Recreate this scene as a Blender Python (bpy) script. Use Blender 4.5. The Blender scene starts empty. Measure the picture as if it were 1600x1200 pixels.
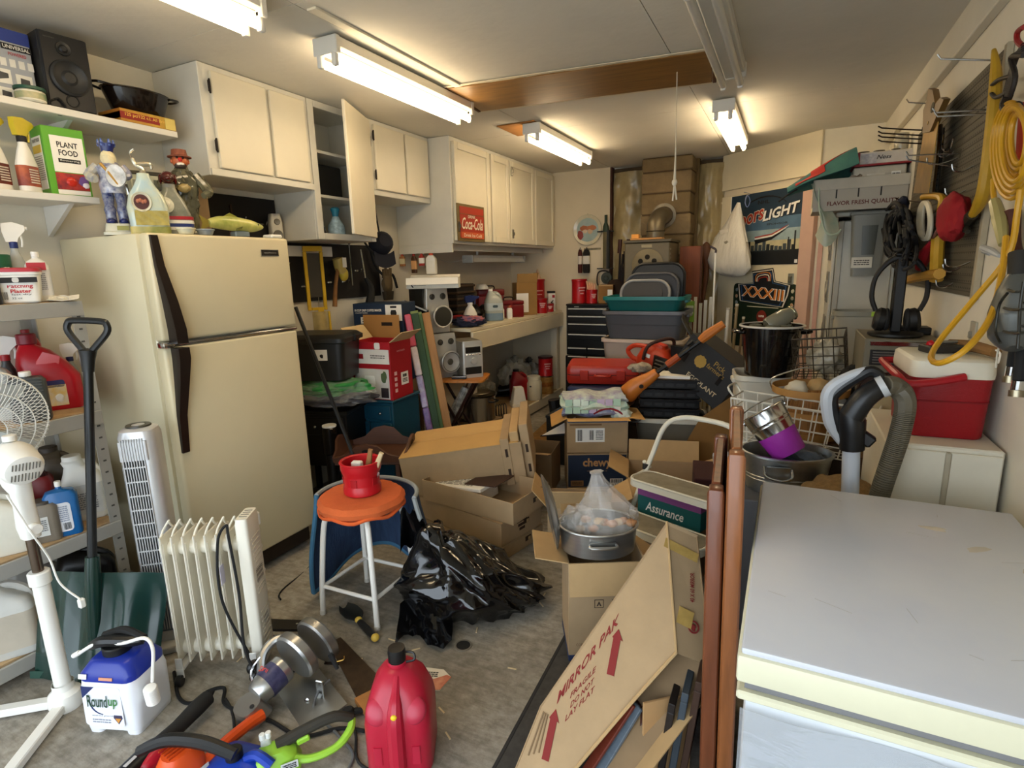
import bpy, bmesh, math, random
from mathutils import Matrix, Vector, noise
random.seed(7)
S = bpy.context.scene
C = S.collection
rad = math.radians

# ------------------------------------------------------------------ camera
EYE = Vector((0, 0, 1.55)); FPX = 870.0
PITCH, YAW, ROLL = rad(11.7), rad(26.4), rad(-1.5)
_f = Vector((-math.sin(YAW)*math.cos(PITCH), math.cos(YAW)*math.cos(PITCH), -math.sin(PITCH)))
_r = Vector((math.cos(YAW), math.sin(YAW), 0)); _u = _r.cross(_f)
RI = _r*math.cos(ROLL)+_u*math.sin(ROLL); UP = -_r*math.sin(ROLL)+_u*math.cos(ROLL); FW = _f
cam = bpy.data.objects.new('camera', bpy.data.cameras.new('camera')); C.objects.link(cam)
cam.matrix_world = Matrix(((RI.x, UP.x, -FW.x, EYE.x), (RI.y, UP.y, -FW.y, EYE.y), (RI.z, UP.z, -FW.z, EYE.z), (0, 0, 0, 1)))
cam.data.sensor_width = 36; cam.data.lens = 36*FPX/1600; cam.data.clip_start = .02
S.camera = cam
# ------------------------------------------------------------------ light and exposure
S.view_settings.view_transform = 'Standard'; S.view_settings.look = 'None'
S.view_settings.gamma = 1; S.view_settings.use_curve_mapping = False
S.view_settings.exposure = 0.0
DAYLIGHT = 4.6      # overcast sky through the open garage door
TUBE = 20.0         # fluorescent tubes
w = bpy.data.worlds.new('sky'); S.world = w; w.use_nodes = True
w.node_tree.nodes['Background'].inputs[0].default_value = (.80, .90, 1, 1)
w.node_tree.nodes['Background'].inputs[1].default_value = DAYLIGHT
sun = bpy.data.objects.new('sun', bpy.data.lights.new('sun', 'SUN')); C.objects.link(sun)      # high sun behind the garage: lights the driveway only
sun.data.energy = 4.0; sun.data.angle = .009; sun.rotation_euler = (rad(-32), rad(8), 0)
S.cycles.max_bounces = 8; S.cycles.diffuse_bounces = 5; S.cycles.sample_clamp_indirect = 6
S.cycles.caustics_reflective = False; S.cycles.caustics_refractive = False

# ------------------------------------------------------------------ measuring helpers (pixel of the survey photo -> point on a known plane)
def ray(px, py): return RI*((px-800)/FPX)+UP*((600-py)/FPX)+FW
def Xp(px, py, x): d = ray(px, py); return EYE+d*((x-EYE.x)/d.x)
def Yp(px, py, y): d = ray(px, py); return EYE+d*((y-EYE.y)/d.y)
def Zp(px, py, z): d = ray(px, py); return EYE+d*((z-EYE.z)/d.z)
_h = Vector((-math.sin(YAW), math.cos(YAW), 0))
def At(px, py, B): d = ray(px, py); return EYE+d*((Vector(B)-EYE).dot(_h)/d.dot(_h))
def mpp(B): return (Vector(B)-EYE).dot(FW)/FPX

# ------------------------------------------------------------------ materials
def lin(h):
    h = h.lstrip('#'); o = []
    for i in (0, 2, 4):
        c = int(h[i:i+2], 16)/255; o.append(c/12.92 if c <= .04045 else ((c+.055)/1.055)**2.4)
    return o
_m = {}
def m(hexc, rough=.5, metal=0, var=.1, sc=6, bump=0, bsc=60, trans=0, emis=0, alpha=1, coat=0, ior=1.45, hex2=None, stretch=None):
    k = (hexc, rough, metal, var, sc, bump, bsc, trans, emis, alpha, coat, hex2, stretch)
    if k in _m: return _m[k]
    M = bpy.data.materials.new('m_'+hexc); M.use_nodes = True; nt = M.node_tree; N = nt.nodes; L = nt.links
    b = N['Principled BSDF']; c = lin(hexc)
    b.inputs['Roughness'].default_value = rough; b.inputs['Metallic'].default_value = metal
    b.inputs['Transmission Weight'].default_value = trans; b.inputs['Alpha'].default_value = alpha
    b.inputs['Coat Weight'].default_value = coat; b.inputs['IOR'].default_value = ior
    b.inputs['Base Color'].default_value = (*c, 1)
    if var or bump or hex2:
        tc = N.new('ShaderNodeTexCoord'); src = tc.outputs['Object']
        if stretch:
            mp = N.new('ShaderNodeMapping'); mp.inputs['Scale'].default_value = stretch; L.new(src, mp.inputs[0]); src = mp.outputs[0]
    if var or hex2:
        n = N.new('ShaderNodeTexNoise'); n.inputs['Scale'].default_value = sc; n.inputs['Detail'].default_value = 5; n.inputs['Roughness'].default_value = .6
        L.new(src, n.inputs['Vector'])
        cr = N.new('ShaderNodeValToRGB'); cr.color_ramp.elements[0].position = .3; cr.color_ramp.elements[1].position = .7
        c2 = lin(hex2) if hex2 else [min(1, x*(1+var)) for x in c]; c1 = c if hex2 else [x*(1-var) for x in c]
        cr.color_ramp.elements[0].color = (*c1, 1); cr.color_ramp.elements[1].color = (*c2, 1)
        L.new(n.outputs[0], cr.inputs[0]); L.new(cr.outputs[0], b.inputs['Base Color'])
    if bump:
        n2 = N.new('ShaderNodeTexNoise'); n2.inputs['Scale'].default_value = bsc; n2.inputs['Detail'].default_value = 4; L.new(src, n2.inputs['Vector'])
        bp = N.new('ShaderNodeBump'); bp.inputs['Strength'].default_value = bump; bp.inputs['Distance'].default_value = .01
        L.new(n2.outputs[0], bp.inputs['Height']); L.new(bp.outputs[0], b.inputs['Normal'])
    if emis:
        b.inputs['Emission Color'].default_value = (*c, 1); b.inputs['Emission Strength'].default_value = emis
    _m[k] = M; return M

# ------------------------------------------------------------------ geometry
def TR(loc=(0, 0, 0), rot=(0, 0, 0), s=(1, 1, 1)):
    return Matrix.Translation(loc) @ Matrix.Rotation(rad(rot[2]), 4, 'Z') @ Matrix.Rotation(rad(rot[1]), 4, 'Y') @ Matrix.Rotation(rad(rot[0]), 4, 'X') @ Matrix.Diagonal((*s, 1))
_bc = {}
def rr(w, d, r, k=3):
    o = []; r = min(r, w/2-1e-4, d/2-1e-4)
    for cx, cy, a in ((w/2-r, d/2-r, 0), (-w/2+r, d/2-r, 90), (-w/2+r, -d/2+r, 180), (w/2-r, -d/2+r, 270)):
        for i in range(k+1):
            t = rad(a+90*i/k); o.append((cx+r*math.cos(t), cy+r*math.sin(t)))
    return o
def catmull(P, k, closed=False):
    P = [Vector(p) for p in P]; n = len(P)
    if k <= 1 or n < 3: return P
    o = []
    for i in range(n if closed else n-1):
        if closed: a, b, c, d = P[i-1], P[i], P[(i+1) % n], P[(i+2) % n]
        else: a, b, c, d = P[max(i-1, 0)], P[i], P[i+1], P[min(i+2, n-1)]
        for j in range(k):
            t = j/k
            o.append(.5*((2*b)+(c-a)*t+(2*a-5*b+4*c-d)*t*t+(3*b-a-3*c+d)*t**3))
    if not closed: o.append(P[-1])
    return o
class G:
    def __init__(s): s.v = []; s.f = []
    def add(s, vs, fs, M=None):
        n = len(s.v)
        s.v += [(M @ Vector(p))[:] for p in vs] if M else [tuple(p) for p in vs]
        s.f += [tuple(i+n for i in f) for f in fs]; return s
    def box(s, x, y, z, loc=(0, 0, 0), rot=(0, 0, 0), b=.004, seg=1, tap=1, base=True):
        """box standing on loc (base) or centred on it; tap scales the top"""
        b = min(b, x*.49, y*.49, z*.49); k = (round(x, 5), round(y, 5), round(z, 5), round(b, 5), seg, tap)
        if k not in _bc:
            bm = bmesh.new(); bmesh.ops.create_cube(bm, size=1)
            for v in bm.verts:
                q = tap if v.co.z > 0 else 1
                v.co = (v.co.x*x*q, v.co.y*y*q, v.co.z*z)
            if b > 1e-5: bmesh.ops.bevel(bm, geom=bm.edges[:], offset=b, segments=seg, profile=.5, affect='EDGES', clamp_overlap=True)
            bm.verts.index_update(); _bc[k] = ([v.co[:] for v in bm.verts], [[v.index for v in f.verts] for f in bm.faces]); bm.free()
        M = TR(loc, rot)
        if base: M = M @ Matrix.Translation((0, 0, z/2))
        return s.add(*_bc[k], M)
    def lathe(s, prof, n=20, loc=(0, 0, 0), rot=(0, 0, 0), sx=1, sy=1, wob=None):
        v = []; rings = []; f = []
        for r, z in prof:
            if r < 1e-6: rings.append([len(v)]); v.append((0, 0, z))
            else:
                rings.append(list(range(len(v), len(v)+n)))
                for i in range(n):
                    a = 2*math.pi*i/n; q = r*(wob(a, z) if wob else 1); v.append((q*math.cos(a)*sx, q*math.sin(a)*sy, z))
        for A, B in zip(rings, rings[1:]):
            if len(A) == 1 and len(B) == 1: continue
            for i in range(n):
                j = (i+1) % n
                if len(A) == 1: f.append((A[0], B[j], B[i]))
                elif len(B) == 1: f.append((A[i], A[j], B[0]))
                else: f.append((A[i], A[j], B[j], B[i]))
        return s.add(v, f, TR(loc, rot))
    def cyl(s, r, h, loc=(0, 0, 0), rot=(0, 0, 0), n=16, r2=None, b=None):
        r2 = r if r2 is None else r2; b = min(r, r2, h)*.12 if b is None else b
        return s.lathe([(0, 0), (r-b, 0), (r, b), (r2, h-b), (r2-b, h), (0, h)], n, loc, rot)
    def pot(s, r, h, t=.003, r2=None, n=24, loc=(0, 0, 0), rot=(0, 0, 0), sx=1, sy=1, lip=.004):
        """open vessel"""
        r2 = r2 or r
        return s.lathe([(0, 0), (r-.004, 0), (r, .004), (r2, h-lip*2), (r2+lip, h-lip*1.5), (r2+lip, h-.001), (r2-t, h), (r-t, t+.002), (0, t)], n, loc, rot, sx, sy)
    def tube(s, pts, r=.01, n=8, k=4, closed=False, M=None):
        P = catmull(pts, k, closed); N = len(P); v = []; f = []; up = None
        R = r if isinstance(r, (list, tuple)) else None
        for i, p in enumerate(P):
            t = ((P[(i+1) % N]-P[i-1]) if closed else (P[min(i+1, N-1)]-P[max(i-1, 0)]))
            t = t.normalized() if t.length > 1e-9 else Vector((0, 0, 1))
            if up is None: up = Vector((0, 0, 1)) if abs(t.z) < .9 else Vector((1, 0, 0))
            a = t.cross(up); a = a.normalized() if a.length > 1e-6 else t.orthogonal().normalized(); up = a.cross(t).normalized()
            q = r
            if R: x = i/max(1, N-1)*(len(R)-1); j = min(int(x), len(R)-2); q = R[j]+(R[j+1]-R[j])*(x-j)
            for g in range(n):
                an = 2*math.pi*g/n; v.append(p+(a*math.cos(an)+up*math.sin(an))*q)
        for i in range(N if closed else N-1):
            for g in range(n):
                h = (g+1) % n; j = (i+1) % N; f.append((i*n+g, i*n+h, j*n+h, j*n+g))
        if not closed: f.append(tuple(range(n-1, -1, -1))); f.append(tuple((N-1)*n+g for g in range(n)))
        return s.add(v, f, M)
    def loft(s, rings, loc=(0, 0, 0), rot=(0, 0, 0), cap=True):
        n = len(rings[0]); v = [p for r in rings for p in r]; f = []
        for i in range(len(rings)-1):
            for g in range(n):
                h = (g+1) % n; f.append((i*n+g, i*n+h, (i+1)*n+h, (i+1)*n+g))
        if cap: f.append(tuple(range(n-1, -1, -1))); f.append(tuple((len(rings)-1)*n+g for g in range(n)))
        return s.add(v, f, TR(loc, rot))
    def bottle(s, secs, loc=(0, 0, 0), rot=(0, 0, 0), k=3):
        """secs: (width, depth, corner radius, z[, dx[, dy]])"""
        R = []
        for q in secs:
            w_, d_, r_, z = q[:4]; dx = q[4] if len(q) > 4 else 0; dy = q[5] if len(q) > 5 else 0
            R.append([(x+dx, y+dy, z) for x, y in rr(w_, d_, r_, k)])
        return s.loft(R, loc, rot)
    def prism(s, poly, t, loc=(0, 0, 0), rot=(0, 0, 0), M=None):
        """polygon in local XY, thickness along local Z from 0 to t"""
        n = len(poly); v = [(x, y, 0) for x, y in poly]+[(x, y, t) for x, y in poly]
        f = [tuple(range(n-1, -1, -1)), tuple(range(n, 2*n))]+[(i, (i+1) % n, n+(i+1) % n, n+i) for i in range(n)]
        return s.add(v, f, M or TR(loc, rot))
    def sheet(s, fn, nu, nv, th=.002, M=None, wrap=False):
        P = [[Vector(fn(i/nu, j/nv)) for j in range(nv+1)] for i in range(nu+1)]; v = []; f = []
        W = nv+1; T = (nu+1)*W
        nor = []
        for i in range(nu+1):
            for j in range(nv+1):
                a = P[min(i+1, nu)][j]-P[max(i-1, 0)][j]; b = P[i][min(j+1, nv)]-P[i][max(j-1, 0)]; c = a.cross(b); nor.append(c.normalized() if c.length > 1e-12 else Vector((0, 0, 1)))
        flat = [p for r in P for p in r]
        v = [p+q*th/2 for p, q in zip(flat, nor)]+[p-q*th/2 for p, q in zip(flat, nor)]
        for i in range(nu):
            for j in range(nv):
                a, b, c, d = i*W+j, (i+1)*W+j, (i+1)*W+j+1, i*W+j+1
                f += [(a, b, c, d), (T+d, T+c, T+b, T+a)]
        edge = [i*W for i in range(nu+1)]+[nu*W+j for j in range(1, nv+1)]+[i*W+nv for i in range(nu-1, -1, -1)]+[j for j in range(nv-1, 0, -1)]
        for a, b in zip(edge, edge[1:]+edge[:1]): f.append((a, T+a, T+b, b))
        return s.add(v, f, M)
    def blob(s, sx, sy, sz, loc=(0, 0, 0), amp=.1, fq=2, sub=4, seed=0, flat=None, rot=(0, 0, 0), ridge=False):
        bm = bmesh.new(); bmesh.ops.create_icosphere(bm, subdivisions=sub, radius=1)
        o = Vector((seed*3.1, seed*1.7, seed*.9))
        for v in bm.verts:
            p = v.co.copy(); q = noise.noise(p*fq+o)+.5*noise.noise(p*fq*2.3+o)
            if ridge: q = .5-abs(noise.noise(p*fq+o))*1.4+.5*(.5-abs(noise.noise(p*fq*2.1-o)))
            p *= 1+amp*q; p = Vector((p.x*sx, p.y*sy, p.z*sz))
            if flat is not None and p.z < flat*sz: p.z = flat*sz+(p.z-flat*sz)*.04
            v.co = p
        bm.verts.index_update()
        s.add([v.co[:] for v in bm.verts], [[v.index for v in f.verts] for f in bm.faces], TR(loc, rot)); bm.free(); return s
    def wire(s, a, b, r=.002, n=6): return s.tube([a, b], r, n, 1)

def link(o, parent, loc, rot):
    C.objects.link(o)
    if parent: o.parent = parent
    o.location = loc; o.rotation_mode = 'XYZ'; o.rotation_euler = [rad(a) for a in rot]
def mk(name, g, mat, parent=None, loc=(0, 0, 0), rot=(0, 0, 0), sm=35, label=None, kind=None):
    me = bpy.data.meshes.new(name); me.from_pydata(g.v, [], g.f)
    bm = bmesh.new(); bm.from_mesh(me); bmesh.ops.recalc_face_normals(bm, faces=bm.faces[:]); bm.to_mesh(me); bm.free()
    if sm:
        me.polygons.foreach_set('use_smooth', [True]*len(me.polygons)); me.set_sharp_from_angle(angle=rad(sm))
    me.materials.append(mat)
    o = bpy.data.objects.new(name, me); link(o, parent, loc, rot)
    if label: o['label'] = label
    if kind: o['kind'] = kind
    return o
def tag(o, label, cat, group=None):
    o['label'] = label; o['category'] = cat
    if group: o['group'] = group
    return o
def thing(name, label, cat, loc=(0, 0, 0), rz=0, group=None, rot=None):
    o = bpy.data.objects.new(name, None); o.empty_display_size = .05; link(o, None, loc, rot or (0, 0, rz)); return tag(o, label, cat, group)
def solo(name, label, cat, g, mat, loc=(0, 0, 0), rz=0, group=None, rot=None, sm=35):
    return tag(mk(name, g, mat, None, loc, rot or (0, 0, rz), sm), label, cat, group)
def st(name, g, mat, parent=None, sm=35, loc=(0, 0, 0)):
    o = mk(name, g, mat, parent, loc, sm=sm)
    if not parent: o['kind'] = 'structure'
    return o
def dup(root, loc=None, rz=None, label=None, group=None):
    def cp(o, par):
        c = o.copy(); C.objects.link(c); c.parent = par
        for ch in list(o.children): cp(ch, c)
        return c
    r = cp(root, None)
    if loc is not None: r.location = loc
    if rz is not None: r.rotation_euler = (0, 0, rad(rz))
    if label: r['label'] = label
    if group: r['group'] = group
    return r
FR, RT, LF, TP, BK = (90, 0, 0), (90, 0, 90), (90, 0, -90), (0, 0, 0), (90, 0, 180)   # faces: -Y, +X, -X, +Z, +Y
def txt(body, w, h, mat, parent, loc, rot=FR, shear=0, bold=0, name='lettering', ls=1, res=2):
    cu = bpy.data.curves.new(name, 'FONT'); cu.body = body; cu.shear = shear; cu.offset = bold; cu.resolution_u = res; cu.align_x = 'CENTER'; cu.space_line = ls
    t = bpy.data.objects.new(name, cu); me = bpy.data.meshes.new_from_object(t); bpy.data.objects.remove(t); bpy.data.curves.remove(cu)
    xs = [v.co.x for v in me.vertices]; ys = [v.co.y for v in me.vertices]
    x0, x1, y0, y1 = min(xs), max(xs), min(ys), max(ys); sx = w/(x1-x0); sy = h/(y1-y0)
    for v in me.vertices: v.co = ((v.co.x-(x0+x1)/2)*sx, (v.co.y-(y0+y1)/2)*sy, .0006)
    me.materials.clear(); me.materials.append(mat); me.name = name
    o = bpy.data.objects.new(name, me); link(o, parent, loc, rot); return o
def patch(w, h, mat, parent, loc, rot=FR, name='label', t=.0012, r=0, label=None):
    g = G()
    if r: g.prism(rr(w, h, r), t)
    else: g.prism([(-w/2, -h/2), (w/2, -h/2), (w/2, h/2), (-w/2, h/2)], t)
    return mk(name, g, mat, parent, loc, rot, sm=0, label=label)
def poly(pts, mat, parent, loc, rot=FR, name='print', t=.001, label=None):
    return mk(name, G().prism(pts, t), mat, parent, loc, rot, sm=0, label=label)
def scr(w, h, rows, mat, parent, loc, rot=FR, name='fine_print', seed=1):
    """rows of tiny bars standing for lines of print too small to read"""
    g = G(); R = random.Random(seed); dh = h/rows
    for i in range(rows):
        x = -w/2
        while x < w/2-.001:
            l = min(R.uniform(.06, .22)*w, w/2-x); y = h/2-(i+.5)*dh
            g.prism([(x, y-dh*.25), (x+l, y-dh*.25), (x+l, y+dh*.25), (x, y+dh*.25)], .0011); x += l+.03*w
    return mk(name, g, mat, parent, loc, rot, sm=0)
def bars(w, h, n, mat, parent, loc, rot=FR, name='barcode', seed=3):
    g = G(); R = random.Random(seed); x = -w/2; st_ = w/n
    for i in range(n):
        l = st_*R.choice((.3, .5, .7)); g.prism([(x, -h/2), (x+l, -h/2), (x+l, h/2), (x, h/2)], .0012); x += st_
    return mk(name, g, mat, parent, loc, rot, sm=0)
CARD = m('#a68c69', .85, var=.07, sc=9, bump=.05, bsc=90)
CARDL = m('#b59669', .85, var=.06, sc=9)
CARDD = m('#846c4e', .85, var=.08, sc=9)
BLK = m('#101010', .4, var=.15); BLKM = m('#141413', .75, var=.2); RUB = m('#1a1a1a', .9)
WHT = m('#e6e4dc', .45, var=.04); WHTP = m('#ece9e0', .35, var=.03); RED = m('#b01018', .35, var=.08); INK = m('#1c1a1a', .7, var=0)
STEEL = m('#b9bab8', .25, 1, var=.12); CHR = m('#d8d8d8', .12, 1, var=.03); GALV = m('#a9adad', .35, 1, var=.2, sc=20)
GLASS = m('#f2f6f2', .04, trans=.95, var=0); PAPER = m('#efece2', .8, var=.03); BRASS = m('#b8904a', .3, 1)
def carton(name, label, cat, loc, rz, w, d, h, mat=CARD, flaps=None, rot=None, inner=None, t=.005, closed=False, fl=None, group=None, fmat=None):
    """cardboard box standing on loc; flaps: {'f','b','l','r': angle of the flap above the horizontal, outward}"""
    o = thing(name, label, cat, loc, rz, group, rot); g = G()
    g.box(w, d, t, b=0)
    for x in (-1, 1): g.box(t, d, h, (x*(w/2-t/2), 0, 0), b=.001)
    for y in (-1, 1): g.box(w-2*t, t, h, (0, y*(d/2-t/2), 0), b=.001)
    if closed: g.box(w, d, t, (0, 0, h-t), b=.001)
    mk('box_body', g, mat, o)
    fl = fl or min(w, d)*.48
    for k, a in (flaps or {}).items():
        L_ = w if k in 'fb' else d; g = G().box(L_-.004, fl, t, (0, -fl/2, 0), b=.001, base=False)
        rz_ = {'f': 0, 'b': 180, 'l': -90, 'r': 90}[k]; px = {'f': (0, -d/2), 'b': (0, d/2), 'l': (-w/2, 0), 'r': (w/2, 0)}[k]
        q = mk('flap', g, fmat or CARDL, o, (*px, h)); q.rotation_euler = (Matrix.Rotation(rad(rz_), 3, 'Z') @ Matrix.Rotation(rad(-a), 3, 'X')).to_euler()
    return o
# ================================================================== THE SETTING
XL, XR, YB, ZC, YF = -3.06, .64, 6.22, 2.6, -.7
WALLM = m('#ddd6c4', .75, var=.05, sc=2.5, bump=.08, bsc=40)
WALLB = m('#d9ccb0', .8, var=.05, sc=2, bump=.08, bsc=40)
CEILM = m('#d8d4c8', .85, var=.05, sc=2, bump=.25, bsc=14)
def concrete():
    M = bpy.data.materials.new('concrete'); M.use_nodes = True; nt = M.node_tree; N = nt.nodes; L = nt.links; b = N['Principled BSDF']
    tc = N.new('ShaderNodeTexCoord')
    def nz(sc, det, mpv=(1, 1, 1)):
        mp = N.new('ShaderNodeMapping'); mp.inputs['Scale'].default_value = mpv; L.new(tc.outputs['Object'], mp.inputs[0])
        n = N.new('ShaderNodeTexNoise'); n.inputs['Scale'].default_value = sc; n.inputs['Detail'].default_value = det; n.inputs['Roughness'].default_value = .65; L.new(mp.outputs[0], n.inputs['Vector']); return n.outputs[0]
    def ramp(s, a, c1, z, c2):
        r = N.new('ShaderNodeValToRGB'); e = r.color_ramp.elements; e[0].position, e[1].position = a, z; e[0].color = (*lin(c1), 1); e[1].color = (*lin(c2), 1); L.new(s, r.inputs[0]); return r.outputs[0]
    def mix(a, c, f, mode='MULTIPLY'):
        x = N.new('ShaderNodeMixRGB'); x.blend_type = mode; L.new(a, x.inputs[1]); L.new(c, x.inputs[2]); x.inputs[0].default_value = f; return x.outputs[0]
    base = ramp(nz(2.2, 8), .3, '#918b80', .7, '#bbb6aa')
    base = mix(base, ramp(nz(24, 6), .3, '#9a9285', .65, '#ffffff'), .6)
    base = mix(base, ramp(nz(7, 5, (1, 6, 1)), .38, '#a19b90', .55, '#ffffff'), .35)
    base = mix(base, ramp(nz(.9, 3), .38, '#b0a89a', .62, '#ffffff'), .6)
    L.new(base, b.inputs['Base Color']); b.inputs['Roughness'].default_value = .8
    bp = N.new('ShaderNodeBump'); bp.inputs['Strength'].default_value = .35; bp.inputs['Distance'].default_value = .01; L.new(nz(30, 6), bp.inputs['Height']); L.new(bp.outputs[0], b.inputs['Normal'])
    return M
st('floor', G().box(XR-XL+.2, YB-YF+.5, .1, ((XL+XR)/2, (YB+YF)/2, -.1), b=0), concrete())
st('driveway', G().box(14, 9, .1, (0, YF-4.75, -.13), b=0), m('#a9a9a6', .9, var=.1, sc=3))
st('wall_left', G().box(.1, YB-YF, ZC, (XL-.05, (YB+YF)/2, 0), b=0), WALLM)
st('wall_right', G().box(.1, YB-YF, ZC, (XR+.05, (YB+YF)/2, 0), b=0), WALLM)
XI = -1.83
st('wall_back', G().box(XI-XL, .1, ZC, ((XI+XL)/2, YB+.05, 0), b=0), WALLB)
st('wall_recess', G().box(1.8, .08, ZC+.1, (XI+.7, YB+.2, 0), b=0), m('#5b4a34', .9))
st('wall_front', G().box(XR-XL+.2, .15, ZC-2.15, ((XL+XR)/2, YF-.02, 2.15), b=0), WALLM)
c = st('ceiling', G().box(XR-XL+.3, YB-YF+.4, .08, ((XL+XR)/2, (YB+YF)/2+.15, ZC+.012), b=0), m('#5a5245', .9))
xs = [XL, -1.84, -.62, XR]; ys = [YF, .55, 1.85, 4.3, YB+.25]; 
for i in range(3):
    for j in range(4):
        a = (xs[i+1]-xs[i], ys[j+1]-ys[j])
        mk('ceiling_panel', G().box(a[0]-.004, a[1]-.004, .012, ((xs[i]+xs[i+1])/2, (ys[j]+ys[j+1])/2, ZC), b=0), CEILM, c)
mk('batten', G().box(.05, 1.3, .01, (-1.80, 2.55, ZC-.01), b=.002), m('#e4dcc6', .7), c)
# diagonal wall with a door, and the short wall beside it
DA, DB = Vector((-.66, 6.28, 0)), Vector((.17, 5.53, 0)); DU = (DB-DA).normalized(); DN = Vector((-DU.y, DU.x, 0)); DN = DN if DN.y < 0 else -DN
DRZ = math.degrees(math.atan2(DU.y, DU.x)); DL = (DB-DA).length
def Dp(px, py, off=0): d = ray(px, py); P0 = DA+DN*off; return EYE+d*((P0-EYE).dot(DN)/d.dot(DN))
def Dl(px, py): p = Dp(px, py); return ((p-DA).dot(DU), p.z)
mid = (DA+DB)/2
DW = m('#dccfae', .7, var=.05, sc=3)
st('wall_diagonal', G().box(DL, .08, ZC, mid-DN*.045, (0, 0, DRZ), b=0), WALLB)
st('trim_1', G().box(DL+.02, .02, .34, mid+DN*.012+Vector((0, 0, ZC-.34)), (0, 0, DRZ), b=.003), DW)
dr = st('door_1', G().box(DL-.13, .035, 2.2, DA+DU*(DL*.5-.05)+DN*.014, (0, 0, DRZ), b=.003), DW)
st('trim_2', G().box(.13, .05, 2.24, DA+DU*(DL-.055)+DN*.02, (0, 0, DRZ), b=.003), m('#c4a28f', .8, var=.05))
st('wall_alcove', G().box(XR-DB.x, .08, ZC, ((XR+DB.x)/2, DB.y+.04, 0), b=0), m('#e2d9c0', .8, var=.04))
st('trim_3', G().box(.035, .012, 1.5, (.215, DB.y-.006, .45), (0, 0, 0), b=.002), m('#c9a091', .8))
st('trim_4', G().box(.04, YB-1.2, .16, (XR-.02, (YB+1.2)/2-.4, ZC-.16), b=.004), WALLM)
hb = st('trim_5', G().box(.022, .10, ZC, (XI+.011, YB+.05, 0), b=.003), m('#4f3022', .8, var=.15))
# drain in the floor
d = thing('floor_drain', 'small round open drain hole in the concrete by the trash bag', 'drain', Zp(724, 1009, 0))
mk('rim', G().lathe([(.030, 0), (.03, .004), (.036, .004), (.037, 0)], 20), m('#6d6659', .8), d); mk('pipe_hole', G().lathe([(0, .001), (.03, .001), (.03, .003)], 20), m('#14110e', .9), d)
# attic hatch
h = thing('attic_hatch', 'long brown plywood attic hatch set in the white ceiling', 'hatch', (-1.18, 3.37, ZC-.006), 7)
mk('panel', G().box(1.46, .52, .012, (0, 0, -.006), b=.002), m('#87602c', .45, var=.3, sc=3, stretch=(1, 9, 1)), h)
g = G(); R = random.Random(4)
for y in (-.268, .268):
    p = [(-.74, y-.012)]
    for i in range(30): p.append((-.74+1.48*i/29, y+R.uniform(-.006, .008)-.012*0+(.004 if y < 0 else 0)))
    p = p[1:]; q = [(x, y+(-.022 if y < 0 else .022)) for x, _ in reversed(p)]
    g.prism(p+q, .004, (0, 0, -.003))
mk('torn_paper_edge', g, m('#d9cdb2', .9), h)
for q in (-.745, .745): mk('hatch_trim', G().box(.02, .54, .014, (q, 0, -.008), b=.002), m('#5b3a22', .8), h)
c0 = Zp(1058, 112, ZC-.01); c1 = At(1056, 225, c0); c2 = At(1054, 285, c0); c3 = At(1051, 314, c0); c4 = At(1057, 312, c0)
h = thing('pull_string', 'thin white pull cord hanging from the attic hatch', 'cord', c0)
mk('string', G().tube([(0, 0, 0), c1-c0, c2-c0], [.0025, .003, .009], 6, 3), m('#d8d0bc', .9), h)
mk('knot', G().blob(.016, .016, .02, c2-c0, sub=2), m('#d8d0bc', .9), h)
mk('loop_end', G().tube([c2-c0, c3-c0], .005, 6, 1).tube([c2-c0, c4-c0], .005, 6, 1), m('#d8d0bc', .9), h)
# fluorescent fixtures
FXM = m('#dcdad2', .4, var=.03); TUBEM = m('#ffe6bd', .3, var=0, emis=TUBE); OFFT = m('#cfcdc4', .25, var=.02)
def fixture(label, x, y, rz=0, lit=True, L_=1.22, name='ceiling_light', z=ZC-.012, wd=.13):
    o = thing(name, label, 'light', (x, y, z), rz)
    mk('housing', G().box(wd, L_, .05, (0, 0, -.05), b=.006), FXM, o)
    mk('reflector', G().box(wd*.55, L_-.04, .02, (0, 0, -.07), b=.005), FXM, o)
    for s in (-1, 1):
        g = G().box(wd+.01, .03, .075, (0, s*(L_/2-.012), -.075), b=.004)
        for q in (-1, 1): g.box(.028, .026, .075, (q*wd*.33, s*(L_/2-.014), -.125), b=.008, seg=2)
        mk('lamp_holder', g, FXM, o)
    for q in (-1, 1): mk('tube', G().cyl(.018, L_-.06, (q*wd*.33, -(L_/2-.03), -.1), (-90, 0, 0), n=14), TUBEM if lit else OFFT, o)
    return o
fixture('lit twin tube fluorescent light nearest the garage door, cut by the frame top', -1.93, 1.12, 0)
fixture('lit twin tube fluorescent light beside the open upper cabinet', -1.94, 2.72, 0)
o = fixture('lit twin tube fluorescent light before the white corner cabinets', -1.77, 4.60, 0)
mk('bare_wood_patch', G().box(.3, .36, .008, (-.12, -.45, .002), b=0), m('#9c6b34', .8, var=.2), o)
fixture('lit twin tube fluorescent light over the beer poster door', -.46, 4.72, 0)
fixture('unlit twin tube fluorescent light at the right end of the hatch', -.35, 2.86, 0, False)
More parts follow.
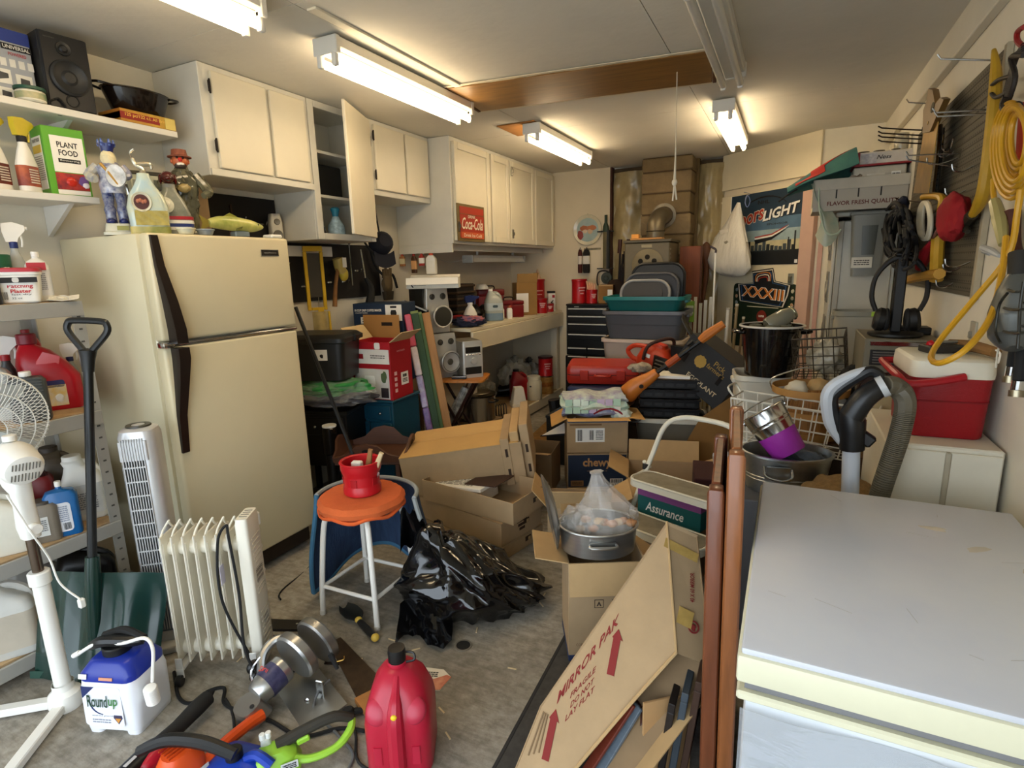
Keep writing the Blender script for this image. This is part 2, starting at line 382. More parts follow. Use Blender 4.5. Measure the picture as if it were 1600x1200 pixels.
# ================================================================== UPPER CABINETS ON THE LEFT WALL
CABM=m('#e0d8c2',.38,var=.04,sc=3,bump=.04,bsc=12); CABS=m('#d5d2c6',.5,var=.04)
HNG=m('#241c16',.5,.5)
def slab(y0,y1,z0,z1,x,par,hinge=None,frame=False,pulls=(),name='door'):
    w_=y1-y0; d=mk(name,G().box(.02,w_,z1-z0,(0,0,0),b=.004),CABM,par,(x+.01,(y0+y1)/2,z0))
    if frame:
        for s in(-1,1):mk('stile',G().box(.014,.055,z1-z0,b=.004),CABM,d,(.015,s*(w_/2-.0275),0))
        for z in(0,z1-z0-.055):mk('rail',G().box(.014,w_-.112,.055,b=.004),CABM,d,(.015,0,z))
    if hinge:
        for z in hinge[1]:mk('hinge',G().box(.008,.016,.055,b=.003).box(.012,.008,.07,(.003,0,-.0075),b=.003),HNG,d,(.008,hinge[0]*(w_/2+.012),z-z0))
    for(yy,zz)in pulls:mk('pull',G().box(.012,.022,.085,b=.004).box(.02,.012,.03,(.006,0,.028),b=.003),m('#8a867c',.3,1),d,(.03 if frame else .012,yy,zz-z0))
    return d
def shell(o,y0,y1,z0,z1,xf,opens=False):
    x0=XL+.003; dx=xf-x0
    if not opens:mk('carcass',G().box(dx,y1-y0,z1-z0,(x0+dx/2,(y0+y1)/2,z0),b=.003),CABS,o); return
    for n_,g in(('side_panel',G().box(dx,.018,z1-z0,(x0+dx/2,y0+.009,z0),b=.001)),('side_panel',G().box(dx,.018,z1-z0,(x0+dx/2,y1-.009,z0),b=.001)),('bottom_panel',G().box(dx-.001,y1-y0-.04,.018,(x0+dx/2,(y0+y1)/2,z0),b=.001)),('top_panel',G().box(dx-.001,y1-y0-.04,.018,(x0+dx/2,(y0+y1)/2,z1-.018),b=.001)),('back_panel',G().box(.01,y1-y0-.04,z1-z0-.04,(x0+.005,(y0+y1)/2,z0+.02),b=0)),('frame_stile',G().box(.02,.05,z1-z0,(xf+.01,y0+.026,z0),b=.002)),('frame_stile',G().box(.02,.05,z1-z0,(xf+.01,y1-.026,z0),b=.002)),('frame_rail',G().box(.02,y1-y0-.105,.04,(xf+.01,(y0+y1)/2,z0),b=.002)),('frame_rail',G().box(.02,y1-y0-.105,.04,(xf+.01,(y0+y1)/2,z1-.04),b=.002))):mk(n_,g,CABS,o)
o=thing('upper_cabinet','white two door upper cabinet over the refrigerator with black hinges','cabinet',(0,0,0))
shell(o,2.03,2.735,2.06,ZC-.004,-2.7)
slab(2.085,2.42,2.10,2.565,-2.7,o,(-1,(2.18,2.46))); slab(2.445,2.70,2.10,2.565,-2.7,o)
mk('face_rail',G().box(.012,.70,.035,b=.002),CABS,o,(-2.694,2.383,2.06))
o=thing('upper_cabinet','tall white upper cabinet with its narrow door standing ajar','cabinet',(0,0,0))
shell(o,2.74,3.30,1.765,ZC-.004,-2.72,True)
for z in(2.03,2.30):mk('shelf',G().box(.31,.51,.018,(-2.89,3.02,z),b=.001),CABS,o)
d=mk('door',G().box(.02,.50,.79,(.01,-.25,0),b=.004),CABM,o,(-2.70,3.285,1.79),(0,0,23))
for z in(.12,.62):mk('hinge',G().box(.012,.02,.07,b=.003),HNG,d,(.012,.004,z))
solo('storage_bin','black fabric bin on the middle shelf of the ajar cabinet','bin',G().box(.2,.25,.2,b=.01),BLKM,(-2.9,2.98,2.05))
v=thing('glass_vase','blue and white patterned flask on the lowest shelf of the ajar cabinet','vase',(-2.79,3.0,1.785))
mk('body',G().lathe([(0,0),(.045,0),(.06,.03),(.055,.08),(.03,.12),(.02,.14)],16),m('#9fb8c4',.2,var=.4,sc=30),v)
mk('neck',G().lathe([(.02,.14),(.025,.17),(.032,.19),(.02,.2),(0,.2)],14),m('#2f7f9c',.2),v)
v=thing('glass_jar','little dark glass jar on the lowest shelf of the ajar cabinet','jar',(-2.79,2.85,1.785))
mk('body',G().lathe([(0,0),(.03,0),(.04,.03),(.03,.06),(.018,.075)],14),m('#2a221c',.1),v); mk('lid',G().cyl(.02,.02,(0,0,.075)),STEEL,v)
o=thing('upper_cabinet','low white two door cabinet hung between the ajar one and the tall one','cabinet',(0,0,0))
shell(o,3.30,4.02,2.09,ZC-.004,-2.7)
slab(3.335,3.675,2.13,2.565,-2.7,o,(-1,(2.2,2.46))); slab(3.70,3.99,2.13,2.565,-2.7,o)
o=thing('upper_cabinet','long white cabinet with framed doors over the workbench','cabinet',(0,0,0))
shell(o,4.022,YB-.004,1.765,ZC-.004,-2.5)
slab(4.045,4.64,1.79,2.56,-2.5,o,frame=True,pulls=((-.28,1.86),)); slab(4.67,5.03,1.79,2.56,-2.5,o,frame=True)
slab(5.05,5.62,1.79,2.56,-2.5,o,frame=True,pulls=((-.26,2.42),(-.26,1.84))); slab(5.66,6.17,1.79,2.56,-2.5,o,frame=True)
mk('bottom_skirt',G().box(.54,.02,.07,(-2.785,4.034,1.695),b=.002),CABS,o); mk('bottom_skirt',G().box(.02,2.1,.05,(-2.62,5.1,1.715),b=.002),CABS,o)
q=o.children[1]
# cola sign on the framed door
s=thing('tin_sign','small square red and gold cola sign on the framed cabinet door','sign',(-2.468,4.27,1.935),0)
SG=m('#6d5b34',.5,var=.1); SR=m('#a3321f',.45,var=.08)
mk('backing',G().box(.008,.46,.30,b=.002,base=False),SG,s); mk('red_panel',G().box(.006,.40,.25,(.004,.01,.004),b=.001,base=False),SR,s)
mk('orange_band',G().box(.004,.38,.05,(.008,.01,-.10),b=0,base=False),m('#c55a2e',.5),s); mk('line',G().box(.004,.4,.004,(.008,.01,.07),b=0,base=False),SG,s)
CREAM=m('#efe6cf',.5,var=0)
txt('Coca-Cola',.35,.095,CREAM,s,(.0085,.01,-.005),RT,shear=.35,bold=.012); txt('DRINK',.12,.025,CREAM,s,(.0085,.0,.052),RT,bold=.01)
txt('Drink Ice Cold',.30,.028,CREAM,s,(.0105,.01,-.10),RT,bold=.01)
# under-cabinet light
o=thing('strip_light','slim white strip light hung under the long cabinet','light',(-2.80,5.35,1.625),0)
mk('housing',G().box(.09,1.15,.035,(0,0,.03),b=.005),FXM,o); mk('reflector',G().prism([(-.06,0),(.06,0),(.045,.035),(-.045,.035)],1.15,(0,.575,0),(90,0,0)),WHT,o)
for q in(-1,1):mk('end_cap',G().box(.12,.03,.075,(0,q*.59,-.01),b=.006),m('#b9b8b0',.5),o)
mk('hanger',G().box(.02,.02,.05,(0,.4,.06),b=0),WHT,o); mk('hanger',G().box(.02,.02,.05,(0,-.4,.06),b=0),WHT,o)
mk('cord',G().tube([(0,-.6,.03),(-.1,-.75,.0),(-.2,-.9,.05),(-.23,-1.0,.08)],.004,6,5),m('#c9c5b8',.6),o)
# bottles hung under the cabinet lip
def hang(label,px,py,z0,z1,cm,lm,cap,w_=.05):
    p=Yp(px,py,4.034); z0+=1.694-z1; z1=1.694; o=thing('glue_bottle',label,'bottle',(p.x,p.y,z0),10,'bottles hung under the cabinet lip'); hh=z1-z0
    mk('body',G().bottle([(w_*.9,w_*.6,.01,0),(w_,w_*.65,.012,.006),(w_,w_*.65,.012,hh*.75),(w_*.5,w_*.5,.012,hh*.9)]),cm,o)
    mk('label',G().bottle([(w_*1.02,w_*.68,.012,hh*.2),(w_*1.02,w_*.68,.012,hh*.65)]),lm,o)
    mk('cap',G().cyl(w_*.22,hh*.12,(0,0,hh*.89),n=12),cap,o)
RC=m('#a8231a',.4)
hang('first small red capped glue bottle under the cabinet lip, pale label',629,410,1.60,1.70,m('#a06a3c',.4),m('#d8cfa6',.6),RC)
hang('amber bottle with dark foot under the cabinet lip',647,412,1.54,1.70,m('#4a2a14',.3),m('#d9a36a',.6),RC)
hang('slim red bottle with white label under the cabinet lip',659,408,1.60,1.70,m('#9c2a22',.4),PAPER,RC)
hang('fat white glue bottle with orange cap under the cabinet lip',674,410,1.55,1.72,WHTP,m('#e9e6da',.6),m('#d2502a',.4),.085)
# ================================================================== REFRIGERATOR
FRM=m('#d0c8aa',.42,var=.035,sc=2.5); FRD=m('#d3c8a6',.4,var=.03,sc=2.5,bump=.03,bsc=200)
f=thing('refrigerator','tall cream top freezer refrigerator with long black handles','refrigerator',(-2.735,1.835,0),90)
mk('cabinet_body',G().box(.735,.585,1.66,(0,.025,.075),b=.008,seg=2),FRM,f)
mk('freezer_door',G().box(.735,.062,.455,(0,-.315,1.28),b=.014,seg=3),FRD,f)
q=mk('lower_door',G().box(.735,.062,1.13,(0,-.315,.125),b=.014,seg=3),FRD,f)
mk('door_gasket',G().box(.70,.02,1.6,(0,-.275,.13),b=0),m('#e8e3d0',.6),f)
mk('kick_plate',G().box(.70,.05,.09,(0,-.27,.02),b=.004),m('#2b2016',.7),f)
mk('hinge_cap',G().box(.07,.07,.018,(.31,-.3,1.736),b=.006),WHT,f)
mk('chrome_strip',G().box(.74,.03,.014,(0,-.33,1.258),b=.004,seg=2),CHR,f)
mk('strip_end',G().box(.05,.05,.026,(-.35,-.335,1.252),b=.006,seg=2),CHR,f)
HB=m('#1d1410',.35,var=.2)
def strip(P):
    g=G(); R=[[(x-.5*w_,-.346,z),(x+.5*w_,-.346,z),(x+.5*w_,-.346-t,z),(x-.5*w_,-.346-t,z)]for x,w_,t,z in P]; return g.loft(R)
mk('freezer_handle',strip([(-.345,.03,.012,1.725),(-.34,.034,.02,1.6),(-.325,.042,.045,1.45),(-.315,.05,.055,1.33),(-.315,.05,.055,1.27)]),HB,f)
mk('door_handle',strip([(-.315,.05,.055,1.25),(-.315,.05,.055,1.2),(-.325,.042,.045,1.1),(-.34,.036,.022,.95),(-.345,.032,.012,.78)]),HB,f)
p=patch(.1,.022,m('#26221c',.3),f,(.24,-.347,1.66),FR,'badge',.003,label='dark badge with a bright rim')
mk('badge_rim',G().tube([(-.053,-.014,0),(.053,-.014,0),(.053,.014,0),(-.053,.014,0)],.003,6,1,True),CHR,p); txt('appliance',.075,.008,m('#bdb9ae',.4),p,(0,0,.003),TP)
mk('power_cord',G().tube([(.372,.2,.9),(.375,-.05,.5),(.38,-.27,.3),(.375,-.33,.14),(.2,-.48,.006),(-.1,-.56,.006),(-.16,-.62,.006)],.004,6,6),RUB,f)
# ================================================================== WHITE WALL SHELVES AND WHAT STANDS ON THEM
SHM=m('#dedbd2',.5,var=.04)
def wshelf(label,y0,y1,z,xs_,x1=-2.77):
    o=thing('wall_shelf',label,'shelf',(0,0,0))
    mk('board',G().box(x1-XL-.003,y1-y0,.028,((x1+XL+.003)/2,(y0+y1)/2,z-.028),b=.002),SHM,o)
    for y in xs_:mk('bracket',G().prism([(0,0),(.22,0),(0,-.13)],.018,(XL+.003,y,z-.028),(90,0,0)),SHM,o)
wshelf('upper white wall shelf left of the cabinets holding the black speaker',.3,1.93,2.255,(1.5,.8)); wshelf('lower white wall shelf holding garden sprays and plant food',.3,1.52,1.905,(1.45,.8))
def speaker():
    o=thing('bookshelf_speaker','black two way bookshelf speaker on the upper white shelf','speaker',(-2.905,1.505,2.256),84)
    mk('enclosure',G().box(.175,.2,.30,b=.006),m('#201f1e',.6,var=.15),o); mk('baffle',G().box(.17,.012,.29,(0,-.105,.005),b=.004),m('#17171a',.4),o)
    mk('woofer',G().lathe([(0,.012),(.02,.012),(.03,.004),(.056,.012),(.062,.018),(.07,.012),(.072,0)],28,(0,-.11,.13),(90,0,0)),m('#2a2a2a',.5),o)
    mk('tweeter',G().lathe([(0,.01),(.01,.01),(.016,.003),(.026,.006),(.028,0)],20,(-.005,-.11,.242),(90,0,0)),m('#252525',.4),o)
    mk('port',G().lathe([(0,-.001),(.018,-.001),(.021,.004),(.025,.004),(.026,0)],20,(.0,-.11,.04),(90,0,0)),m('#050505',.6),o)
    txt('speaker',.04,.006,m('#77736a',.5),o,(-.05,-.112,.275),FR)
speaker()
mk_=G().tube([(.03*math.cos(t)*(1+.2*math.sin(t*3)),.03*math.sin(t),.012+.006*(t%3))for t in[i*.7 for i in range(36)]],.004,6,2)
solo('speaker_cable','black cable coiled at the foot of the bookshelf speaker','cable',mk_,RUB,(-2.81,1.425,2.257),rot=(0,80,0))
o=thing('product_carton','grey and blue product carton cut by the left frame edge','box',(-2.935,1.235,2.256),88)
mk('carton_body',G().box(.34,.12,.27,b=.003),m('#a9adb4',.6,var=.06),o); mk('blue_top_band',G().box(.344,.124,.05,(0,0,.232),b=.003),m('#2b3f8c',.5),o)
patch(.10,.022,INK,o,(.12,-0.0635,.215),FR); txt('UNIVERSAL',.09,.014,WHT,o,(.12,-0.0650,.215),FR,bold=.02); txt('POWERED',.06,.012,m('#b0424a',.6),o,(.12,-0.0635,.19),FR,bold=.02)
for i,(x,z)in enumerate(((.06,.10),(.13,.09),(.06,.03),(.13,.03))):
    q=patch(.055,.055,PAPER,o,(x,-0.0610,z),FR,'picture'); poly([(-.015,-.015),(.018,-.005),(.018,.012),(-.012,.015)],m('#4b4b4b',.5),q,(0,0,.001),TP,'product_shape')
for i in range(4):patch(.02,.03,WHT,o,(.07+.03*i,-0.0610,.155),FR,'icon')
o=thing('round_tin','short green and white round tin before the speaker','tin',(-2.808,1.345,2.256),40)
mk('body',G().cyl(.05,.045,n=24),m('#d8d3bf',.5,var=.15,sc=30),o); mk('green_band',G().cyl(.0508,.03,(0,0,.008),n=24),m('#2f7b5c',.5,hex2='#c9b88e',sc=12),o); mk('lid',G().cyl(.053,.012,(0,0,.045),n=24),m('#1f4a3a',.4),o)
o=thing('game_box','red and yellow printed box under the black roaster','box',(-2.86,1.80,2.256),90)
mk('box_body',G().box(.26,.17,.055,b=.002),m('#a3541e',.6,hex2='#c9a437',sc=7),o); mk('red_stripe',G().box(.18,.172,.03,(-.04,0,.012),b=.001),m('#8e2216',.6),o); txt('125 pc/122 c.l. All Britts',.2,.018,m('#e5b74c',.5),o,(-.01,-.0865,.03),FR,bold=.015)
patch(.05,.05,m('#d8c26a',.6),o,(.1,-.086,.027),FR)
o=thing('roaster_pan','black oval enamel roaster pan on the upper white shelf','pan',(-2.88,1.82,2.312),90)
EN=m('#17110f',.15,var=.15,coat=.4)
mk('pan_body',G().pot(.075,.11,.003,.1,28,sx=1.5,sy=.95),EN,o)
for s in(-1,1):mk('handle',G().tube([(s*.13,-.05,.104),(s*.19,-.03,.11),(s*.19,.03,.11),(s*.13,.05,.104)],.006,8,4),EN,o)
# garden sprays
def spray(label,p,h,w_,bm_,tm,rz=0,lab=None,cat='bottle',name='spray_bottle',group=None,collar=None,dp=.6,s=1):
    o=thing(name,label,cat,p,rz,group); hb=h*.66
    mk('body',G().bottle([(w_*.95,w_*dp*.95,.02,0),(w_,w_*dp,.025,.01),(w_,w_*dp,.025,hb*.55),(w_*.6,w_*dp*.75,.02,hb*.82),(w_*.36,w_*.36,w_*.17,hb*.94),(w_*.34,w_*.34,w_*.16,hb)]),bm_,o)
    mk('collar',G().cyl(w_*.2,h*.08,(0,0,hb-.002),n=14),collar or tm,o)
    z=hb+h*.07
    mk('trigger_head',G().prism([(-w_*.32,0),(w_*.18,0),(w_*.26,h*.05),(w_*.62,h*.14),(w_*.62,h*.2),(w_*.1,h*.24),(-w_*.4,h*.22),(-w_*.42,h*.12)],w_*.26,(0,w_*.13,z),(90,0,0)),tm,o)
    mk('trigger',G().tube([(w_*.34,0,z+h*.13),(w_*.42,0,z+h*.03),(w_*.36,0,z-h*.06)],w_*.06,6,3),tm,o)
    mk('nozzle',G().cyl(w_*.1,w_*.12,(w_*.62,0,z+h*.17),(0,90,0),n=10),tm,o)
    if lab:
        mk('label',G().bottle([(w_*1.01,w_*dp*1.02,.025,hb*.12),(w_*1.01,w_*dp*1.02,.025,hb*.52)]),lab,o); scr(w_*.5,hb*.3,6,m('#d8cdbd',.6),o,(0,-w_*dp*.515,hb*.32),FR)
    return o
YT=m('#c9b52c',.4); PUR=m('#4a1f3e',.5,hex2='#d5703a',sc=9)
spray('white spray bottle with yellow trigger and purple label, beside the plant food box',(-2.83,1.295,1.906),.30,.085,WHTP,YT,115,PUR,group='garden spray bottles',collar=INK)
spray('white spray bottle with yellow trigger cut by the left frame edge',(-2.84,1.20,1.906),.30,.085,WHTP,YT,115,m('#2a1a16',.5,hex2='#8a3a22',sc=9),group='garden spray bottles',collar=INK)
o=thing('plant_food_box','green carton reading PLANT FOOD on the lower shelf','box',(-2.86,1.44,1.906),84)
mk('carton_body',G().box(.15,.115,.275,b=.002),m('#5da32c',.5,var=.05),o)
patch(.118,.145,PAPER,o,(.008,-.058,.168),FR); txt('PLANT\nFOOD',.075,.055,INK,o,(.008,-.0595,.19),FR,bold=.02); patch(.08,.016,INK,o,(.008,-.0592,.142),FR); txt('flowering',.07,.009,WHT,o,(.008,-.0608,.142),FR)
q=patch(.118,.068,m('#5a2033',.5,hex2='#c23a2a',sc=25),o,(.008,-.058,.058),FR,'picture')
mk('tomato',G().blob(.02,.02,.006,sub=2,amp=.05),m('#c22a1a',.3),q,(-.005,.0,.002)); mk('pansy',G().blob(.018,.022,.004,sub=2,amp=.3,seed=4),m('#6a4a8a',.5),q,(.04,.005,.002)); mk('pansy',G().blob(.012,.012,.004,sub=2,amp=.3,seed=5),m('#e0d8e2',.5),q,(.045,-.012,.005))
patch(.118,.018,PAPER,o,(.008,-.058,.014),FR)
patch(.088,.21,PAPER,o,(-.0755,.005,.13),LF); patch(.08,.03,m('#d8b84a',.6),o,(-.077,.005,.185),LF); scr(.08,.1,12,m('#a5a29a',.7),o,(-.077,.005,.11),LF); txt('PLANT FOOD',.07,.014,INK,o,(-.077,.005,.22),LF,bold=.02)
spray('cloudy white spray bottle with red trigger behind the plant food box',(-2.985,1.47,1.906),.32,.09,m('#d9d6c6',.4),m('#b8232a',.35),120)
# ================================================================== METAL SHELVING BY THE LEFT WALL
def SX(px,py,x,z=None):
    p=Xp(px,py,x)
    if z is not None:p.z=z
    return p
SHG=m('#a9a7a0',.45,.3,var=.08); CHIP=m('#a58660',.85,hex2='#c4a57a',sc=18)
SFX,SY0,SY1=-2.62,.50,1.30
ZS=(1.468,1.005,.50,.10)
o=thing('shelving_unit','grey steel shelving unit with chipboard decks beside the refrigerator','shelves',(0,0,0))
for x in(SFX-.02,-3.03):
    for y in(SY0,SY1):
        g=G().box(.04,.004,1.465,(x,y,.0),b=0).box(.004,.045,1.465,(x+(.018 if x>-2.8 else-.018),y-(.02 if y>1 else-.02),.0),b=0); mk('post',g,SHG,o)
for i in range(26):mk('slot',G().box(.002,.012,.007,(SFX+.0015,SY1-.02,.1+.052*i),b=0),m('#4b4a46',.7),o)
for z in ZS:
    mk('deck',G().box(.40,SY1-SY0-.01,.012,(SFX-.215,(SY0+SY1)/2,z-.013),b=.001),CHIP,o)
    mk('front_beam',G().box(.012,SY1-SY0,.06,(SFX+.006,(SY0+SY1)/2-.002,z-.062),b=.002),SHG,o); mk('rear_beam',G().box(.012,SY1-SY0,.05,(-3.035,(SY0+SY1)/2,z-.052),b=.002),SHG,o)
    mk('side_beam',G().box(.40,.01,.05,(SFX-.21,SY1-.001,z-.052),b=.002),SHG,o)
# --- top deck
p=SX(33,467,-2.69,ZS[0]); o=thing('spackle_tub','white square tub of wall patch with red lid on the top deck','tub',p,62)
mk('tub_body',G().bottle([(.115,.1,.02,0),(.125,.11,.02,.006),(.142,.125,.025,.105),(.148,.13,.025,.108),(.148,.13,.025,.118)]),m('#e9e6dd',.4),o)
mk('lid',G().bottle([(.152,.134,.025,.118),(.152,.134,.025,.13),(.14,.12,.02,.134)]),m('#b5303a',.4),o)
q=patch(.128,.02,INK,o,(0,-.064,.088),(86,0,0)); patch(.02,.018,m('#c9c6bf',.5),q,(.0,0,.001),TP,'crest',r=.006)
txt('Patching\nPlaster',.075,.034,m('#b3202c',.5),o,(.01,-.0605,.056),(84,0,0),bold=.025); txt('fast dry',.06,.008,INK,o,(.01,-.0595,.033),(84,0,0)); txt('32 oz',.03,.007,INK,o,(-.005,-.059,.02),(84,0,0)); bars(.024,.028,9,m('#6f6d68',.6),o,(-.042,-.0592,.03),(84,0,0))
def fl(label,p,w_,d_,h,bm_,cap,lab=None,rz=62,capw=.35,caph=.1,sh=.72,name='bottle',cat='bottle',handle=False,group=None):
    o=thing(name,label,cat,p,rz,group); n_=capw
    mk('body',G().bottle([(w_*.94,d_*.94,d_*.2,0),(w_,d_,d_*.25,.006),(w_,d_,d_*.25,h*sh),(w_*.8,d_*.85,d_*.3,h*(sh+.08)),(w_*n_,min(d_*.8,w_*n_),d_*.3,h*(.96-caph)),(w_*n_*.9,min(d_*.8,w_*n_*.9),d_*.3,h*(1-caph))]),bm_,o)
    mk('cap',G().cyl(w_*n_*.5,h*caph,(0,0,h*(1-caph)-.001),n=14),cap,o)
    if lab:
        mk('label',G().bottle([(w_*1.01,d_*1.01,d_*.25,h*.12),(w_*1.01,d_*1.01,d_*.25,h*(sh-.08))]),lab,o)
    return o
o=fl('tall white bottle standing behind the wall patch tub',SX(67,464,-2.76,ZS[0]),.075,.075,.20,WHT,WHTP,m('#dcdce0',.5)); scr(.05,.07,9,m('#9a9aa2',.6),o,(0,-.0392,.08),FR); patch(.06,.03,m('#b5303a',.5),o,(0,-.0395,.14),FR)
spray('clear spray bottle with white trigger and navy collar on the top deck',SX(38,466,-2.87,ZS[0]),.33,.07,m('#cfd3d0',.2,trans=.4,var=0),WHTP,70,collar=m('#1d2a66',.4),dp=.9,s=1)
fl('squat green capped can with yellow rim on the top deck',SX(10,467,-2.82,ZS[0]),.08,.08,.19,m('#c7cfc4',.4),m('#1f5a3a',.4),m('#9db7a8',.5),capw=.95,caph=.3,sh=.66,name='spray_can',cat='can')
spray('white spray bottle with navy trigger cut by the left frame edge on the top deck',SX(-12,467,-2.88,ZS[0]),.36,.08,WHT,m('#1f3070',.4),70)
solo('dark_bottle','dark brown bottle end on the top deck beside the patch tub','bottle',G().bottle([(.06,.06,.02,0),(.06,.06,.02,.07),(.03,.03,.014,.09),(.03,.03,.014,.11)]),m('#1c1410',.3),SX(-14,470,-2.66,ZS[0]))
g=G().sheet(lambda u,v:(.06*(u-.5)*2,.05*(v-.5)*2,.002+.03*max(0,u*.6-.25)**2*4+.012*abs(v-.5)),8,6,.001)
o=thing('paper_scrap','curled scrap of white paper with wire clips on the top deck','paper',SX(98,461,-2.66,ZS[0]),150); mk('sheet',g,PAPER,o); mk('wire_clip',G().tube([(.0,-.02,.006),(.02,-.01,.018),(.03,.01,.02),(.01,.02,.014),(-.01,0,.008)],.0025,6,4),WHT,o)
# --- second deck
Z2=ZS[1]
def jug(label,p,w_,d_,h,mat,capm,rz=62,name='jug',sh=.62,lab=None,hole=True,capw=.035,hand=None):
    """moulded jug with a handle arching from shoulder to neck"""
    o=thing(name,label,'jug',p,rz)
    mk('body',G().bottle([(w_*.93,d_*.93,d_*.2,0),(w_,d_,d_*.22,.008),(w_,d_,d_*.22,h*sh),(w_*.86,d_*.9,d_*.25,h*(sh+.10)),(w_*.5,d_*.62,d_*.2,h*(sh+.22),-w_*.12),(capw*2.3,capw*2.3,capw,h*.91,-w_*.16),(capw*2,capw*2,capw,h*.94,-w_*.16)]),mat,o)
    mk('cap',G().cyl(capw,h*.08,(-w_*.16,0,h*.93),n=16),capm,o)
    mk('handle',G().tube([(-w_*.1,0,h*.86),(w_*.14,0,h*.88),(w_*.36,0,h*.78),(w_*.44,0,h*(sh+.02)),(w_*.42,0,h*(sh-.1))],d_*.11,8,4),hand or mat,o)
    if lab:mk('label',G().bottle([(w_*1.008,d_*1.01,d_*.22,h*.1),(w_*1.008,d_*1.01,d_*.22,h*(sh-.05))]),lab,o)
    return o
RDJ=m('#b51522',.3,var=.06)
p=SX(88,634,-2.84,Z2); o=thing('detergent_jug','large red detergent jug with moulded grip on the second deck','jug',p,64)
mk('body',G().bottle([(.2,.11,.03,0),(.21,.12,.035,.01),(.205,.12,.035,.14),(.17,.11,.035,.2,-.02),(.11,.09,.03,.255,-.04),(.06,.06,.028,.28,-.055),(.05,.05,.024,.292,-.055)]),RDJ,o)
mk('grip_recess',G().bottle([(.06,.004,.0019,-.045),(.075,.005,.0019,.0),(.06,.004,.0019,.045)],(-.0,-.052,.2),(0,24,0)),m('#d05a5e',.35),o)
mk('cap',G().cyl(.034,.045,(-.055,0,.285),n=18),m('#7a1020',.4),o); q=patch(.075,.09,m('#e2b43a',.5,hex2='#d8d2c4',sc=20),o,(.01,-.0625,.065),FR); patch(.07,.03,m('#2a2458',.5),q,(0,.05,.0),TP,r=.01); mk('dog_picture',G().blob(.014,.018,.003,sub=2,amp=.3),WHTP,q,(.01,-.01,.002)); txt('Kix',.03,.016,WHT,o,(-.075,-.0605,.125),FR,bold=.03)
GRY=m('#4a4c4a',.4,var=.08)
o=fl('dark grey oil bottle with white cap on the second deck',SX(50,640,-2.675,Z2),.12,.075,.2,GRY,WHTP,None,capw=.33,sh=.8)
for i in range(5):mk('grip_rib',G().box(.05,.004,.005,(.025,-.0385,.12+.012*i),b=.001),GRY,o)
patch(.04,.05,m('#9a9d98',.5),o,(-.03,-.0385,.13),FR)
spray('grey spray bottle with white trigger and red collar on the second deck',SX(24,634,-2.95,Z2),.335,.085,GRY,WHTP,66,collar=m('#b02a30',.4))
spray('clear spray bottle with white trigger right of the red jug',SX(122,630,-2.985,Z2),.27,.07,m('#b9bdb6',.3,trans=.3,var=0),WHTP,60,collar=m('#2a2f5a',.4),name='spray_bottle')
fl('red bottle half hidden behind the red jug on the second deck',SX(62,632,-2.99,Z2),.09,.07,.34,RDJ,m('#8e1a22',.4),None,sh=.8)
fl('cloudy white bottle at the left end of the second deck',SX(0,640,-2.84,Z2),.11,.09,.25,m('#c9cac6',.35),WHTP,None)
# --- third deck
Z3=ZS[2]
o=fl('blue cleaner bottle with white tip on the third deck',SX(101,812,-2.68,Z3),.115,.07,.235,m('#1b5f9c',.25,var=.05),WHTP,None,capw=.2,caph=.1,sh=.74); patch(.07,.125,m('#d9dade',.5),o,(-.005,-.036,.085),FR,r=.014); scr(.05,.07,8,m('#8b93a6',.6),o,(-.005,-.0375,.1),FR); bars(.025,.03,8,m('#555',.6)if 0 else m('#55585c',.6),o,(.01,-.0375,.045),FR)
o=jug('white bleach jug behind the blue cleaner bottle on the third deck',SX(138,798,-2.79,Z3),.15,.12,.29,WHT,WHTP,lab=m('#cfcfcb',.5)); scr(.09,.08,8,m('#77777c',.6),o,(0,-.062,.09),FR)
o=fl('grey square tub with pale label between fan and blue bottle',SX(68,815,-2.70,Z3),.11,.09,.17,m('#7d7466',.4),m('#55504a',.5),None,capw=.7,caph=.08,sh=.85); patch(.06,.08,m('#c9c9c4',.6),o,(-.01,-.0465,.07),FR); scr(.05,.05,6,m('#6f6f6f',.6),o,(-.01,-.048,.075),FR)
fl('dark red can behind the grey tub on the third deck',SX(70,800,-2.85,Z3),.1,.1,.25,m('#7a1518',.4),m('#3a1212',.4),None,capw=.6,sh=.85,name='tin_can',cat='can')
jug('cloudy brown jug behind the blue bottle on the third deck',SX(104,796,-2.965,Z3),.14,.11,.31,m('#4f4436',.35),m('#3a3128',.5))
jug('white jug behind the fan pole on the third deck',SX(8,875,-2.74,Z3),.2,.13,.26,m('#d6d2c2',.4),WHTP)
# --- bottom deck
Z4=ZS[3]
o=jug('black motor oil jug with red label on the bottom deck',SX(142,935,-2.74,Z4),.22,.14,.31,m('#131314',.3),BLK,sh=.66,capw=.03); q=patch(.13,.1,m('#b4411f',.45),o,(.01,-.072,.105),FR); patch(.06,.03,m('#cfc9b4',.5),q,(-.02,.015,.001),TP); txt('OIL',.04,.02,m('#3d6b3a',.5),q,(-.02,.015,.0025),TP,bold=.03)
jug('white wiper fluid jug at the left end of the bottom deck',SX(14,990,-2.71,Z4),.2,.15,.32,m('#c8c7c0',.4),WHTP,lab=m('#b7ad9c',.6))
jug('cloudy grey jug behind the fan pole on the bottom deck',SX(66,950,-2.93,Z4),.18,.14,.3,m('#a9aaa6',.4),WHTP)
spray('white spray bottle beside the black oil jug on the bottom deck',SX(105,940,-2.985,Z4),.36,.08,WHT,WHTP,60)
solo('paper_bundle','brown paper bundle lying on the bottom deck','paper',G().box(.06,.2,.04,b=.01),m('#8a5a3a',.8,hex2='#b9a68a',sc=20),(-2.66,1.03,Z4))
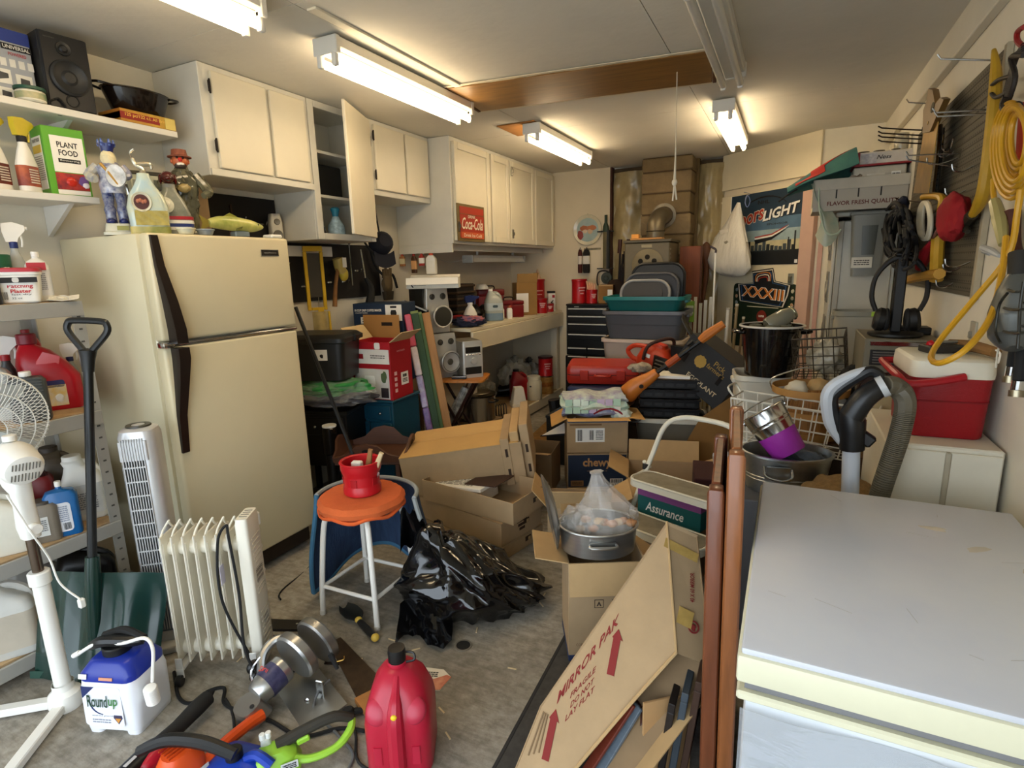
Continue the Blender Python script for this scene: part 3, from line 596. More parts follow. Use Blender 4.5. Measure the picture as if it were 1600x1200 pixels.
# ================================================================== ON TOP OF THE REFRIGERATOR
FT=1.737; POR=m('#dcd8c6',.15,coat=.5,var=.05); BLU=m('#1e2a66',.15,coat=.5,var=.2)
p=Vector((-2.66,1.52,FT)); o=thing('king_decanter','tall blue and white porcelain crowned king figure on the refrigerator','figurine',p,55); o.scale=(.88,.88,.97)
mk('plinth',G().bottle([(.13,.1,.02,0),(.13,.1,.02,.012),(.115,.09,.02,.016),(.105,.08,.02,.05)]),m('#b9b9a6',.3,hex2='#d6d2c0',sc=14),o); patch(.05,.02,m('#8a8a4a',.4),o,(.02,-.046,.03),(75,0,0))
for s in(-1,1):
    mk('leg',G().lathe([(.0,.05),(.024,.05),(.022,.09),(.026,.11),(.02,.13),(.026,.17),(.022,.2),(0,.2)],14,(s*.026,0,0)),m('#8f93a0',.15,hex2='#1c2868',sc=55,coat=.5),o)
    mk('boot',G().blob(.022,.035,.016,(s*.027,-.012,.06),amp=.05,sub=3),BLU,o)
mk('tunic',G().lathe([(0,.18),(.052,.18),(.056,.215),(.05,.25),(.056,.29),(.036,.312),(0,.316)],20),m('#2a3570',.15,hex2='#c9cbd0',sc=28,coat=.5),o)
mk('head',G().blob(.033,.03,.036,(0,-.006,.33),amp=.12,fq=2.5,sub=3),m('#d9cfa8',.2,coat=.4),o)
mk('beard',G().blob(.026,.018,.03,(0,-.026,.312),amp=.2,fq=3,sub=3),m('#cfc7a6',.3),o)
mk('crown',G().lathe([(.024,.352),(.028,.37),(.036,.39),(.028,.374),(.02,.36)],24,wob=lambda a,z:1+(.12*math.cos(a*6)if z>.38 else 0)),BLU,o)
for i in range(6):mk('crown_point',G().lathe([(0,.41),(.004,.405),(.007,.385),(.004,.378)],8,(.031*math.cos(i*1.047),.031*math.sin(i*1.047),0)),m('#4a5fa0',.15),o)
mk('shield',G().lathe([(0,.008),(.03,.006),(.04,.009),(.043,0)],22,(.026,-.058,.25),(90,0,0),1,1.15),m('#a9adb0',.2,hex2='#d8dadc',sc=40),o)
mk('arm',G().tube([(-.05,0,.295),(-.085,-.01,.255),(-.06,-.05,.235)],[.02,.024,.017],10,4),m('#c5bf9e',.2,hex2='#8e93a8',sc=40),o); mk('arm',G().tube([(.05,0,.295),(.07,-.01,.26),(.04,-.045,.25)],[.02,.02,.015],10,4),m('#8f95b0',.2),o)
mk('sash',G().tube([(-.03,-.05,.30),(.0,-.06,.26),(.03,-.058,.21)],.007,8,4),m('#b0863a',.3),o)
mk('sword',G().tube([(.06,-.03,.22),(.075,-.03,.07)],[.006,.004],6,1),STEEL,o)
o=thing('landmark_decanter','pale blue and yellow round shouldered decanter with a face medallion','decanter',(-2.51,1.565,FT),58)
mk('base_strip',G().bottle([(.15,.075,.02,0),(.15,.075,.02,.03)]),m('#c9b46a',.3,hex2='#6d7b3a',sc=10),o)
mk('body',G().bottle([(.145,.07,.03,.03),(.15,.07,.03,.07),(.155,.068,.03,.11),(.13,.06,.028,.16),(.08,.05,.024,.2),(.052,.045,.02,.23),(.046,.044,.02,.25)]),m('#9dbccc',.2,hex2='#d3cd9a',sc=7,coat=.4),o)
mk('medallion_rim',G().lathe([(.0,.004),(.03,.004),(.036,.009),(.038,0)],24,(-.02,-.0355,.13),(90,0,0),1,1.1),m('#d8d4bc',.3),o); q=mk('medallion',G().lathe([(.0,.006),(.028,.006),(.028,0)],24,(-.02,-.0365,.13),(90,0,0),1,1.1),m('#4a1f18',.4),o)
for i in range(4):mk('portrait',G().blob(.007,.004,.009,(-.033+.009*i,-.044,.133+.003*math.sin(i*2)),amp=.2,sub=2),m('#a8674e',.5),o)
mk('relief_ledge',G().sheet(lambda u,v:(-.05+.12*u,-.036-.006*abs(math.sin(u*9+v*5)),.035+.06*v),14,8,.004),m('#8c7f3c',.5,hex2='#b9a95a',sc=18),o)
mk('deer_stopper',G().tube([(0,0,.25),(0,0,.27),(-.02,-.0,.285),(-.03,0,.31)],[.016,.008,.009,.007],8,4).tube([(-.02,0,.285),(.03,0,.29),(.035,0,.27)],[.01,.009,.004],8,4),m('#b4ad98',.15,.6),o)
for s in(-1,1):mk('antler',G().tube([(-.03,0,.31),(-.035,s*.012,.33),(-.02,s*.018,.345)],.003,6,3),m('#b4ad98',.2,.6),o)
o=thing('dog_head_decanter','smoky glass decanter with a dark red dog head and striped band','decanter',(-2.53,1.685,FT),58)
SMK=m('#77786a',.12,trans=.25,hex2='#a9aa9a',sc=14)
mk('body',G().bottle([(.155,.08,.03,.0),(.165,.08,.03,.03),(.155,.078,.03,.08),(.11,.066,.03,.15),(.062,.05,.024,.19),(.05,.048,.023,.21)]),SMK,o)
for z,c_ in((.075,'#a8242c'),(.058,'#e2ded4'),(.043,'#23326e'),(.03,'#e2ded4')):mk('stripe',G().bottle([(.163-.0004*z,.0815,.03,z-.007),(.161,.0815,.03,z+.007)]),m(c_,.3,var=0),o)
mk('medallion',G().lathe([(0,.006),(.024,.005),(.03,0)],22,(-.02,-.036,.13),(78,0,0),1,1.2),m('#c9c8b6',.3),o)
mk('cameo_head',G().blob(.012,.005,.017,(-.018,-.046,.132),amp=.2,sub=3),m('#e2e0d0',.3),o)
mk('collar',G().cyl(.026,.018,(0,0,.205),n=16),m('#8a8a80',.2),o)
DGR=m('#4c130f',.2,coat=.5)
mk('dog_head',G().blob(.028,.034,.028,(0,-.004,.25),amp=.06,sub=3).blob(.016,.024,.013,(0,-.036,.243),amp=.05,sub=3),DGR,o)
for s in(-1,1):mk('ear',G().blob(.008,.016,.024,(s*.029,.004,.244),amp=.1,sub=2),DGR,o)
o=thing('clown_decanter','clear glass tramp clown figure with an orange painted face and hat','figurine',(-2.58,1.79,FT),58)
GL=m('#8f8c70',.08,trans=.45,hex2='#55523f',sc=20,var=0)
mk('foot_base',G().bottle([(.12,.085,.03,0),(.115,.08,.03,.024),(.1,.07,.03,.03)]),m('#7d7d70',.15,.3),o)
mk('figure_body',G().bottle([(.09,.06,.028,.03),(.1,.07,.03,.1),(.09,.06,.028,.15),(.12,.075,.034,.2),(.13,.075,.036,.25),(.08,.06,.028,.295),(.04,.04,.019,.31)]).blob(.056,.04,.125,(0,0,.185),amp=.3,fq=4,sub=4,seed=3),GL,o)
mk('arm',G().tube([(-.055,0,.28),(-.085,-.02,.22),(-.03,-.055,.205)],[.022,.024,.014],9,4),GL,o); mk('arm',G().tube([(.055,0,.28),(.1,-.02,.21),(.075,-.05,.185)],[.022,.024,.014],9,4),GL,o)
mk('hands',G().blob(.028,.02,.02,(0,-.056,.215),amp=.2,sub=3),m('#a8925c',.2),o)
mk('head',G().blob(.034,.034,.038,(0,-.002,.342),amp=.04,sub=3),m('#b8623a',.4),o); mk('nose',G().blob(.009,.009,.009,(0,-.037,.342),sub=2,amp=0),m('#c22a22',.3),o)
mk('mouth',G().blob(.017,.008,.011,(0,-.03,.322),sub=2,amp=.05),m('#e6dfd0',.4),o); mk('beard',G().blob(.027,.024,.016,(0,-.014,.318),sub=2,amp=.1),m('#43352c',.6),o)
for s in(-1,1):mk('eye',G().blob(.005,.004,.006,(s*.012,-.034,.352),sub=2,amp=0),m('#2a1a14',.4),o); mk('ear',G().blob(.006,.008,.012,(s*.034,0,.34),sub=2,amp=0),m('#b8623a',.4),o)
mk('hat',G().lathe([(0,.392),(.03,.39),(.034,.366),(.05,.36),(.05,.356),(.03,.356)],22),m('#7a3f28',.6),o)
o=thing('fish_decoy','yellow green carved fish lying on the front of the refrigerator top','ornament',(-2.47,1.96,FT+.06),84); o.scale=(.85,.85,.9)
mk('body',G().tube([(-.16,0,.0),(-.1,0,.006),(0,0,.002),(.09,0,-.004),(.14,0,-.006),(.172,0,-.006)],[.02,.034,.04,.034,.022,.008],14,5),m('#8f9a4a',.25,hex2='#c3bd6a',sc=16,coat=.4),o)
mk('tail_fin',G().prism([(-.15,.01),(-.21,.04),(-.195,0),(-.21,-.04),(-.15,-.01)],.006,(0,.003,0),(90,0,0)),m('#8a7a34',.3),o); mk('dorsal_fin',G().prism([(-.08,.035),(-.03,.06),(.03,.035)],.005,(0,.002,0),(90,0,0)),m('#8a8a3a',.3),o)
mk('side_fin',G().prism([(.0,.0),(-.04,-.012),(-.045,-.025),(-.01,-.015)],.004,(.02,-.036,-.01),(90,0,0)),m('#5a5a28',.3),o); mk('eye',G().blob(.006,.004,.006,(.13,-.021,.004),sub=2,amp=0),INK,o)
mk('stand',G().box(.09,.06,.03,(.02,0,-.066),b=.006).box(.05,.03,.012,(.02,0,-.04),b=.003),m('#6d7a80',.3),o)
o=thing('picture_frame','small dark framed picture leaning on the wall behind the decanters','picture',(-2.95,1.83,FT+.20),75)
FD=m('#3d3a30',.5)
for(w_,h_,x,z)in((.26,.018,0,.12),(.26,.018,0,0),(.018,.13,-.121,.005),(.018,.13,.121,.005)):mk('frame_rail',G().box(w_,.02,h_,(x,0,z),b=.003),FD,o)
q=patch(.23,.11,m('#aeb39a',.6,hex2='#c9cbb8',sc=18),o,(0,-.004,.07),FR,'picture'); patch(.04,.06,m('#5b6058',.6),q,(.07,.0,.001),TP,'photo');
for i in range(4):patch(.02,.05,m('#8f958a',.6),q,(-.06+.027*i,0,.001),TP,'photo')
mk('easel_back',G().box(.2,.06,.2,(0,.04,-.20),b=.004),m('#6b5a40',.7),o)
o=thing('wooden_box','brown wooden box with two round brass knobs behind the king figure','box',(-2.82,1.70,FT),60)
mk('box_body',G().box(.13,.1,.17,b=.004),m('#6b4220',.5,var=.2,stretch=(1,1,6)),o)
for i in range(2):mk('brass_knob',G().blob(.017,.017,.017,(-.03+.06*i,-.06,.14),sub=3,amp=0),BRASS,o)
mk('gilt_band',G().box(.11,.006,.012,(0,-.053,.1),b=.001),BRASS,o)
o=thing('green_flask','small sea green glass bottle behind the landmark decanter','bottle',(-2.80,1.85,FT),60)
mk('body',G().bottle([(.09,.06,.025,0),(.1,.065,.028,.08),(.1,.065,.028,.16),(.05,.045,.02,.2)]),m('#6fa596',.15,trans=.3,var=0),o); mk('stopper',G().box(.05,.045,.045,(0,0,.198),b=.006),m('#cfd6cc',.3),o)
solo('cardboard_sheet','small brown cardboard sheet standing behind the clown figure','cardboard',G().box(.14,.01,.3,b=.001),CARDD,(-2.90,2.06,FT),70)
for lab,x,y,c_ in(('squat pale ceramic dish in front of the dog head decanter',-2.43,1.67,'#d5d2b8'),('squat grey ceramic dish in front of the clown figure',-2.44,1.77,'#8d959a')):
    o=thing('ceramic_dish',lab,'dish',(x,y,FT),40); mk('bowl',G().pot(.03,.028,.004,.036,20),m(c_,.25),o); mk('foot_ring',G().cyl(.026,.004,n=18),m(c_,.3),o)
o=thing('desk_speaker','small white twin cone speaker at the far edge of the refrigerator top','speaker',(-2.985,2.66,1.74),70); mk('wall_peg',G().box(.02,.03,.02,b=0),WHT,o,(-.0,.04,.1))
mk('enclosure',G().bottle([(.075,.07,.015,0),(.075,.07,.015,.14),(.06,.06,.015,.19)]),m('#cdc8b8',.4),o)
for z,r_ in((.06,.028),(.14,.018)):mk('cone',G().lathe([(0,.002),(r_*.8,.006),(r_,.008),(r_*1.1,0)],20,(0,-.034,z),(90,0,0)),m('#77756c',.4),o)
# ================================================================== THE NEAR FLOOR, LEFT HALF
def cord(name,label,pts,r=.0045,mat=RUB,z=None,cat='cord',k=6):
    """cord lying on the floor; pts are points, or pixels with a height"""
    P=[Zp(p[0],p[1],(p[2]if len(p)>2 else 0)+r+.001)if abs(p[0])>5 else Vector(p)for p in pts]
    return solo(name,label,cat,G().tube(P,r,7,k),mat)
# --- pedestal fan
FB=Vector((-2.31,.86,0)); FW_=m('#e4e2da',.35,var=.03)
o=thing('pedestal_fan','white pedestal fan seen from behind on a crossed base','fan',FB,0)
mk('hub',G().lathe([(.05,.0),(.055,.02),(.05,.06),(.034,.075),(.034,.1)],20),FW_,o)
for px,py in((-30,1118),(18,1205),(143,1080)):
    e=Zp(px,py,.02)-FB; d_=e.to_2d().length; a=math.degrees(math.atan2(e.y,e.x)); d_=max(d_,.33)if px!=143 else max(d_,.2)
    mk('leg',G().box(d_,.04,.03,(d_/2,0,.0),b=.004),FW_,o,(0,0,.008),(0,0,a))
mk('leg',G().box(.09,.04,.03,(.045,0,0),b=.004),FW_,o,(0,0,.008),(0,0,150))
mk('outer_pole',G().cyl(.026,.46,(0,0,.06)),FW_,o); mk('collar',G().cyl(.033,.05,(0,0,.50)),FW_,o)
mk('inner_pole',G().cyl(.017,.22,(0,0,.54)),m('#6d6055',.25,1),o); mk('neck',G().bottle([(.06,.05,.02,.68),(.065,.06,.02,.72),(.055,.055,.02,.80),(.06,.06,.02,.9)]),FW_,o)
mk('height_knob',G().cyl(.018,.03,(.03,0,.72),(0,90,0),n=12),FW_,o); mk('tilt_arm',G().tube([(0,.0,.84),(-.02,-.02,.90),(0,0,.97)],.024,10,4),FW_,o)
mt=mk('motor_housing',G().lathe([(0,-.1),(.04,-.1),(.058,-.092),(.068,-.07),(.07,0),(.06,.03),(0,.03)],24),FW_,o,(0,0,.965)); mt.scale=(.9,.9,.95)
HD=Vector((0,0,1)).rotation_difference(Vector((-.90,.10,.30))).to_matrix().to_4x4()
mt.rotation_euler=HD.to_euler()
for i in range(9):
    for s in(-1,1):mk('vent_slot',G().box(.032-.002*abs(i-4),.0035,.002,(s*.022,-.04+.01*i,0),b=0,base=False),m('#6d6a62',.6),mt,(0,0,-.1005))
mk('oscillation_knob',G().cyl(.02,.02,(0,0,0),n=14),FW_,o,(0,0,1.028))
g=G(); AX=HD.to_3x3()@Vector((0,0,1)); c_=Vector((0,0,.965))+AX*.10+Vector((-.018,-.055,.075))
NW=84
for i in range(NW):
    a=2*math.pi*i/NW; u=(math.cos(a),math.sin(a))
    g.tube([(u[0]*r_,u[1]*r_,z_)for r_,z_ in((.07,-.055),(.14,-.05),(.195,-.025),(.205,0),(.195,.03),(.13,.06),(.05,.065))],.0011,4,2)
for r_,z_ in((.205,0),(.206,.006),(.15,-.048),(.11,-.053),(.07,-.055),(.15,.055)):g.tube([(r_*math.cos(t*.2618),r_*math.sin(t*.2618),z_)for t in range(24)],.002,5,2,True)
gr=mk('grille',g,FW_,o,c_); gr.rotation_euler=HD.to_euler(); gr['kind']='stuff'
for i in range(3):
    b_=mk('blade',G().sheet(lambda u,v:((.03+.14*u),(.05+.09*u)*(v-.5)*1.2,.03*(v-.5)),6,4,.002),m('#d5d8d4',.3,trans=.2,var=0),o,c_); b_.rotation_euler=(HD@Matrix.Rotation(rad(120*i+20),4,'Z')).to_euler()
mk('power_cord',G().tube([(.03,-.05,.86),(.06,-.02,.72),(.045,.02,.6),(.06,.03,.5),(.11,.06,.43)],.0035,6,6),FW_,o); mk('plug',G().box(.02,.02,.035,(.11,.06,.40),b=.004),FW_,o)
# --- snow shovel
SB=Vector((-2.37,.985,0)); GRN=m('#123029',.25,var=.15,coat=.3)
o=thing('snow_shovel','dark green snow shovel with a black D grip standing on its blade','shovel',SB,rot=(-7,4,29))
def bl(u,v):
    x=(u-.5)*.5*(1-.06*(1-v)); z=.005+.42*v; rb=.008*math.cos(u*math.pi*8)*max(0,math.sin(v*math.pi)); return(x,.06*math.sin(v*1.5)+.05*(2*u-1)**2-.04-rb,z-.02*abs(2*u-1)**3*(1 if v>.5 else 0))
mk('blade',G().sheet(bl,48,12,.004),GRN,o); mk('wear_strip',G().box(.49,.006,.03,(0,.0,.0),b=.001),m('#2c4a3f',.4),o)
mk('socket',G().lathe([(.0,.1),(.018,.12),(.026,.25),(.028,.42),(.024,.5),(0,.5)],16,(0,.0,.0)),GRN,o)
mk('shaft',G().cyl(.0165,.84,(0,.0,.46)),m('#121414',.35),o)
mk('grip',G().tube([(0,0,1.28),(-.028,0,1.315),(-.07,0,1.37),(-.07,0,1.40),(-.05,0,1.412),(.05,0,1.412),(.07,0,1.40),(.07,0,1.37),(.028,0,1.315),(0,0,1.28)],.0125,10,4),m('#161717',.35),o); mk('grip_collar',G().lathe([(0,1.22),(.02,1.22),(.024,1.27),(.03,1.3),(0,1.31)],14),m('#161717',.35),o)
# --- tower fan
SIL=m('#c9cacc',.28,.35,var=.03)
o=thing('tower_fan','silver tower fan with black louvres between shovel and refrigerator','fan',(-2.33,1.28,0),40); o.scale=(.82,.82,1)
mk('base',G().cyl(.15,.03,n=32),m('#b9b9b5',.4),o); mk('column',G().bottle([(.16,.16,.05,.03),(.165,.17,.05,.05),(.165,.17,.05,.93),(.15,.155,.05,.955),(.12,.12,.05,.965)],k=5),SIL,o)
mk('louvre_recess',G().box(.095,.012,.6,(-.008,-.083,.24),b=.002),m('#121214',.6),o)
for i in range(9):mk('vertical_fin',G().box(.0045,.012,.84,(-.054+.0115*i,-.089,.09),b=.001),SIL,o)
for i in range(10):mk('crossbar',G().box(.098,.012,.006,(-.008,-.088,.27+.06*i),b=.001),SIL,o)
mk('front_plate',G().bottle([(.125,.02,.008,.08),(.125,.02,.008,.24)],(-.008,-.08,0)),m('#6d7682',.3,.5),o); mk('front_plate',G().bottle([(.125,.02,.008,.84),(.125,.02,.008,.92)],(-.008,-.08,0)),SIL,o)
mk('control_ring',G().lathe([(.03,.0),(.032,.006),(.054,.006),(.056,0)],28),m('#3a382f',.3),o,(0,0,.966)); mk('control_dial',G().lathe([(0,.008),(.028,.006),(.03,0)],24),SIL,o,(0,0,.966))
# --- oil radiator
RW=m('#e2ddcd',.35,var=.03); hx=Vector((-2.06,1.17,0)); o=thing('oil_radiator','white seven fin oil filled radiator with side control panel','radiator',(-1.945,1.265,0),31); o.scale=(.96,.95,.95)
for i in range(7):
    x=-.165+.042*i
    g=G().box(.007,.13,.56,(x,0,.07),b=.003); g.tube([(x,-.058,.62),(x,-.03,.645),(x+.012,0,.675)],.0045,6,3).tube([(x,.058,.62),(x,.03,.645),(x+.012,0,.675)],.0045,6,3)
    f_=mk('fin',g,RW,o); mk('fin_edge',G().box(.012,.014,.50,(x,-.052,.1),b=.004).box(.012,.014,.50,(x,.052,.1),b=.004),RW,f_)
for z in(.56,.11):mk('oil_pipe',G().lathe([(0,0),(.03,.0),(.036,.01)]+[q for i in range(7)for q in((.036,.012+.042*i),(.03,.028+.042*i))]+[(.03,.3),(0,.3)],20,(-.19,0,z),(0,90,0)),RW,o)
mk('control_panel',G().bottle([(.045,.125,.012,.03),(.05,.13,.012,.05),(.05,.13,.012,.66),(.045,.12,.012,.685)]),RW,o,(.145,0,0))
for i in range(24):
    if not 9<=i<=11:mk('panel_vent',G().box(.003,.075,.006,b=.001),m('#c9c3b2',.4),o,(.171,0,.08+.022*i))
scr(.07,.06,8,m('#5b5850',.6),o,(.1705,0,.42),RT); patch(.05,.055,m('#a9a59a',.5),o,(.1702,.01,.2),RT)
for i in range(4):mk('top_vent',G().box(.03,.006,.003,b=0),m('#8b867a',.5),o,(.145,-.03+.02*i,.684))
for z in(.5,.39):mk('control_knob',G().cyl(.018,.022,n=14),WHT,o,(.145,.062,z),(-90,0,0))
mk('top_handle',G().box(.03,.02,.06,b=.006),WHT,o,(.155,.07,.6))
for x in(-.15,.14):
    ft=mk('foot',G().box(.03,.20,.014,b=.003),m('#d9d7d0',.3,.3),o,(x,0,.055))
    for s in(-1,1):mk('foot_strap',G().box(.028,.006,.09,b=.002),m('#d9d7d0',.3,.3),ft,(0,s*.095,-.03)); mk('caster',G().cyl(.022,.024,(-.012,0,0),(0,90,0),n=14),BLK,ft,(0,s*.11,-.0325))
mk('power_cord',G().tube([(.13,-.07,.05),(.05,-.09,.35),(.06,-.085,.6),(.09,-.06,.665),(.1,-.075,.62),(.13,-.12,.4),(.16,-.2,.2),(.2,-.17,.06),(.24,-.10,.006),(.36,-.06,.006)],.0055,7,7),RUB,o)
mk('warning_tag',G().box(.002,.035,.08,b=0),m('#c9c4d8',.5),o,(.055,-.07,.42))
# --- weed killer sprayer
o=thing('garden_sprayer','white weed killer jug with blue top, pump hose and printed label','sprayer',(-2.035,.935,0),20)
mk('tank',G().bottle([(.20,.17,.02,.018),(.205,.172,.025,.05),(.215,.18,.035,.17),(.205,.17,.035,.205)],k=4),m('#e3e5ea',.35,var=.02),o)
for x in(-.07,.07):mk('foot',G().bottle([(.05,.165,.015,0),(.06,.17,.02,.02)]),m('#e3e5ea',.35),o,(x,0,0))
mk('blue_top',G().bottle([(.207,.172,.035,.205),(.203,.168,.03,.225),(.15,.13,.03,.262),(.13,.11,.03,.268)],k=4),m('#1c2f8e',.3,var=.05),o)
mk('pump_cap',G().cyl(.045,.03,(-.01,0,.266),n=20),BLK,o); mk('pump_handle',G().tube([(-.1,-.01,.285),(-.04,-.02,.315),(.04,.0,.305),(.08,.02,.3)],[.014,.02,.02,.016],10,4),BLK,o); mk('folded_handle',G().tube([(-.08,.03,.30),(0,.03,.325),(.09,.01,.31)],.015,8,4),BLKM,o)
mk('spray_wand',G().tube([(-.13,-.03,.27),(-.05,-.03,.315),(.03,-.02,.31),(.1,0,.32),(.135,-.01,.29),(.14,-.03,.22),(.14,-.04,.18)],.006,8,5),WHT,o); mk('wand_tip',G().cyl(.009,.03,n=12),WHT,o,(-.155,-.03,.258),(0,60,0))
mk('hose_coil',G().lathe([(0,0)]+[q for i in range(8)for q in((.022,.003+.009*i),(.019,.0075+.009*i))]+[(0,.075)],16),WHT,o,(.14,-.05,.11),(12,8,0))
q=patch(.145,.15,m('#dfe2ea',.4),o,(-.015,-.0905,.115),(88,0,0),r=.012); LN=m('#1d2a5a',.5,var=0); LG=m('#1e3d2c',.5,var=0)
mk('logo_ring',G().tube([(.047*math.cos(rad(a)),.05*math.sin(rad(a)),0)for a in range(95,350,15)],[.001,.0035,.005,.0035,.001],6,1),LN,q,(.0,.02,-.002))
txt('Round',.078,.046,LG,q,(-.016,.022,.004),TP,shear=.15,bold=.015); txt('up',.034,.036,m('#3d7a3a',.5,var=0),q,(.042,.014,.004),TP,shear=.15,bold=.01)
mk('corner_flash',G().prism([(0,0),(.05,0),(0,-.045)],.0012),LN,q,(-.072,.074,.0004)); txt('weed and grass killer',.09,.008,m('#555a6a',.6),q,(0,-.035,.001),TP); scr(.07,.018,2,m('#8a8f9c',.6),q,(-.01,-.055,.001),TP)
poly([(-.015,.015),(.015,.015),(.017,.004),(0,-.02),(-.017,.004)],m('#3b3550',.5),q,(.052,-.045,.0005),TP,'badge'); poly([(-.011,.003),(.011,.003),(0,-.014)],m('#c98a3a',.5),q,(.052,-.045,.0016),TP,'badge_flame')
patch(.03,.016,PAPER,o,(-.075,-.0862,.225),(75,0,0),'print'); patch(.05,.01,m('#c98a6a',.5),o,(.01,-.0862,.22),(75,0,0),'print')
# --- tools on the floor by the camera
ORG=m('#d8501c',.35,var=.06)
A_=Zp(192,1215,.05); B_=Zp(325,1090,.05); L_=(B_-A_).length; an=math.degrees(math.atan2(B_.y-A_.y,B_.x-A_.x))
o=thing('string_trimmer','black and red cordless trimmer shaft lying by the sprayer','trimmer',(A_.x,A_.y,.045),an)
mk('grip',G().tube([(.12,0,0),(.2,0,0),(L_-.05,0,.005),(L_,0,.005)],[.03,.026,.03,.027],12,3),m('#191817',.7),o); mk('shaft_body',G().bottle([(.06,.055,.015,0),(.065,.06,.015,.15)],(-.05,0,0),(0,90,0)),m('#141414',.4),o)
mk('red_housing',G().blob(.09,.04,.035,(-.04,-.035,-.005),amp=.06,sub=3),m('#a3182a',.35),o); mk('red_housing',G().blob(.06,.025,.03,(.09,-.03,0),amp=.06,sub=3),m('#a3182a',.35),o)
patch(.04,.012,m('#b9b9b9',.4),o,(.03,-.0,.034),(0,0,0)); mk('cord_stub',G().tube([(L_,0,.005),(L_+.03,.01,.0),(L_+.05,.03,-.02)],[.012,.008,.005],8,4),RUB,o)
A_=Zp(292,1190,.08); B_=Zp(388,1125,.06)
o=thing('hedge_trimmer','orange hedge trimmer with a wide black hand guard','trimmer',(A_.x,A_.y,.0),math.degrees(math.atan2(B_.y-A_.y,B_.x-A_.x)))
mk('motor_body',G().bottle([(.12,.1,.03,.0),(.14,.11,.04,.03),(.13,.1,.04,.1),(.09,.07,.03,.14)],(-.02,.0,0)),ORG,o)
for i in range(5):mk('cooling_rib',G().box(.07,.003,.006,(-.02,.04-.014*i,.139-.0*i),b=.001),m('#a83a12',.4),o)
mk('rear_handle',G().tube([(.02,-.03,.05),(.1,-.015,.055),(.2,0,.045),(.26,.0,.04)],[.022,.02,.02,.022],10,4),ORG,o)
mk('hand_guard',G().tube([(-.08,.1,.14),(-.03,.03,.17),(.02,-.07,.165),(.06,-.16,.13)],[.016,.02,.02,.018],10,5),m('#131313',.45),o)
q=patch(.05,.03,m('#cfccc4',.4),o,(.01,-.054,.06),FR); patch(.05,.008,m('#8a2020',.4),q,(0,-.008,.001),TP)
mk('cutter_bar',G().box(.4,.05,.012,(-.27,-.02,.02),b=.002),m('#4a4a4a',.35,1),o)
o=thing('fluid_jug','blue plastic jug with black cap at the bottom edge of the photo','jug',Zp(383,1215,0),10); BJ=m('#15389a',.35,var=.06)
mk('body',G().bottle([(.2,.12,.03,0),(.22,.13,.04,.02),(.21,.13,.04,.06),(.1,.08,.03,.08)]),BJ,o); mk('cap',G().cyl(.026,.03,(-.02,-.01,.08),n=18),BLK,o); mk('handle',G().tube([(.02,0,.08),(.06,0,.1),(.11,0,.075)],.016,8,3),BJ,o)
o=thing('grass_shears','lime green electric grass trimmer with black rubber grip','trimmer',Zp(448,1200,0),52); LIM=m('#8fc23a',.35,var=.06)
mk('motor_body',G().bottle([(.14,.1,.03,.0),(.16,.11,.035,.03),(.13,.09,.03,.07),(.07,.06,.02,.09)],(-.03,0,0)),LIM,o)
mk('loop_handle',G().tube([(.0,-.02,.06),(.07,-.045,.045),(.15,-.045,.05),(.2,-.02,.07),(.215,.01,.085)],[.014,.012,.012,.014,.012],8,5),LIM,o); mk('upper_handle',G().tube([(-.02,.01,.085),(.08,.015,.105),(.16,.012,.115),(.215,.01,.088)],[.02,.018,.018,.014],10,5),m('#2d2a22',.8),o)
mk('trigger',G().box(.04,.012,.02,(.06,-.005,.075),(0,-10,0),b=.004),LIM,o)
mk('blade_clamp',G().bottle([(.034,.026,.01,0),(.03,.024,.01,.03)],(-.05,.03,.08)),m('#cfd2ca',.3),o)
for s in(-1,1):mk('clamp_socket',G().cyl(.009,.02,(-.05+s*.009,.03,.108),n=12),m('#e0e2dc',.3),o)
mk('sticker',G().box(.05,.002,.025,(.01,-.058,.045),b=0),m('#cdd0d2',.4),o); scr(.04,.02,3,INK,o,(.01,-.0595,.057),FR)
# --- circular saw
ALU=m('#b4b4b2',.28,.9,var=.08)
o=thing('circular_saw','polished aluminium circular saw lying on its base with round guards','saw',(-1.60,1.25,0),8)
mk('base_plate',G().box(.30,.16,.004,(.10,.0,.01),(10,0,-30),b=.001),m('#9a9a96',.35,.9),o)
def rot_part(name,prof,loc,mat,par=o,n=36):return mk(name,G().lathe(prof,n),mat,par,loc,(104,0,-14))
rot_part('upper_guard',[(0,-.022),(.085,-.022),(.095,-.014),(.096,.016),(.088,.024),(0,.024)],(.02,.05,.135),ALU); rot_part('lower_guard',[(0,-.02),(.088,-.02),(.098,-.012),(.098,.016),(.09,.022),(0,.022)],(.05,.135,.145),m('#a09f9c',.3,.9))
rot_part('motor',[(0,0),(.046,0),(.052,.006),(.052,.08),(.046,.11),(.036,.13),(0,.13)],(.0,-.0,.115),ALU,n=24); rot_part('motor_label',[(.0527,.03),(.0529,.09)],(.0,-.0,.115),m('#2a2a4a',.4,hex2='#4a4a66',sc=40),n=24); txt('SKIL',.05,.02,m('#b03a30',.5),o,(-.025,-.075,.15),(50,0,-14),bold=.02,shear=.2)
mk('end_housing',G().bottle([(.10,.10,.02,0),(.09,.08,.03,.07)],(-.03,-.135,.01),(20,0,-14)),ALU,o); mk('screw_hole',G().cyl(.008,.003,n=10),INK,o,(-.0,-.17,.085),(20,0,0))
mk('handle',G().tube([(-.06,-.06,.09),(-.10,.0,.14),(-.09,.06,.165),(-.04,.09,.17)],[.014,.016,.016,.014],10,4),ALU,o); mk('front_knob',G().blob(.02,.028,.026,(-.13,-.02,.10),sub=3,amp=.04),BLK,o); mk('wire_guard',G().tube([(-.07,-.04,.17),(-.09,-.07,.13),(-.08,-.08,.08)],.004,6,3),CHR,o)
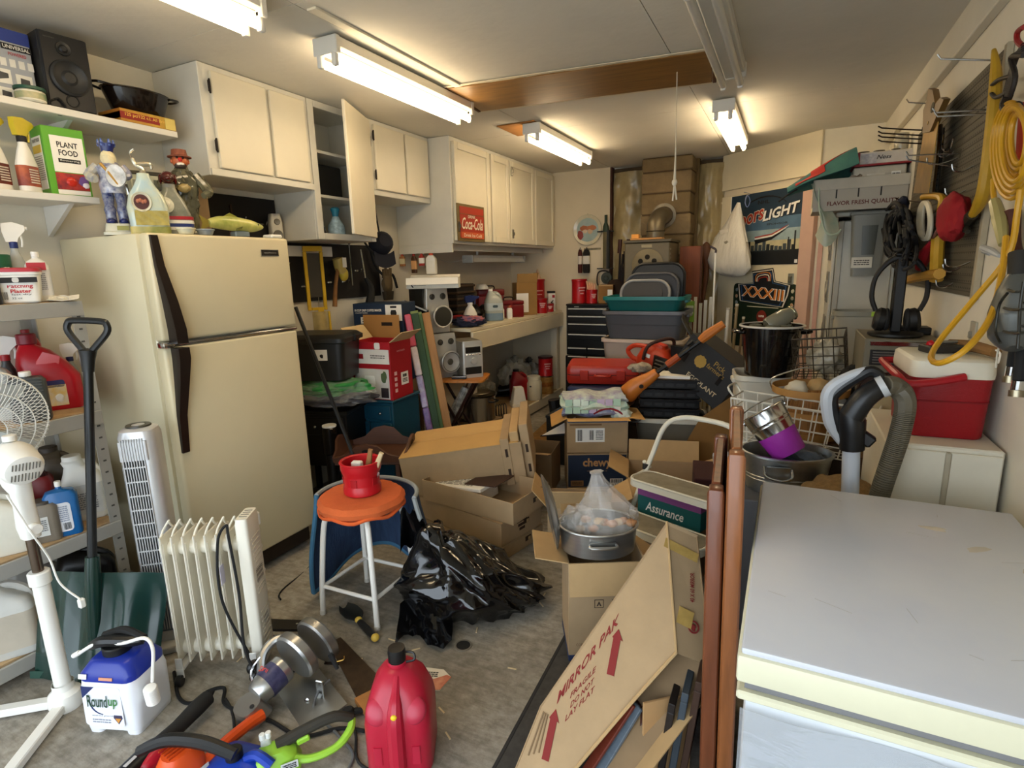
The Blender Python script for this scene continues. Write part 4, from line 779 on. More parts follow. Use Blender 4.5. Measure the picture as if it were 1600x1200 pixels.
mk('depth_bracket',G().box(.03,.012,.08,(.15,.0,.01),b=.003),STEEL,o); mk('wing_nut',G().blob(.012,.006,.012,(.13,-.05,.04),sub=2,amp=.1),STEEL,o); mk('strain_relief',G().tube([(.13,.1,.12),(.17,.08,.08)],[.012,.007],8,1),RUB,o)
# cords
cord('saw_cable','grey cable looping forward from the circular saw',[(515,1062,.05),(498,1080,.04),(492,1110),(530,1150),(552,1180),(535,1215)],.005,m('#5d5f60',.6))
cord('extension_cable','black extension cord snaking between the sprayer and the gas can',[(272,1050),(280,1090),(300,1098),(325,1080),(350,1075),(350,1098),(375,1112),(420,1125),(470,1150),(530,1138),(570,1142)],.0065,RUB)
cord('radiator_lead','thin black lead running down past the orange hedge trimmer',[(352,1092,.012),(362,1110),(366,1140),(358,1175)],.005,RUB)
cord('plug_lead','black lead with a moulded plug curving behind the gas can',[(600,1215),(560,1190),(556,1150),(549,1120,.02)],.005,RUB)
o=thing('cord_plug','black moulded three pin plug on the floor left of the gas can','plug',Zp(545,1120,0),40); mk('plug_body',G().bottle([(.04,.03,.008,0),(.045,.035,.01,.02),(.03,.025,.01,.035)],(0,0,0)),RUB,o); mk('lead_boot',G().tube([(.02,0,.018),(.08,0,.014)],[.012,.007],8,1),RUB,o)
# --- hand saw, trowel, machete sheath, scrap
P1,P2=Zp(520,1003,.0),Zp(590,1100,0); dv=(P2-P1); an=math.degrees(math.atan2(dv.y,dv.x)); L_=dv.length
o=thing('hand_saw','rusty brown hand saw lying on the floor behind the gas can','saw',(P1.x,P1.y,.004),an)
mk('blade',G().prism([(0,-.02),(0,.035),(.5,.075),(.5,-.06)],.0025),m('#4a3a2a',.45,.6,var=.35,sc=14),o)
mk('wooden_handle',G().prism([(.40,-.065),(.40,.08),(.56,.08),(.58,.02),(.55,-.06)],.02,(0,0,.0026)),m('#a5703a',.5,var=.15),o); mk('bolt',G().cyl(.008,.004,(.43,.05,.0226),n=10),BRASS,o)
P1=Zp(560,975,0); P2=Zp(592,1008,0); dv=P2-P1
o=thing('garden_trowel','black garden trowel with a yellow tipped handle beneath the stool','trowel',(P1.x,P1.y,.0),math.degrees(math.atan2(dv.y,dv.x)))
mk('scoop',G().sheet(lambda u,v:(-.15+.15*u,(v-.5)*.085*min(1,.5+u*1.6)*(1 if u<.8 else 1-(u-.8)*2.4),.006+.022*(2*v-1)**2*(1-.3*u)+.01*u),8,8,.003),m('#1c1f1c',.5),o); mk('handle',G().tube([(-.01,0,.02),(.03,0,.02),(.1,0,.02),(.155,0,.02)],[.009,.014,.016,.014],12,3),m('#171717',.5),o)
YEL=m('#d8b64a',.45); mk('yellow_ferrule',G().blob(.016,.017,.014,(.005,0,.024),sub=2,amp=.05),YEL,o); mk('yellow_tip',G().blob(.016,.018,.018,(.165,0,.02),sub=3,amp=.03),YEL,o)
P1=Zp(482,984,0); o=thing('machete_sheath','black leather blade sheath on the floor right of the radiator','sheath',(P1.x,P1.y,.001),22)
mk('leather',G().prism([(0,-.0),(.012,.02),(.005,.04),(-.02,.05),(-.3,.055),(-.3,-.02),(-.03,-.015)],.012),m('#1d1812',.55,var=.2),o); mk('snap',G().cyl(.006,.003,(-.06,.02,.0121),n=10),STEEL,o)
o=thing('torn_carton','torn piece of red and white printed carton beside the gas can','cardboard',Zp(668,1063,0),20); mk('sheet',G().prism([(-.09,-.05),(.06,-.05),(.09,.02),(.05,.06),(-.06,.07)],.003),m('#d8cdb8',.7,var=.05),o); mk('red_panel',G().prism([(-.05,-.05),(.06,-.05),(.09,.02),(.07,.03),(-.02,-.02)],.0015,(0,0,.003)),m('#a8543e',.7,hex2='#c98a6a',sc=30),o); scr(.07,.03,3,m('#4a443c',.7),o,(.0,.03,.003),TP)
for i,(x,y)in enumerate(((612,1000),(650,1015),(850,930),(846,945),(800,1045),(425,1040),(375,1030),(700,1150),(530,1030),(560,1032),(745,985),(690,1110))):
    P=Zp(x,y,0); solo('wood_chip','small pale splinter of wood on the concrete','debris',G().box(.035,.005,.003,b=0),m('#c9b58f',.8),P,i*47,'splinters on the concrete')
o=thing('pry_tool','small dark rusty metal bar beside the hand saw','tool',Zp(524,1037,0),20); mk('bar',G().box(.09,.018,.006,b=.002),m('#2a2018',.6,.5),o); mk('nail',G().tube([(0,0,.008),(.03,.01,.012),(.03,.02,.022)],.003,6,3),BRASS,o)
# --- gas can
GC=m('#ab1b33',.32,var=.05,sc=3)
o=thing('gas_can','red plastic gas can with black cap standing on the concrete','can',(-1.04,1.225,0),28); o.scale=(.9,.9,.91)
mk('can_body',G().bottle([(.215,.22,.04,0),(.228,.235,.05,.015),(.23,.237,.05,.19),(.222,.225,.06,.235),(.175,.175,.06,.30,.0,.01),(.11,.11,.05,.342,-.005,.015),(.07,.07,.034,.352,-.005,.015)],k=6),GC,o)
mk('spine',G().tube([(-.0,-.035,.335),(-.0,-.07,.3),(-.0,-.1,.265),(-.0,-.118,.2),(.0,-.12,.02)],[.012,.016,.024,.03,.03],10,5),GC,o)
for s in(-1,1):mk('grip_hollow',G().blob(.042,.02,.045,(s*.062,-.088,.245),sub=3,amp=0,rot=(-35,0,0)),m('#b02b42',.35),o); mk('embossed_panel',G().bottle([(.03,.008,.0039,0),(.03,.01,.0049,.07)],(s*.065,-.117,.06)),m('#ad2038',.35),o)
mk('spout_collar',G().cyl(.034,.016,(-.005,.015,.348),n=20),GC,o); mk('cap',G().lathe([(0,.36),(.030,.36),(.031,.40),(.029,.412),(0,.414)],24,(-.005,.015,0),wob=lambda a,z:1+.02*math.cos(a*24)),BLK,o)
mk('cap_tether',G().tube([(.025,.02,.39),(.055,.01,.392),(.058,.0,.372),(.03,.0,.365)],.004,6,4),BLK,o); mk('vent_button',G().blob(.012,.008,.012,(-.0,-.128,.252),sub=3,amp=0),m('#e0bf1e',.4),o)
# ================================================================== MIDDLE FLOOR: STOOL, BAG, CARTONS
def axes(o,P0,PX,PZ):
    """turn the thing so that local x runs from P0 to PX and local z leans towards PZ; returns length and height"""
    x=Vector(PX)-Vector(P0); L_=x.length; x.normalize(); z=Vector(PZ)-Vector(P0); H_=z.length; z=(z-x*z.dot(x)).normalized(); y=z.cross(x)
    o.location=P0; o.rotation_mode='XYZ'; o.rotation_euler=Matrix((x,y,z)).transposed().to_euler(); return L_,H_
sx,sy_=-1.69,1.83
o=thing('stool','white tubular stool with a round orange cushion holding the red tub','stool',(sx,sy_,0),0)
SW=m('#e2dfd6',.4,var=.05)
LG=[(-.155,-.15),(.155,-.14),(-.15,.15),(.155,.16)]; g=None
for(x,y)in LG:
    mk('leg',G().tube([(x,y,0),(x*.96,y*.96,.15),(x*.82,y*.82,.42),(x*.7,y*.7,.475),(x*.45,y*.45,.492),(0,0,.494)],.0125,10,5),SW,o); mk('foot_cap',G().cyl(.0145,.02,n=12),m('#c9c5ba',.6),o,(x,y,0))
Q=[(x*.94,y*.94,.14)for x,y in(LG[0],LG[1],LG[3],LG[2])]
for a,b in zip(Q,Q[1:]+Q[:1]):mk('stretcher',G().tube([a,b],.009,8,1),SW,o)
mk('seat_board',G().cyl(.165,.02,(0,0,.495),n=32),m('#b9b2a2',.6),o)
mk('cushion',G().lathe([(0,.505),(.17,.505),(.192,.52),(.196,.54),(.18,.562),(.12,.572),(0,.574)],48,wob=lambda a,z:1+.012*math.sin(a*9)+.01*math.sin(a*23)),m('#c9602f',.95,var=.05,sc=40,bump=.3,bsc=250),o)
mk('cushion_hem',G().tube([(.188*math.cos(a),.188*math.sin(a),.51+.008*math.sin(a*7))for a in[i*.2618 for i in range(24)]],.009,6,2,True),m('#d05c28',.95),o)
o=thing('paint_tub','round red plastic tub with putty knives standing on the orange cushion','tub',(sx+.01,sy_,.575),15); RT_=m('#b5151f',.3,var=.05)
mk('tub_body',G().lathe([(0,0),(.078,0),(.084,.006),(.084,.03),(.078,.045),(.078,.085),(.086,.105),(.09,.12),(.09,.15),(.086,.152),(.08,.148),(.078,.02),(0,.015)],32),RT_,o)
mk('rim',G().tube([(.09*math.cos(i*.2618),.09*math.sin(i*.2618),.148)for i in range(24)],.004,6,2,True),RT_,o)
for i in range(5):mk('finger_recess',G().bottle([(.03,.004,.0019,0),(.03,.005,.0019,.035)],(.0795*math.sin(i*1.25),-.0795*math.cos(i*1.25),.047),(0,0,math.degrees(i*1.25))),m('#a01019',.3),o)
for lab,x,a,cm_ in(('putty knife with a wooden handle sticking out of the red tub',.02,14,'#8a6138'),('second scraper leaning to the right in the red tub',.045,26,'#c9b48a')):
    k=thing('putty_knife',lab,'tool',(sx+.01+x*.6,sy_+.01,.60),rot=(8,a,20)); mk('blade',G().box(.05,.0025,.09,b=0),m('#c9c9c6',.3,.8),k); mk('handle',G().bottle([(.02,.014,.006,.09),(.026,.016,.006,.12),(.02,.014,.005,.19)]),m(cm_,.5,var=.1),k)
solo('white_block','white filler block inside the red tub on the stool','block',G().box(.05,.03,.12,b=.006),PAPER,(sx-.02,sy_+.01,.593),20)
# moving blanket
BL=m('#1f2f4a',.95,hex2='#2f4564',sc=30,bump=.3,bsc=120,stretch=(1,1,.2))
o=thing('moving_blanket','quilted navy moving blanket with pale blue binding draped behind the stool','blanket',(0,0,0))
def bk(u,v):
    a=rad(205-190*u); R_=.235+.06*v+.03*math.sin(u*13+v*3)*v+.04*v*abs(math.sin(u*5)); return(sx+R_*math.cos(a),sy_+.03+R_*math.sin(a)*.95,.545-.50*v*(1-.14*math.sin(u*3.1))-.03*math.sin(u*9)*v)
mk('quilt',G().sheet(bk,60,16,.01),BL,o); TL=m('#3f6f8e',.9)
mk('binding',G().tube([bk(i/40,1)for i in range(41)],.012,7,1),TL,o); mk('binding',G().tube([bk(0,i/12)for i in range(13)],.011,7,1),TL,o); mk('binding',G().tube([bk(1,i/12)for i in range(13)],.011,7,1),m('#8f9493',.9),o); mk('binding',G().tube([bk(i/40,0)for i in range(41)],.01,7,1),m('#8f9493',.9),o)
# trash bag
def bag():
    bm=bmesh.new(); bmesh.ops.create_icosphere(bm,subdivisions=6,radius=1)
    for v in bm.verts:
        p=v.co.copy(); q=Vector((p.x*1.1+p.y*.5+2,p.y*1.0,p.z*.8+7)); n1=abs(noise.noise(q*1.25)); n2=abs(noise.noise(Vector((q.x*2.2+q.z*1.4,q.y*1.2,q.z*.8-q.x*.8))*1.25)); n3=abs(noise.noise(q*4.1))
        k=1.07-.42*n1-.26*n2-.05*n3; x,y=p.x*k*.37,p.y*k*.22
        top=.36*(1-.50*max(0,(p.x+.35))-.25*max(0,-p.x-.75)*2); z=max(p.z*k,-.72)
        zz=(z+.72)/1.72*max(top,.06)*1.08
        if p.x<-.4 and p.z>.4:zz+=.24*(p.z-.4)*max(0,1-abs(p.x+.62)*2.2)
        v.co=(x,y*(1-.25*max(0,p.x)),zz+.002)
    g=G(); bm.verts.index_update(); g.add([v.co[:]for v in bm.verts],[[w_.index for w_ in f.verts]for f in bm.faces]); bm.free(); return g
TB=m('#08080a',.14,var=0,coat=.5,bump=.22,bsc=9)
o=thing('trash_bag','shiny black plastic trash bag slumped on the concrete beside the stool','bag',(-1.23,2.03,0),30)
mk('bag_body',bag(),TB,o,sm=60)
mk('loose_corner',G().sheet(lambda u,v:(-.34+.24*u,-.27+.2*v+.05*math.sin(u*6),.012+.05*v*v+.018*abs(math.sin(u*11+v*4))),14,8,.002),TB,o)
mk('gathered_neck',G().sheet(lambda u,v:(-.33+.14*u,-.02+.1*math.sin(u*3.1+v),.30+.16*v+.02*math.sin(u*17)),20,8,.002),TB,o)
# stack of low cartons behind the bag
rzs=-13; C0=Vector((-1.29,2.44,0)); ux=Vector((math.cos(rad(rzs)),math.sin(rad(rzs)),0)); uy=Vector((-ux.y,ux.x,0))
def low(label,z,h_,w_=.66,d_=.36,dx=0,dy=0,rz=rzs,mat=CARD,open_=False,slot=True):
    c_=C0-ux*(w_/2+dx)+uy*(d_/2+dy); o=thing('low_carton',label,'box',(c_.x,c_.y,z),rz); g=G()
    g.box(w_,d_,.005,b=0)
    for s in(-1,1):g.box(.005,d_,h_,(s*(w_/2-.0025),0,0),b=.001).box(w_-.01,.005,h_,(0,s*(d_/2-.0025),0),b=.001)
    if not open_:g.box(w_,d_,.005,(0,0,h_-.005),b=.001)
    mk('box_body',g,mat,o)
    if slot:q=mk('hand_hole',G().box(.002,.05,.028,b=0),m('#3a2a1a',.9),o,(w_/2+.0003,.04,h_*.45)); mk('punched_tab',G().box(.002,.022,.018,b=0),CARDL,q,(.001,.01,.002))
    return o
low('lowest flat carton of the stack behind the black bag',0,.075); o=low('middle flat carton of the stack with dark print on its end',.077,.135,dx=.01);
for i in range(3):mk('print',G().box(.0012,.09-.02*i,.016,b=0),m('#3a2618',.8),o,(.3303,.0,.085-.024*i))
o=low('open topped carton on the stack holding white papers',.214,.125,dx=-.045,dy=.0,rz=-9,open_=True)
P=o.location; s=thing('paper_pile','white printed papers lying in the open topped carton','paper',(P.x-.12,P.y,.30),rot=(0,-6,-6)); mk('sheet',G().box(.36,.22,.02,b=.001),PAPER,s); mk('dark_folder',G().box(.22,.2,.006,(.14,.04,.02),b=0),m('#3a241c',.6),s); scr(.25,.12,6,m('#8a8780',.8),s,(-.03,-.02,.0205),TP); mk('lower_papers',G().box(.3,.2,.08,(0,0,-.081),b=.002),m('#cfc9bb',.8),s)
# big tilted carton with nested ends
o=thing('long_carton','long tan carton with slotted nested ends tipped over the stack','box',(0,0,0))
L_,H_=axes(o,Yp(637,788,2.56),Yp(829,762,2.86),Yp(612,728,2.52)); H_=.25; D_=.50; L_*=1.06; o.location.z+=.045
mk('box_body',G().box(L_*.92,D_,H_,(L_*.46,D_/2,0),b=.002),CARD,o); mk('top_flap',G().box(L_*.9,D_*.52,.005,(L_*.45,D_*.25,H_+.001),b=.001),m('#c19a5e',.85,var=.05),o); mk('top_flap',G().box(L_*.88,D_*.46,.005,(L_*.45,D_*.76,H_+.001),b=.001),m('#c8a166',.85,var=.05),o)
for i in range(3):
    x=L_*(.80+.075*i); e_=.012*i; q=mk('end_tray',G().box(.052,D_+.014-.02*e_,H_+.045+.03*i,(x,D_/2+.02*i,-.01),b=.003),CARD if i!=1 else CARDL,o)
    for s in(-1,1):mk('hand_slot',G().box(.016,.002,.05,b=0),m('#33241a',.9),q,(x+.004,-.0075+.02*i+.01*e_,H_*(.18 if s<0 else .68)))
# carton with flaps open holding the roaster (leans towards the camera side)
cz=.43
o=carton('coffee_maker_carton','tall tan carton with open flaps carrying the aluminium pan','box',(-.615,2.02,0),27,.30,.24,cz,CARD,{'f':-78,'l':12,'r':-38,'b':60},fl=.13)
patch(.1,.05,m('#cfc4b0',.5),o,(.02,-.1205,.32),FR,'tape'); KP=m('#3a2c20',.8)
for i,(x,z)in enumerate(((-.05,.31),(.06,.31),(-.03,.255),(.04,.255))):
    q=patch(.036,.036,KP,o,(x,-.1205,z),FR,'icon'); patch(.031,.031,CARD,q,(0,0,.0003),TP,'icon_ground');
    poly([(-.01,-.012),(.01,-.012),(.01,0),(.014,0),(0,.012),(-.014,0),(-.01,0)]if i%2 else[(-.01,-.01),(0,.012),(.01,-.01),(.004,-.01),(0,0),(-.004,-.01)],KP,q,(0,0,.0008),TP,'pictogram')
patch(.035,.05,m('#2b3f7a',.6),o,(.01,-.1205,.10),FR,'print'); txt('COFFEE MAKER\nGE CM 10\n10 CUP',.09,.045,m('#6b5138',.8),o,(-.075,-.1215,.06),FR); mk('blue_foot_band',G().box(.302,.242,.03,b=.001),m('#23304f',.7),o)
o=thing('roaster_pan','oval aluminium roasting pan resting on the open carton','pan',(-.625,2.0,cz+.012),27); AL=m('#b4b4b0',.3,.9,var=.08,stretch=(1,1,12))
mk('pan_body',G().pot(.115,.105,.003,.12,36,sx=1.28,sy=1.0),AL,o); mk('rim',G().tube([(.158*math.cos(i*.1745),.124*math.sin(i*.1745),.104)for i in range(36)],.004,6,1,True),AL,o)
h_=mk('handle_plate',G().bottle([(.1,.006,.0029,.05),(.1,.006,.0029,.08)],(0,-.122,0)),m('#8d8d89',.35,.9),o); mk('handle',G().tube([(-.05,-.122,.07),(-.045,-.14,.066),(.045,-.14,.066),(.05,-.122,.07)],.006,8,3),AL,o)
o=thing('pan_cover','oval ribbed pan lid standing on edge left of the roasting pan','lid',At(868,852,(-.70,1.97,0)),rot=(0,80,30))
mk('lid_dome',G().lathe([(0,.03),(.06,.028),(.09,.02),(.105,.012),(.118,.006),(.122,0),(.115,.002),(.08,.014),(0,.022)],36,(-.15,0,0),(0,0,0),1.28,1),AL,o)
for r_ in(.05,.08):mk('pressed_ring',G().tube([(-.15+r_*1.28*math.cos(i*.2618),r_*math.sin(i*.2618),.031-(r_-.04)*.2)for i in range(24)],.002,5,1,True),AL,o)
CB=m('#f0ece6',.1,trans=.2,alpha=.33,var=.05,sc=12,bump=.8,bsc=18)
o=thing('clear_plastic_bag','crumpled clear plastic bag of snacks peaked over the roasting pan','bag',(-.61,2.03,cz+.05),27); o.scale=(1,1,.93)
mk('film',G().lathe([(0,0),(.08,.0),(.11,.05),(.115,.1),(.09,.15),(.055,.2),(.03,.25),(.018,.29),(.024,.3),(0,.3)],44,(.02,0,0),(0,-10,0),1.1,.9,wob=lambda a,z:1+.09*math.sin(a*7+z*30)+.06*math.sin(a*17-z*50)),CB,o,sm=20)
mk('film_fold',G().blob(.07,.06,.07,(-.11,-.01,.07),amp=.35,fq=3,sub=4,seed=2),CB,o,sm=20)
for i in range(9):
    mk('snack',G().blob(.022,.018,.016,(-.10+.025*i,-.03+.02*math.sin(i*2.1),.05+.035*abs(math.sin(i*1.7))),amp=.2,sub=2,seed=i),m('#c98f5c' if i%3 else '#d9b889',.7),o)
# pet food cartons
o=carton('pet_food_carton','navy printed carton with a tan delivery word, lower of the two','box',(-1.19,3.72,0),24,.42,.32,.275,CARD,None,closed=True,t=.004)
patch(.405,.235,m('#15263f',.6,var=.05),o,(0,-.1605,.145),FR,'print'); txt('chewy',.20,.08,m('#b98a5a',.7,var=0),o,(.0,-.1622,.20),FR,bold=.03); txt('where to get it',.14,.01,m('#b98a5a',.7),o,(.0,-.1622,.145),FR)
patch(.09,.04,m('#8f6a45',.8),o,(-.14,-.1622,.055),FR,'print'); scr(.07,.025,3,m('#4a3a28',.8),o,(-.14,-.164,.055),FR); q=patch(.09,.055,PAPER,o,(.135,-.1622,.06),FR); bars(.08,.025,16,INK,q,(0,.01,.001),TP); txt('8 7 8 1',.06,.014,INK,q,(0,-.016,.001),TP)
patch(.30,.235,m('#15263f',.6,var=.05),o,(.2105,0,.145),RT,'print')
o=carton('delivery_carton','tan carton with white shipping label and flaps open under the quilt','box',(-1.19,3.72,.277),24,.42,.32,.25,CARD,{'f':6,'r':-8,'l':-28,'b':30},fl=.12,fmat=m('#c99d5e',.85))
patch(.41,.03,m('#1f4468',.6),o,(0,-.1605,.235),FR,'print'); q=patch(.2,.1,PAPER,o,(-.05,-.161,.13),FR); bars(.035,.08,10,INK,q,(-.07,0,.001),TP); bars(.03,.07,8,INK,q,(.01,0,.001),TP); scr(.05,.07,6,m('#555',.8)if 0 else m('#555555',.8),q,(.065,0,.001),TP); patch(.31,.24,m('#1f4468',.6),o,(.2105,0,.12),RT,'print')
patch(.22,.012,m('#7d5c3a',.8),o,(-.08,-.1608,.205),FR,'print')
QU=m('#aab4b8',.9,hex2='#8fae9c',sc=14,var=0);
o=thing('patchwork_quilt','folded pastel patchwork quilt with dark red edging on the open carton','quilt',(-1.2,3.73,.535),24)
def qf(k,w_,d_,z):
    def f(u,v):
        a=v*2*math.pi; return((u-.5)*w_+.02*math.sin(v*9+k),.5*d_*math.cos(a)+.02*math.sin(u*7+k),z+.035*math.sin(a)+.012*math.sin(u*11+k*2))
    return f
R=random.Random(3)
for k,(w_,d_,z,c1,c2)in enumerate(((.44,.3,.02,'#56588a','#a9b0c4'),(.46,.32,.065,'#9fc0b0','#d8dccf'),(.42,.28,.105,'#8f84a6','#c9d6c4'))):
    q=mk('fold',G().sheet(qf(k,w_,d_,z),20,14,.012),m(c1,.95,hex2=c2,sc=16),o)
for i in range(14):mk('patch',G().box(.05,.045,.004,(-.19+.055*(i%7),-.155-.004*(i//7)+0,.045+.055*(i//7)),(80,0,R.uniform(-12,12)),b=.001),m(R.choice(['#b9a9c4','#cfe0d2','#7f8fb4','#e0dfd4','#a6c4b0']),.95),o)
mk('red_edging',G().tube([(-.02,-.16,.02),(.04,-.165,.05),(.1,-.168,.055),(.16,-.165,.03),(.2,-.15,-.02)],.007,7,5),m('#7a1524',.9),o); mk('fold_corner',G().blob(.07,.05,.05,(.18,-.12,-.0),amp=.3,sub=3),m('#b9cfc0',.95,hex2='#d8dcd2',sc=20),o)
# --- step stool
o=thing('step_stool','white folding step stool with two grey treads and a bowed handle','step stool',(0,0,0))
CRM=m('#e0dccb',.4,var=.06); TRD=m('#7d7665',.9,hex2='#978f7d',sc=12)
hl,hr=Yp(965,935,2.72),Yp(1130,960,2.62)
fl_,fr_=Vector((-.72,2.72,0)),Vector((-.20,2.52,0)); axx=(fr_-fl_).normalized(); axy=Vector((-axx.y,axx.x,0))
def sp(a,b,z):return fl_+axx*a+axy*b+Vector((0,0,z))
Wd=(fr_-fl_).length
mk('handle_frame',G().tube([sp(-.03,.0,0.01),sp(.0,.12,.30),sp(.03,.24,.55),sp(.06,.30,.69),sp(.14,.33,.745),sp(Wd/2,.34,.755),sp(Wd-.14,.33,.745),sp(Wd-.06,.30,.69),sp(Wd-.03,.24,.55),sp(Wd,.12,.30),sp(Wd+.03,0,.01)],.0135,10,5),CRM,o)
for s in(.0,Wd):mk('rear_leg',G().tube([sp(s,.5,.01),sp(s,.2,.5)],.011,8,1),CRM,o); mk('hinge_collar',G().cyl(.018,.03,n=12),INK,o,sp(s*.995+.01,.2,.46))
for z,b,lab in((.265,-.09,0),(.425,.10,1)):
    c_=sp(Wd/2,b,z); a=math.degrees(math.atan2(axx.y,axx.x))
    q=mk('tread',G().prism(rr(Wd-.04,.19,.06,5),.035),CRM,o,c_,(-3,0,a)); mk('tread_mat',G().prism(rr(Wd-.065,.165,.05,5),.004),TRD,q,(0,0,.0355)); mk('tread_rim',G().tube([(x,y,.036)for x,y in rr(Wd-.045,.185,.06,5)],.006,6,1,True),CRM,q)
    for s in(.005,Wd-.005):mk('side_bar',G().tube([sp(s,b-.02,z+.02),sp(s,b+.16,z+.03)],.007,6,1),CRM,o)
o=thing('hygiene_carton','teal and purple carton lettered in white behind the lower tread','box',(0,0,0)); c_=sp(.235,.13,.27); o.location=c_; o.rotation_euler=(0,0,rad(math.degrees(math.atan2(axx.y,axx.x))))
mk('carton_body',G().box(.36,.13,.14,b=.002),m('#155a5a',.5,var=.05),o); mk('purple_top',G().box(.362,.132,.045,(0,0,.097),b=.002),m('#8a4a86',.5),o); txt('Assurance',.22,.05,WHT,o,(-.02,-.067,.05),FR,shear=.25,bold=.015); mk('shelf_under',G().box(.34,.12,.264,(0,0,-.265),b=.002),CARDD,o)
# --- mirror carton
a,b,d_=Yp(1042,815,1.75),Yp(1057,1020,1.5),Zp(796,1222,.015); n_=(b-a).cross(d_-a).normalized(); n_=n_ if n_.dot(EYE-a)>0 else-n_
def onface(px,py,off=.0015):d=ray(px,py); return EYE+d*((a-EYE).dot(n_)/d.dot(n_))+n_*off
c_,e_=onface(844,1103,0),onface(868,1238,0)
a2,b2=Yp(1090,836,1.79),Yp(1113,1042,1.55); e2,d2,c2_=e_+Vector((.16,.06,0)),d_+Vector((.14,.16,0)),c_+Vector((.12,.16,-.02))
def panel(P,t=.005):
    P=[Vector(p)for p in P]; n=(P[1]-P[0]).cross(P[-1]-P[0]).normalized()*t; k=len(P)
    return G().add(P+[p+n for p in P],[tuple(range(k)),tuple(range(2*k-1,k-1,-1))]+[(i,(i+1)%k,k+(i+1)%k,k+i)for i in range(k)])
o=thing('mirror_carton','large flat tan carton lettered MIRROR PAK leaning in the foreground','box',(0,0,0))
mk('face_panel',panel([a,b,e_,d_,c_]),CARD,o); mk('end_panel',panel([a,a2,b2,b]),CARD,o); mk('back_panel',panel([a2,c2_,d2,e2,b2]),CARDD,o); mk('edge_panel',panel([a,c_,c2_,a2]),CARD,o); mk('edge_panel',panel([c_,d_,d2,c2_]),CARD,o)
mk('fold_edge',G().tube([b+n_*.002,b.lerp(e_,.33)+n_*.012,b.lerp(e_,.66)+n_*.006,e_],.005,6,4),CARDL,o); mk('fold_edge',G().tube([a+n_*.001,b+n_*.001],.004,6,1),CARDL,o)
mk('inner_flap',panel([b2,e2,e2+Vector((.02,-.1,.02)),b2+Vector((.0,-.06,-.05))]),CARDL,o)
def ftxt(body,p0,p1,up,mat,bold=.01,par=None):
    """lettering printed on the slanting face: baseline from pixel p0 to p1, letters rising by pixel offset up"""
    par=par or o; t=txt(body,1,1,mat,par,(0,0,0),TP,bold=bold); A=onface(*p0); X_=onface(*p1)-A; Y_=onface(p0[0]+up[0],p0[1]+up[1])-A
    for v in t.data.vertices:v.co=A+X_*(v.co.x+.5)+Y_*(v.co.y+.5)
    return t
MR=m('#7d2320',.8,var=.05)
ftxt('MIRROR PAK',(870,1101),(966,975),(4,-21),MR,.02)
for bd,p0,p1 in(('FRAGILE',(891,1092),(930,1050)),('DO NOT',(891,1107),(927,1068)),('LAY FLAT',(883,1128),(928,1081))):ftxt(bd,p0,p1,(2,-10.5),MR,.015)
for(x0,y0,x1,y1)in((852,1188,869,1108),(954,1055,967,983)):
    A,B_=onface(x0,y0),onface(x1,y1); yv=(B_-A).normalized(); L=(B_-A).length; xv=yv.cross(n_)
    q=poly([(-.012,0),(.012,0),(.012,L*.78),(.02,L*.76),(0,L),(-.016,L*.8),(-.012,L*.78)],MR,o,(0,0,0),TP,'arrow'); q.location=A; q.rotation_euler=Matrix((xv,yv,n_)).transposed().to_euler()
for i in range(3):
    A,B_=onface(826+8*i,1180-2*i),onface(850+3*i,1112+2*i); mk('ribbed_line',G().tube([A,B_],.003,5,1),CARDD,o)
n2=(a2-a).cross(b-a).normalized(); n2=n2 if n2.dot(EYE-a)>0 else-n2
def onend(px,py,off=.002):d=ray(px,py); return EYE+d*((a-EYE).dot(n2)/d.dot(n2))+n2*off
def eflat(obj,px,py,qx,qy):
    A,B_=onend(px,py),onend(qx,qy); x=(B_-A).normalized(); obj.location=A; obj.rotation_euler=Matrix((x,n2.cross(x),n2)).transposed().to_euler()
TAPE=m('#c9a75e',.2,alpha=.75,var=.15,sc=30,coat=.4)
q=patch(.12,.03,TAPE,o,(0,0,0),TP,'tape'); eflat(q,1064,860,1084,870); q=patch(.05,.05,TAPE,o,(0,0,0),TP,'tape'); eflat(q,1070,965,1090,975)
q=txt('40 X 60 MIRROR',.09,.016,MR,o,(0,0,0),TP,bold=.02); eflat(q,1081,918,1081,880)
q=mk('round_stamp',G().lathe([(.014,.0),(.014,.001),(.019,.001),(.019,0)],20),MR,o); eflat(q,1083,980,1090,984); q2=mk('stamp_mark',G().blob(.009,.009,.001,sub=2,amp=.6),MR,q)
# frames stored in the mirror carton and beside it
for i,(cm_,lab)in enumerate((('#6e2f1f','red brown picture frame edge sticking out of the mirror carton, leftmost'),('#5f6a74','blue grey picture frame edge second from the left in the mirror carton'),('#4a2a1e','dark brown picture frame edge third in the mirror carton'),('#7a3a26','red brown picture frame edge rightmost in the mirror carton'))):
    A=Yp(992+11*i,1104+5*i,1.42+.012*i); B_=Zp(905+22*i,1236,.01); dn=Vector((-.05,.10,-.0)); w_=.012
    o=thing('picture_frame',lab,'picture frame',(0,0,0)); v_=(A-B_)
    L=v_.length; axes(o,B_,A,A+Vector((-.02,.1,.12))); H=.16
    for nm,g in(('rail',G().box(L,w_,.03,(L/2,0,0),b=.002)),('rail',G().box(L,w_,.03,(L/2,0,H-.03),b=.002)),('stile',G().box(.03,w_,H-.062,(.0155,0,.031),b=.002)),('stile',G().box(.03,w_,H-.062,(L-.0155,0,.031),b=.002))):mk(nm,g,m(cm_,.4,var=.15,stretch=(8,1,1)),o)
    mk('backing',G().box(L-.05,.005,H-.05,(L/2,0,.025),b=0),m('#2c2622',.7),o)
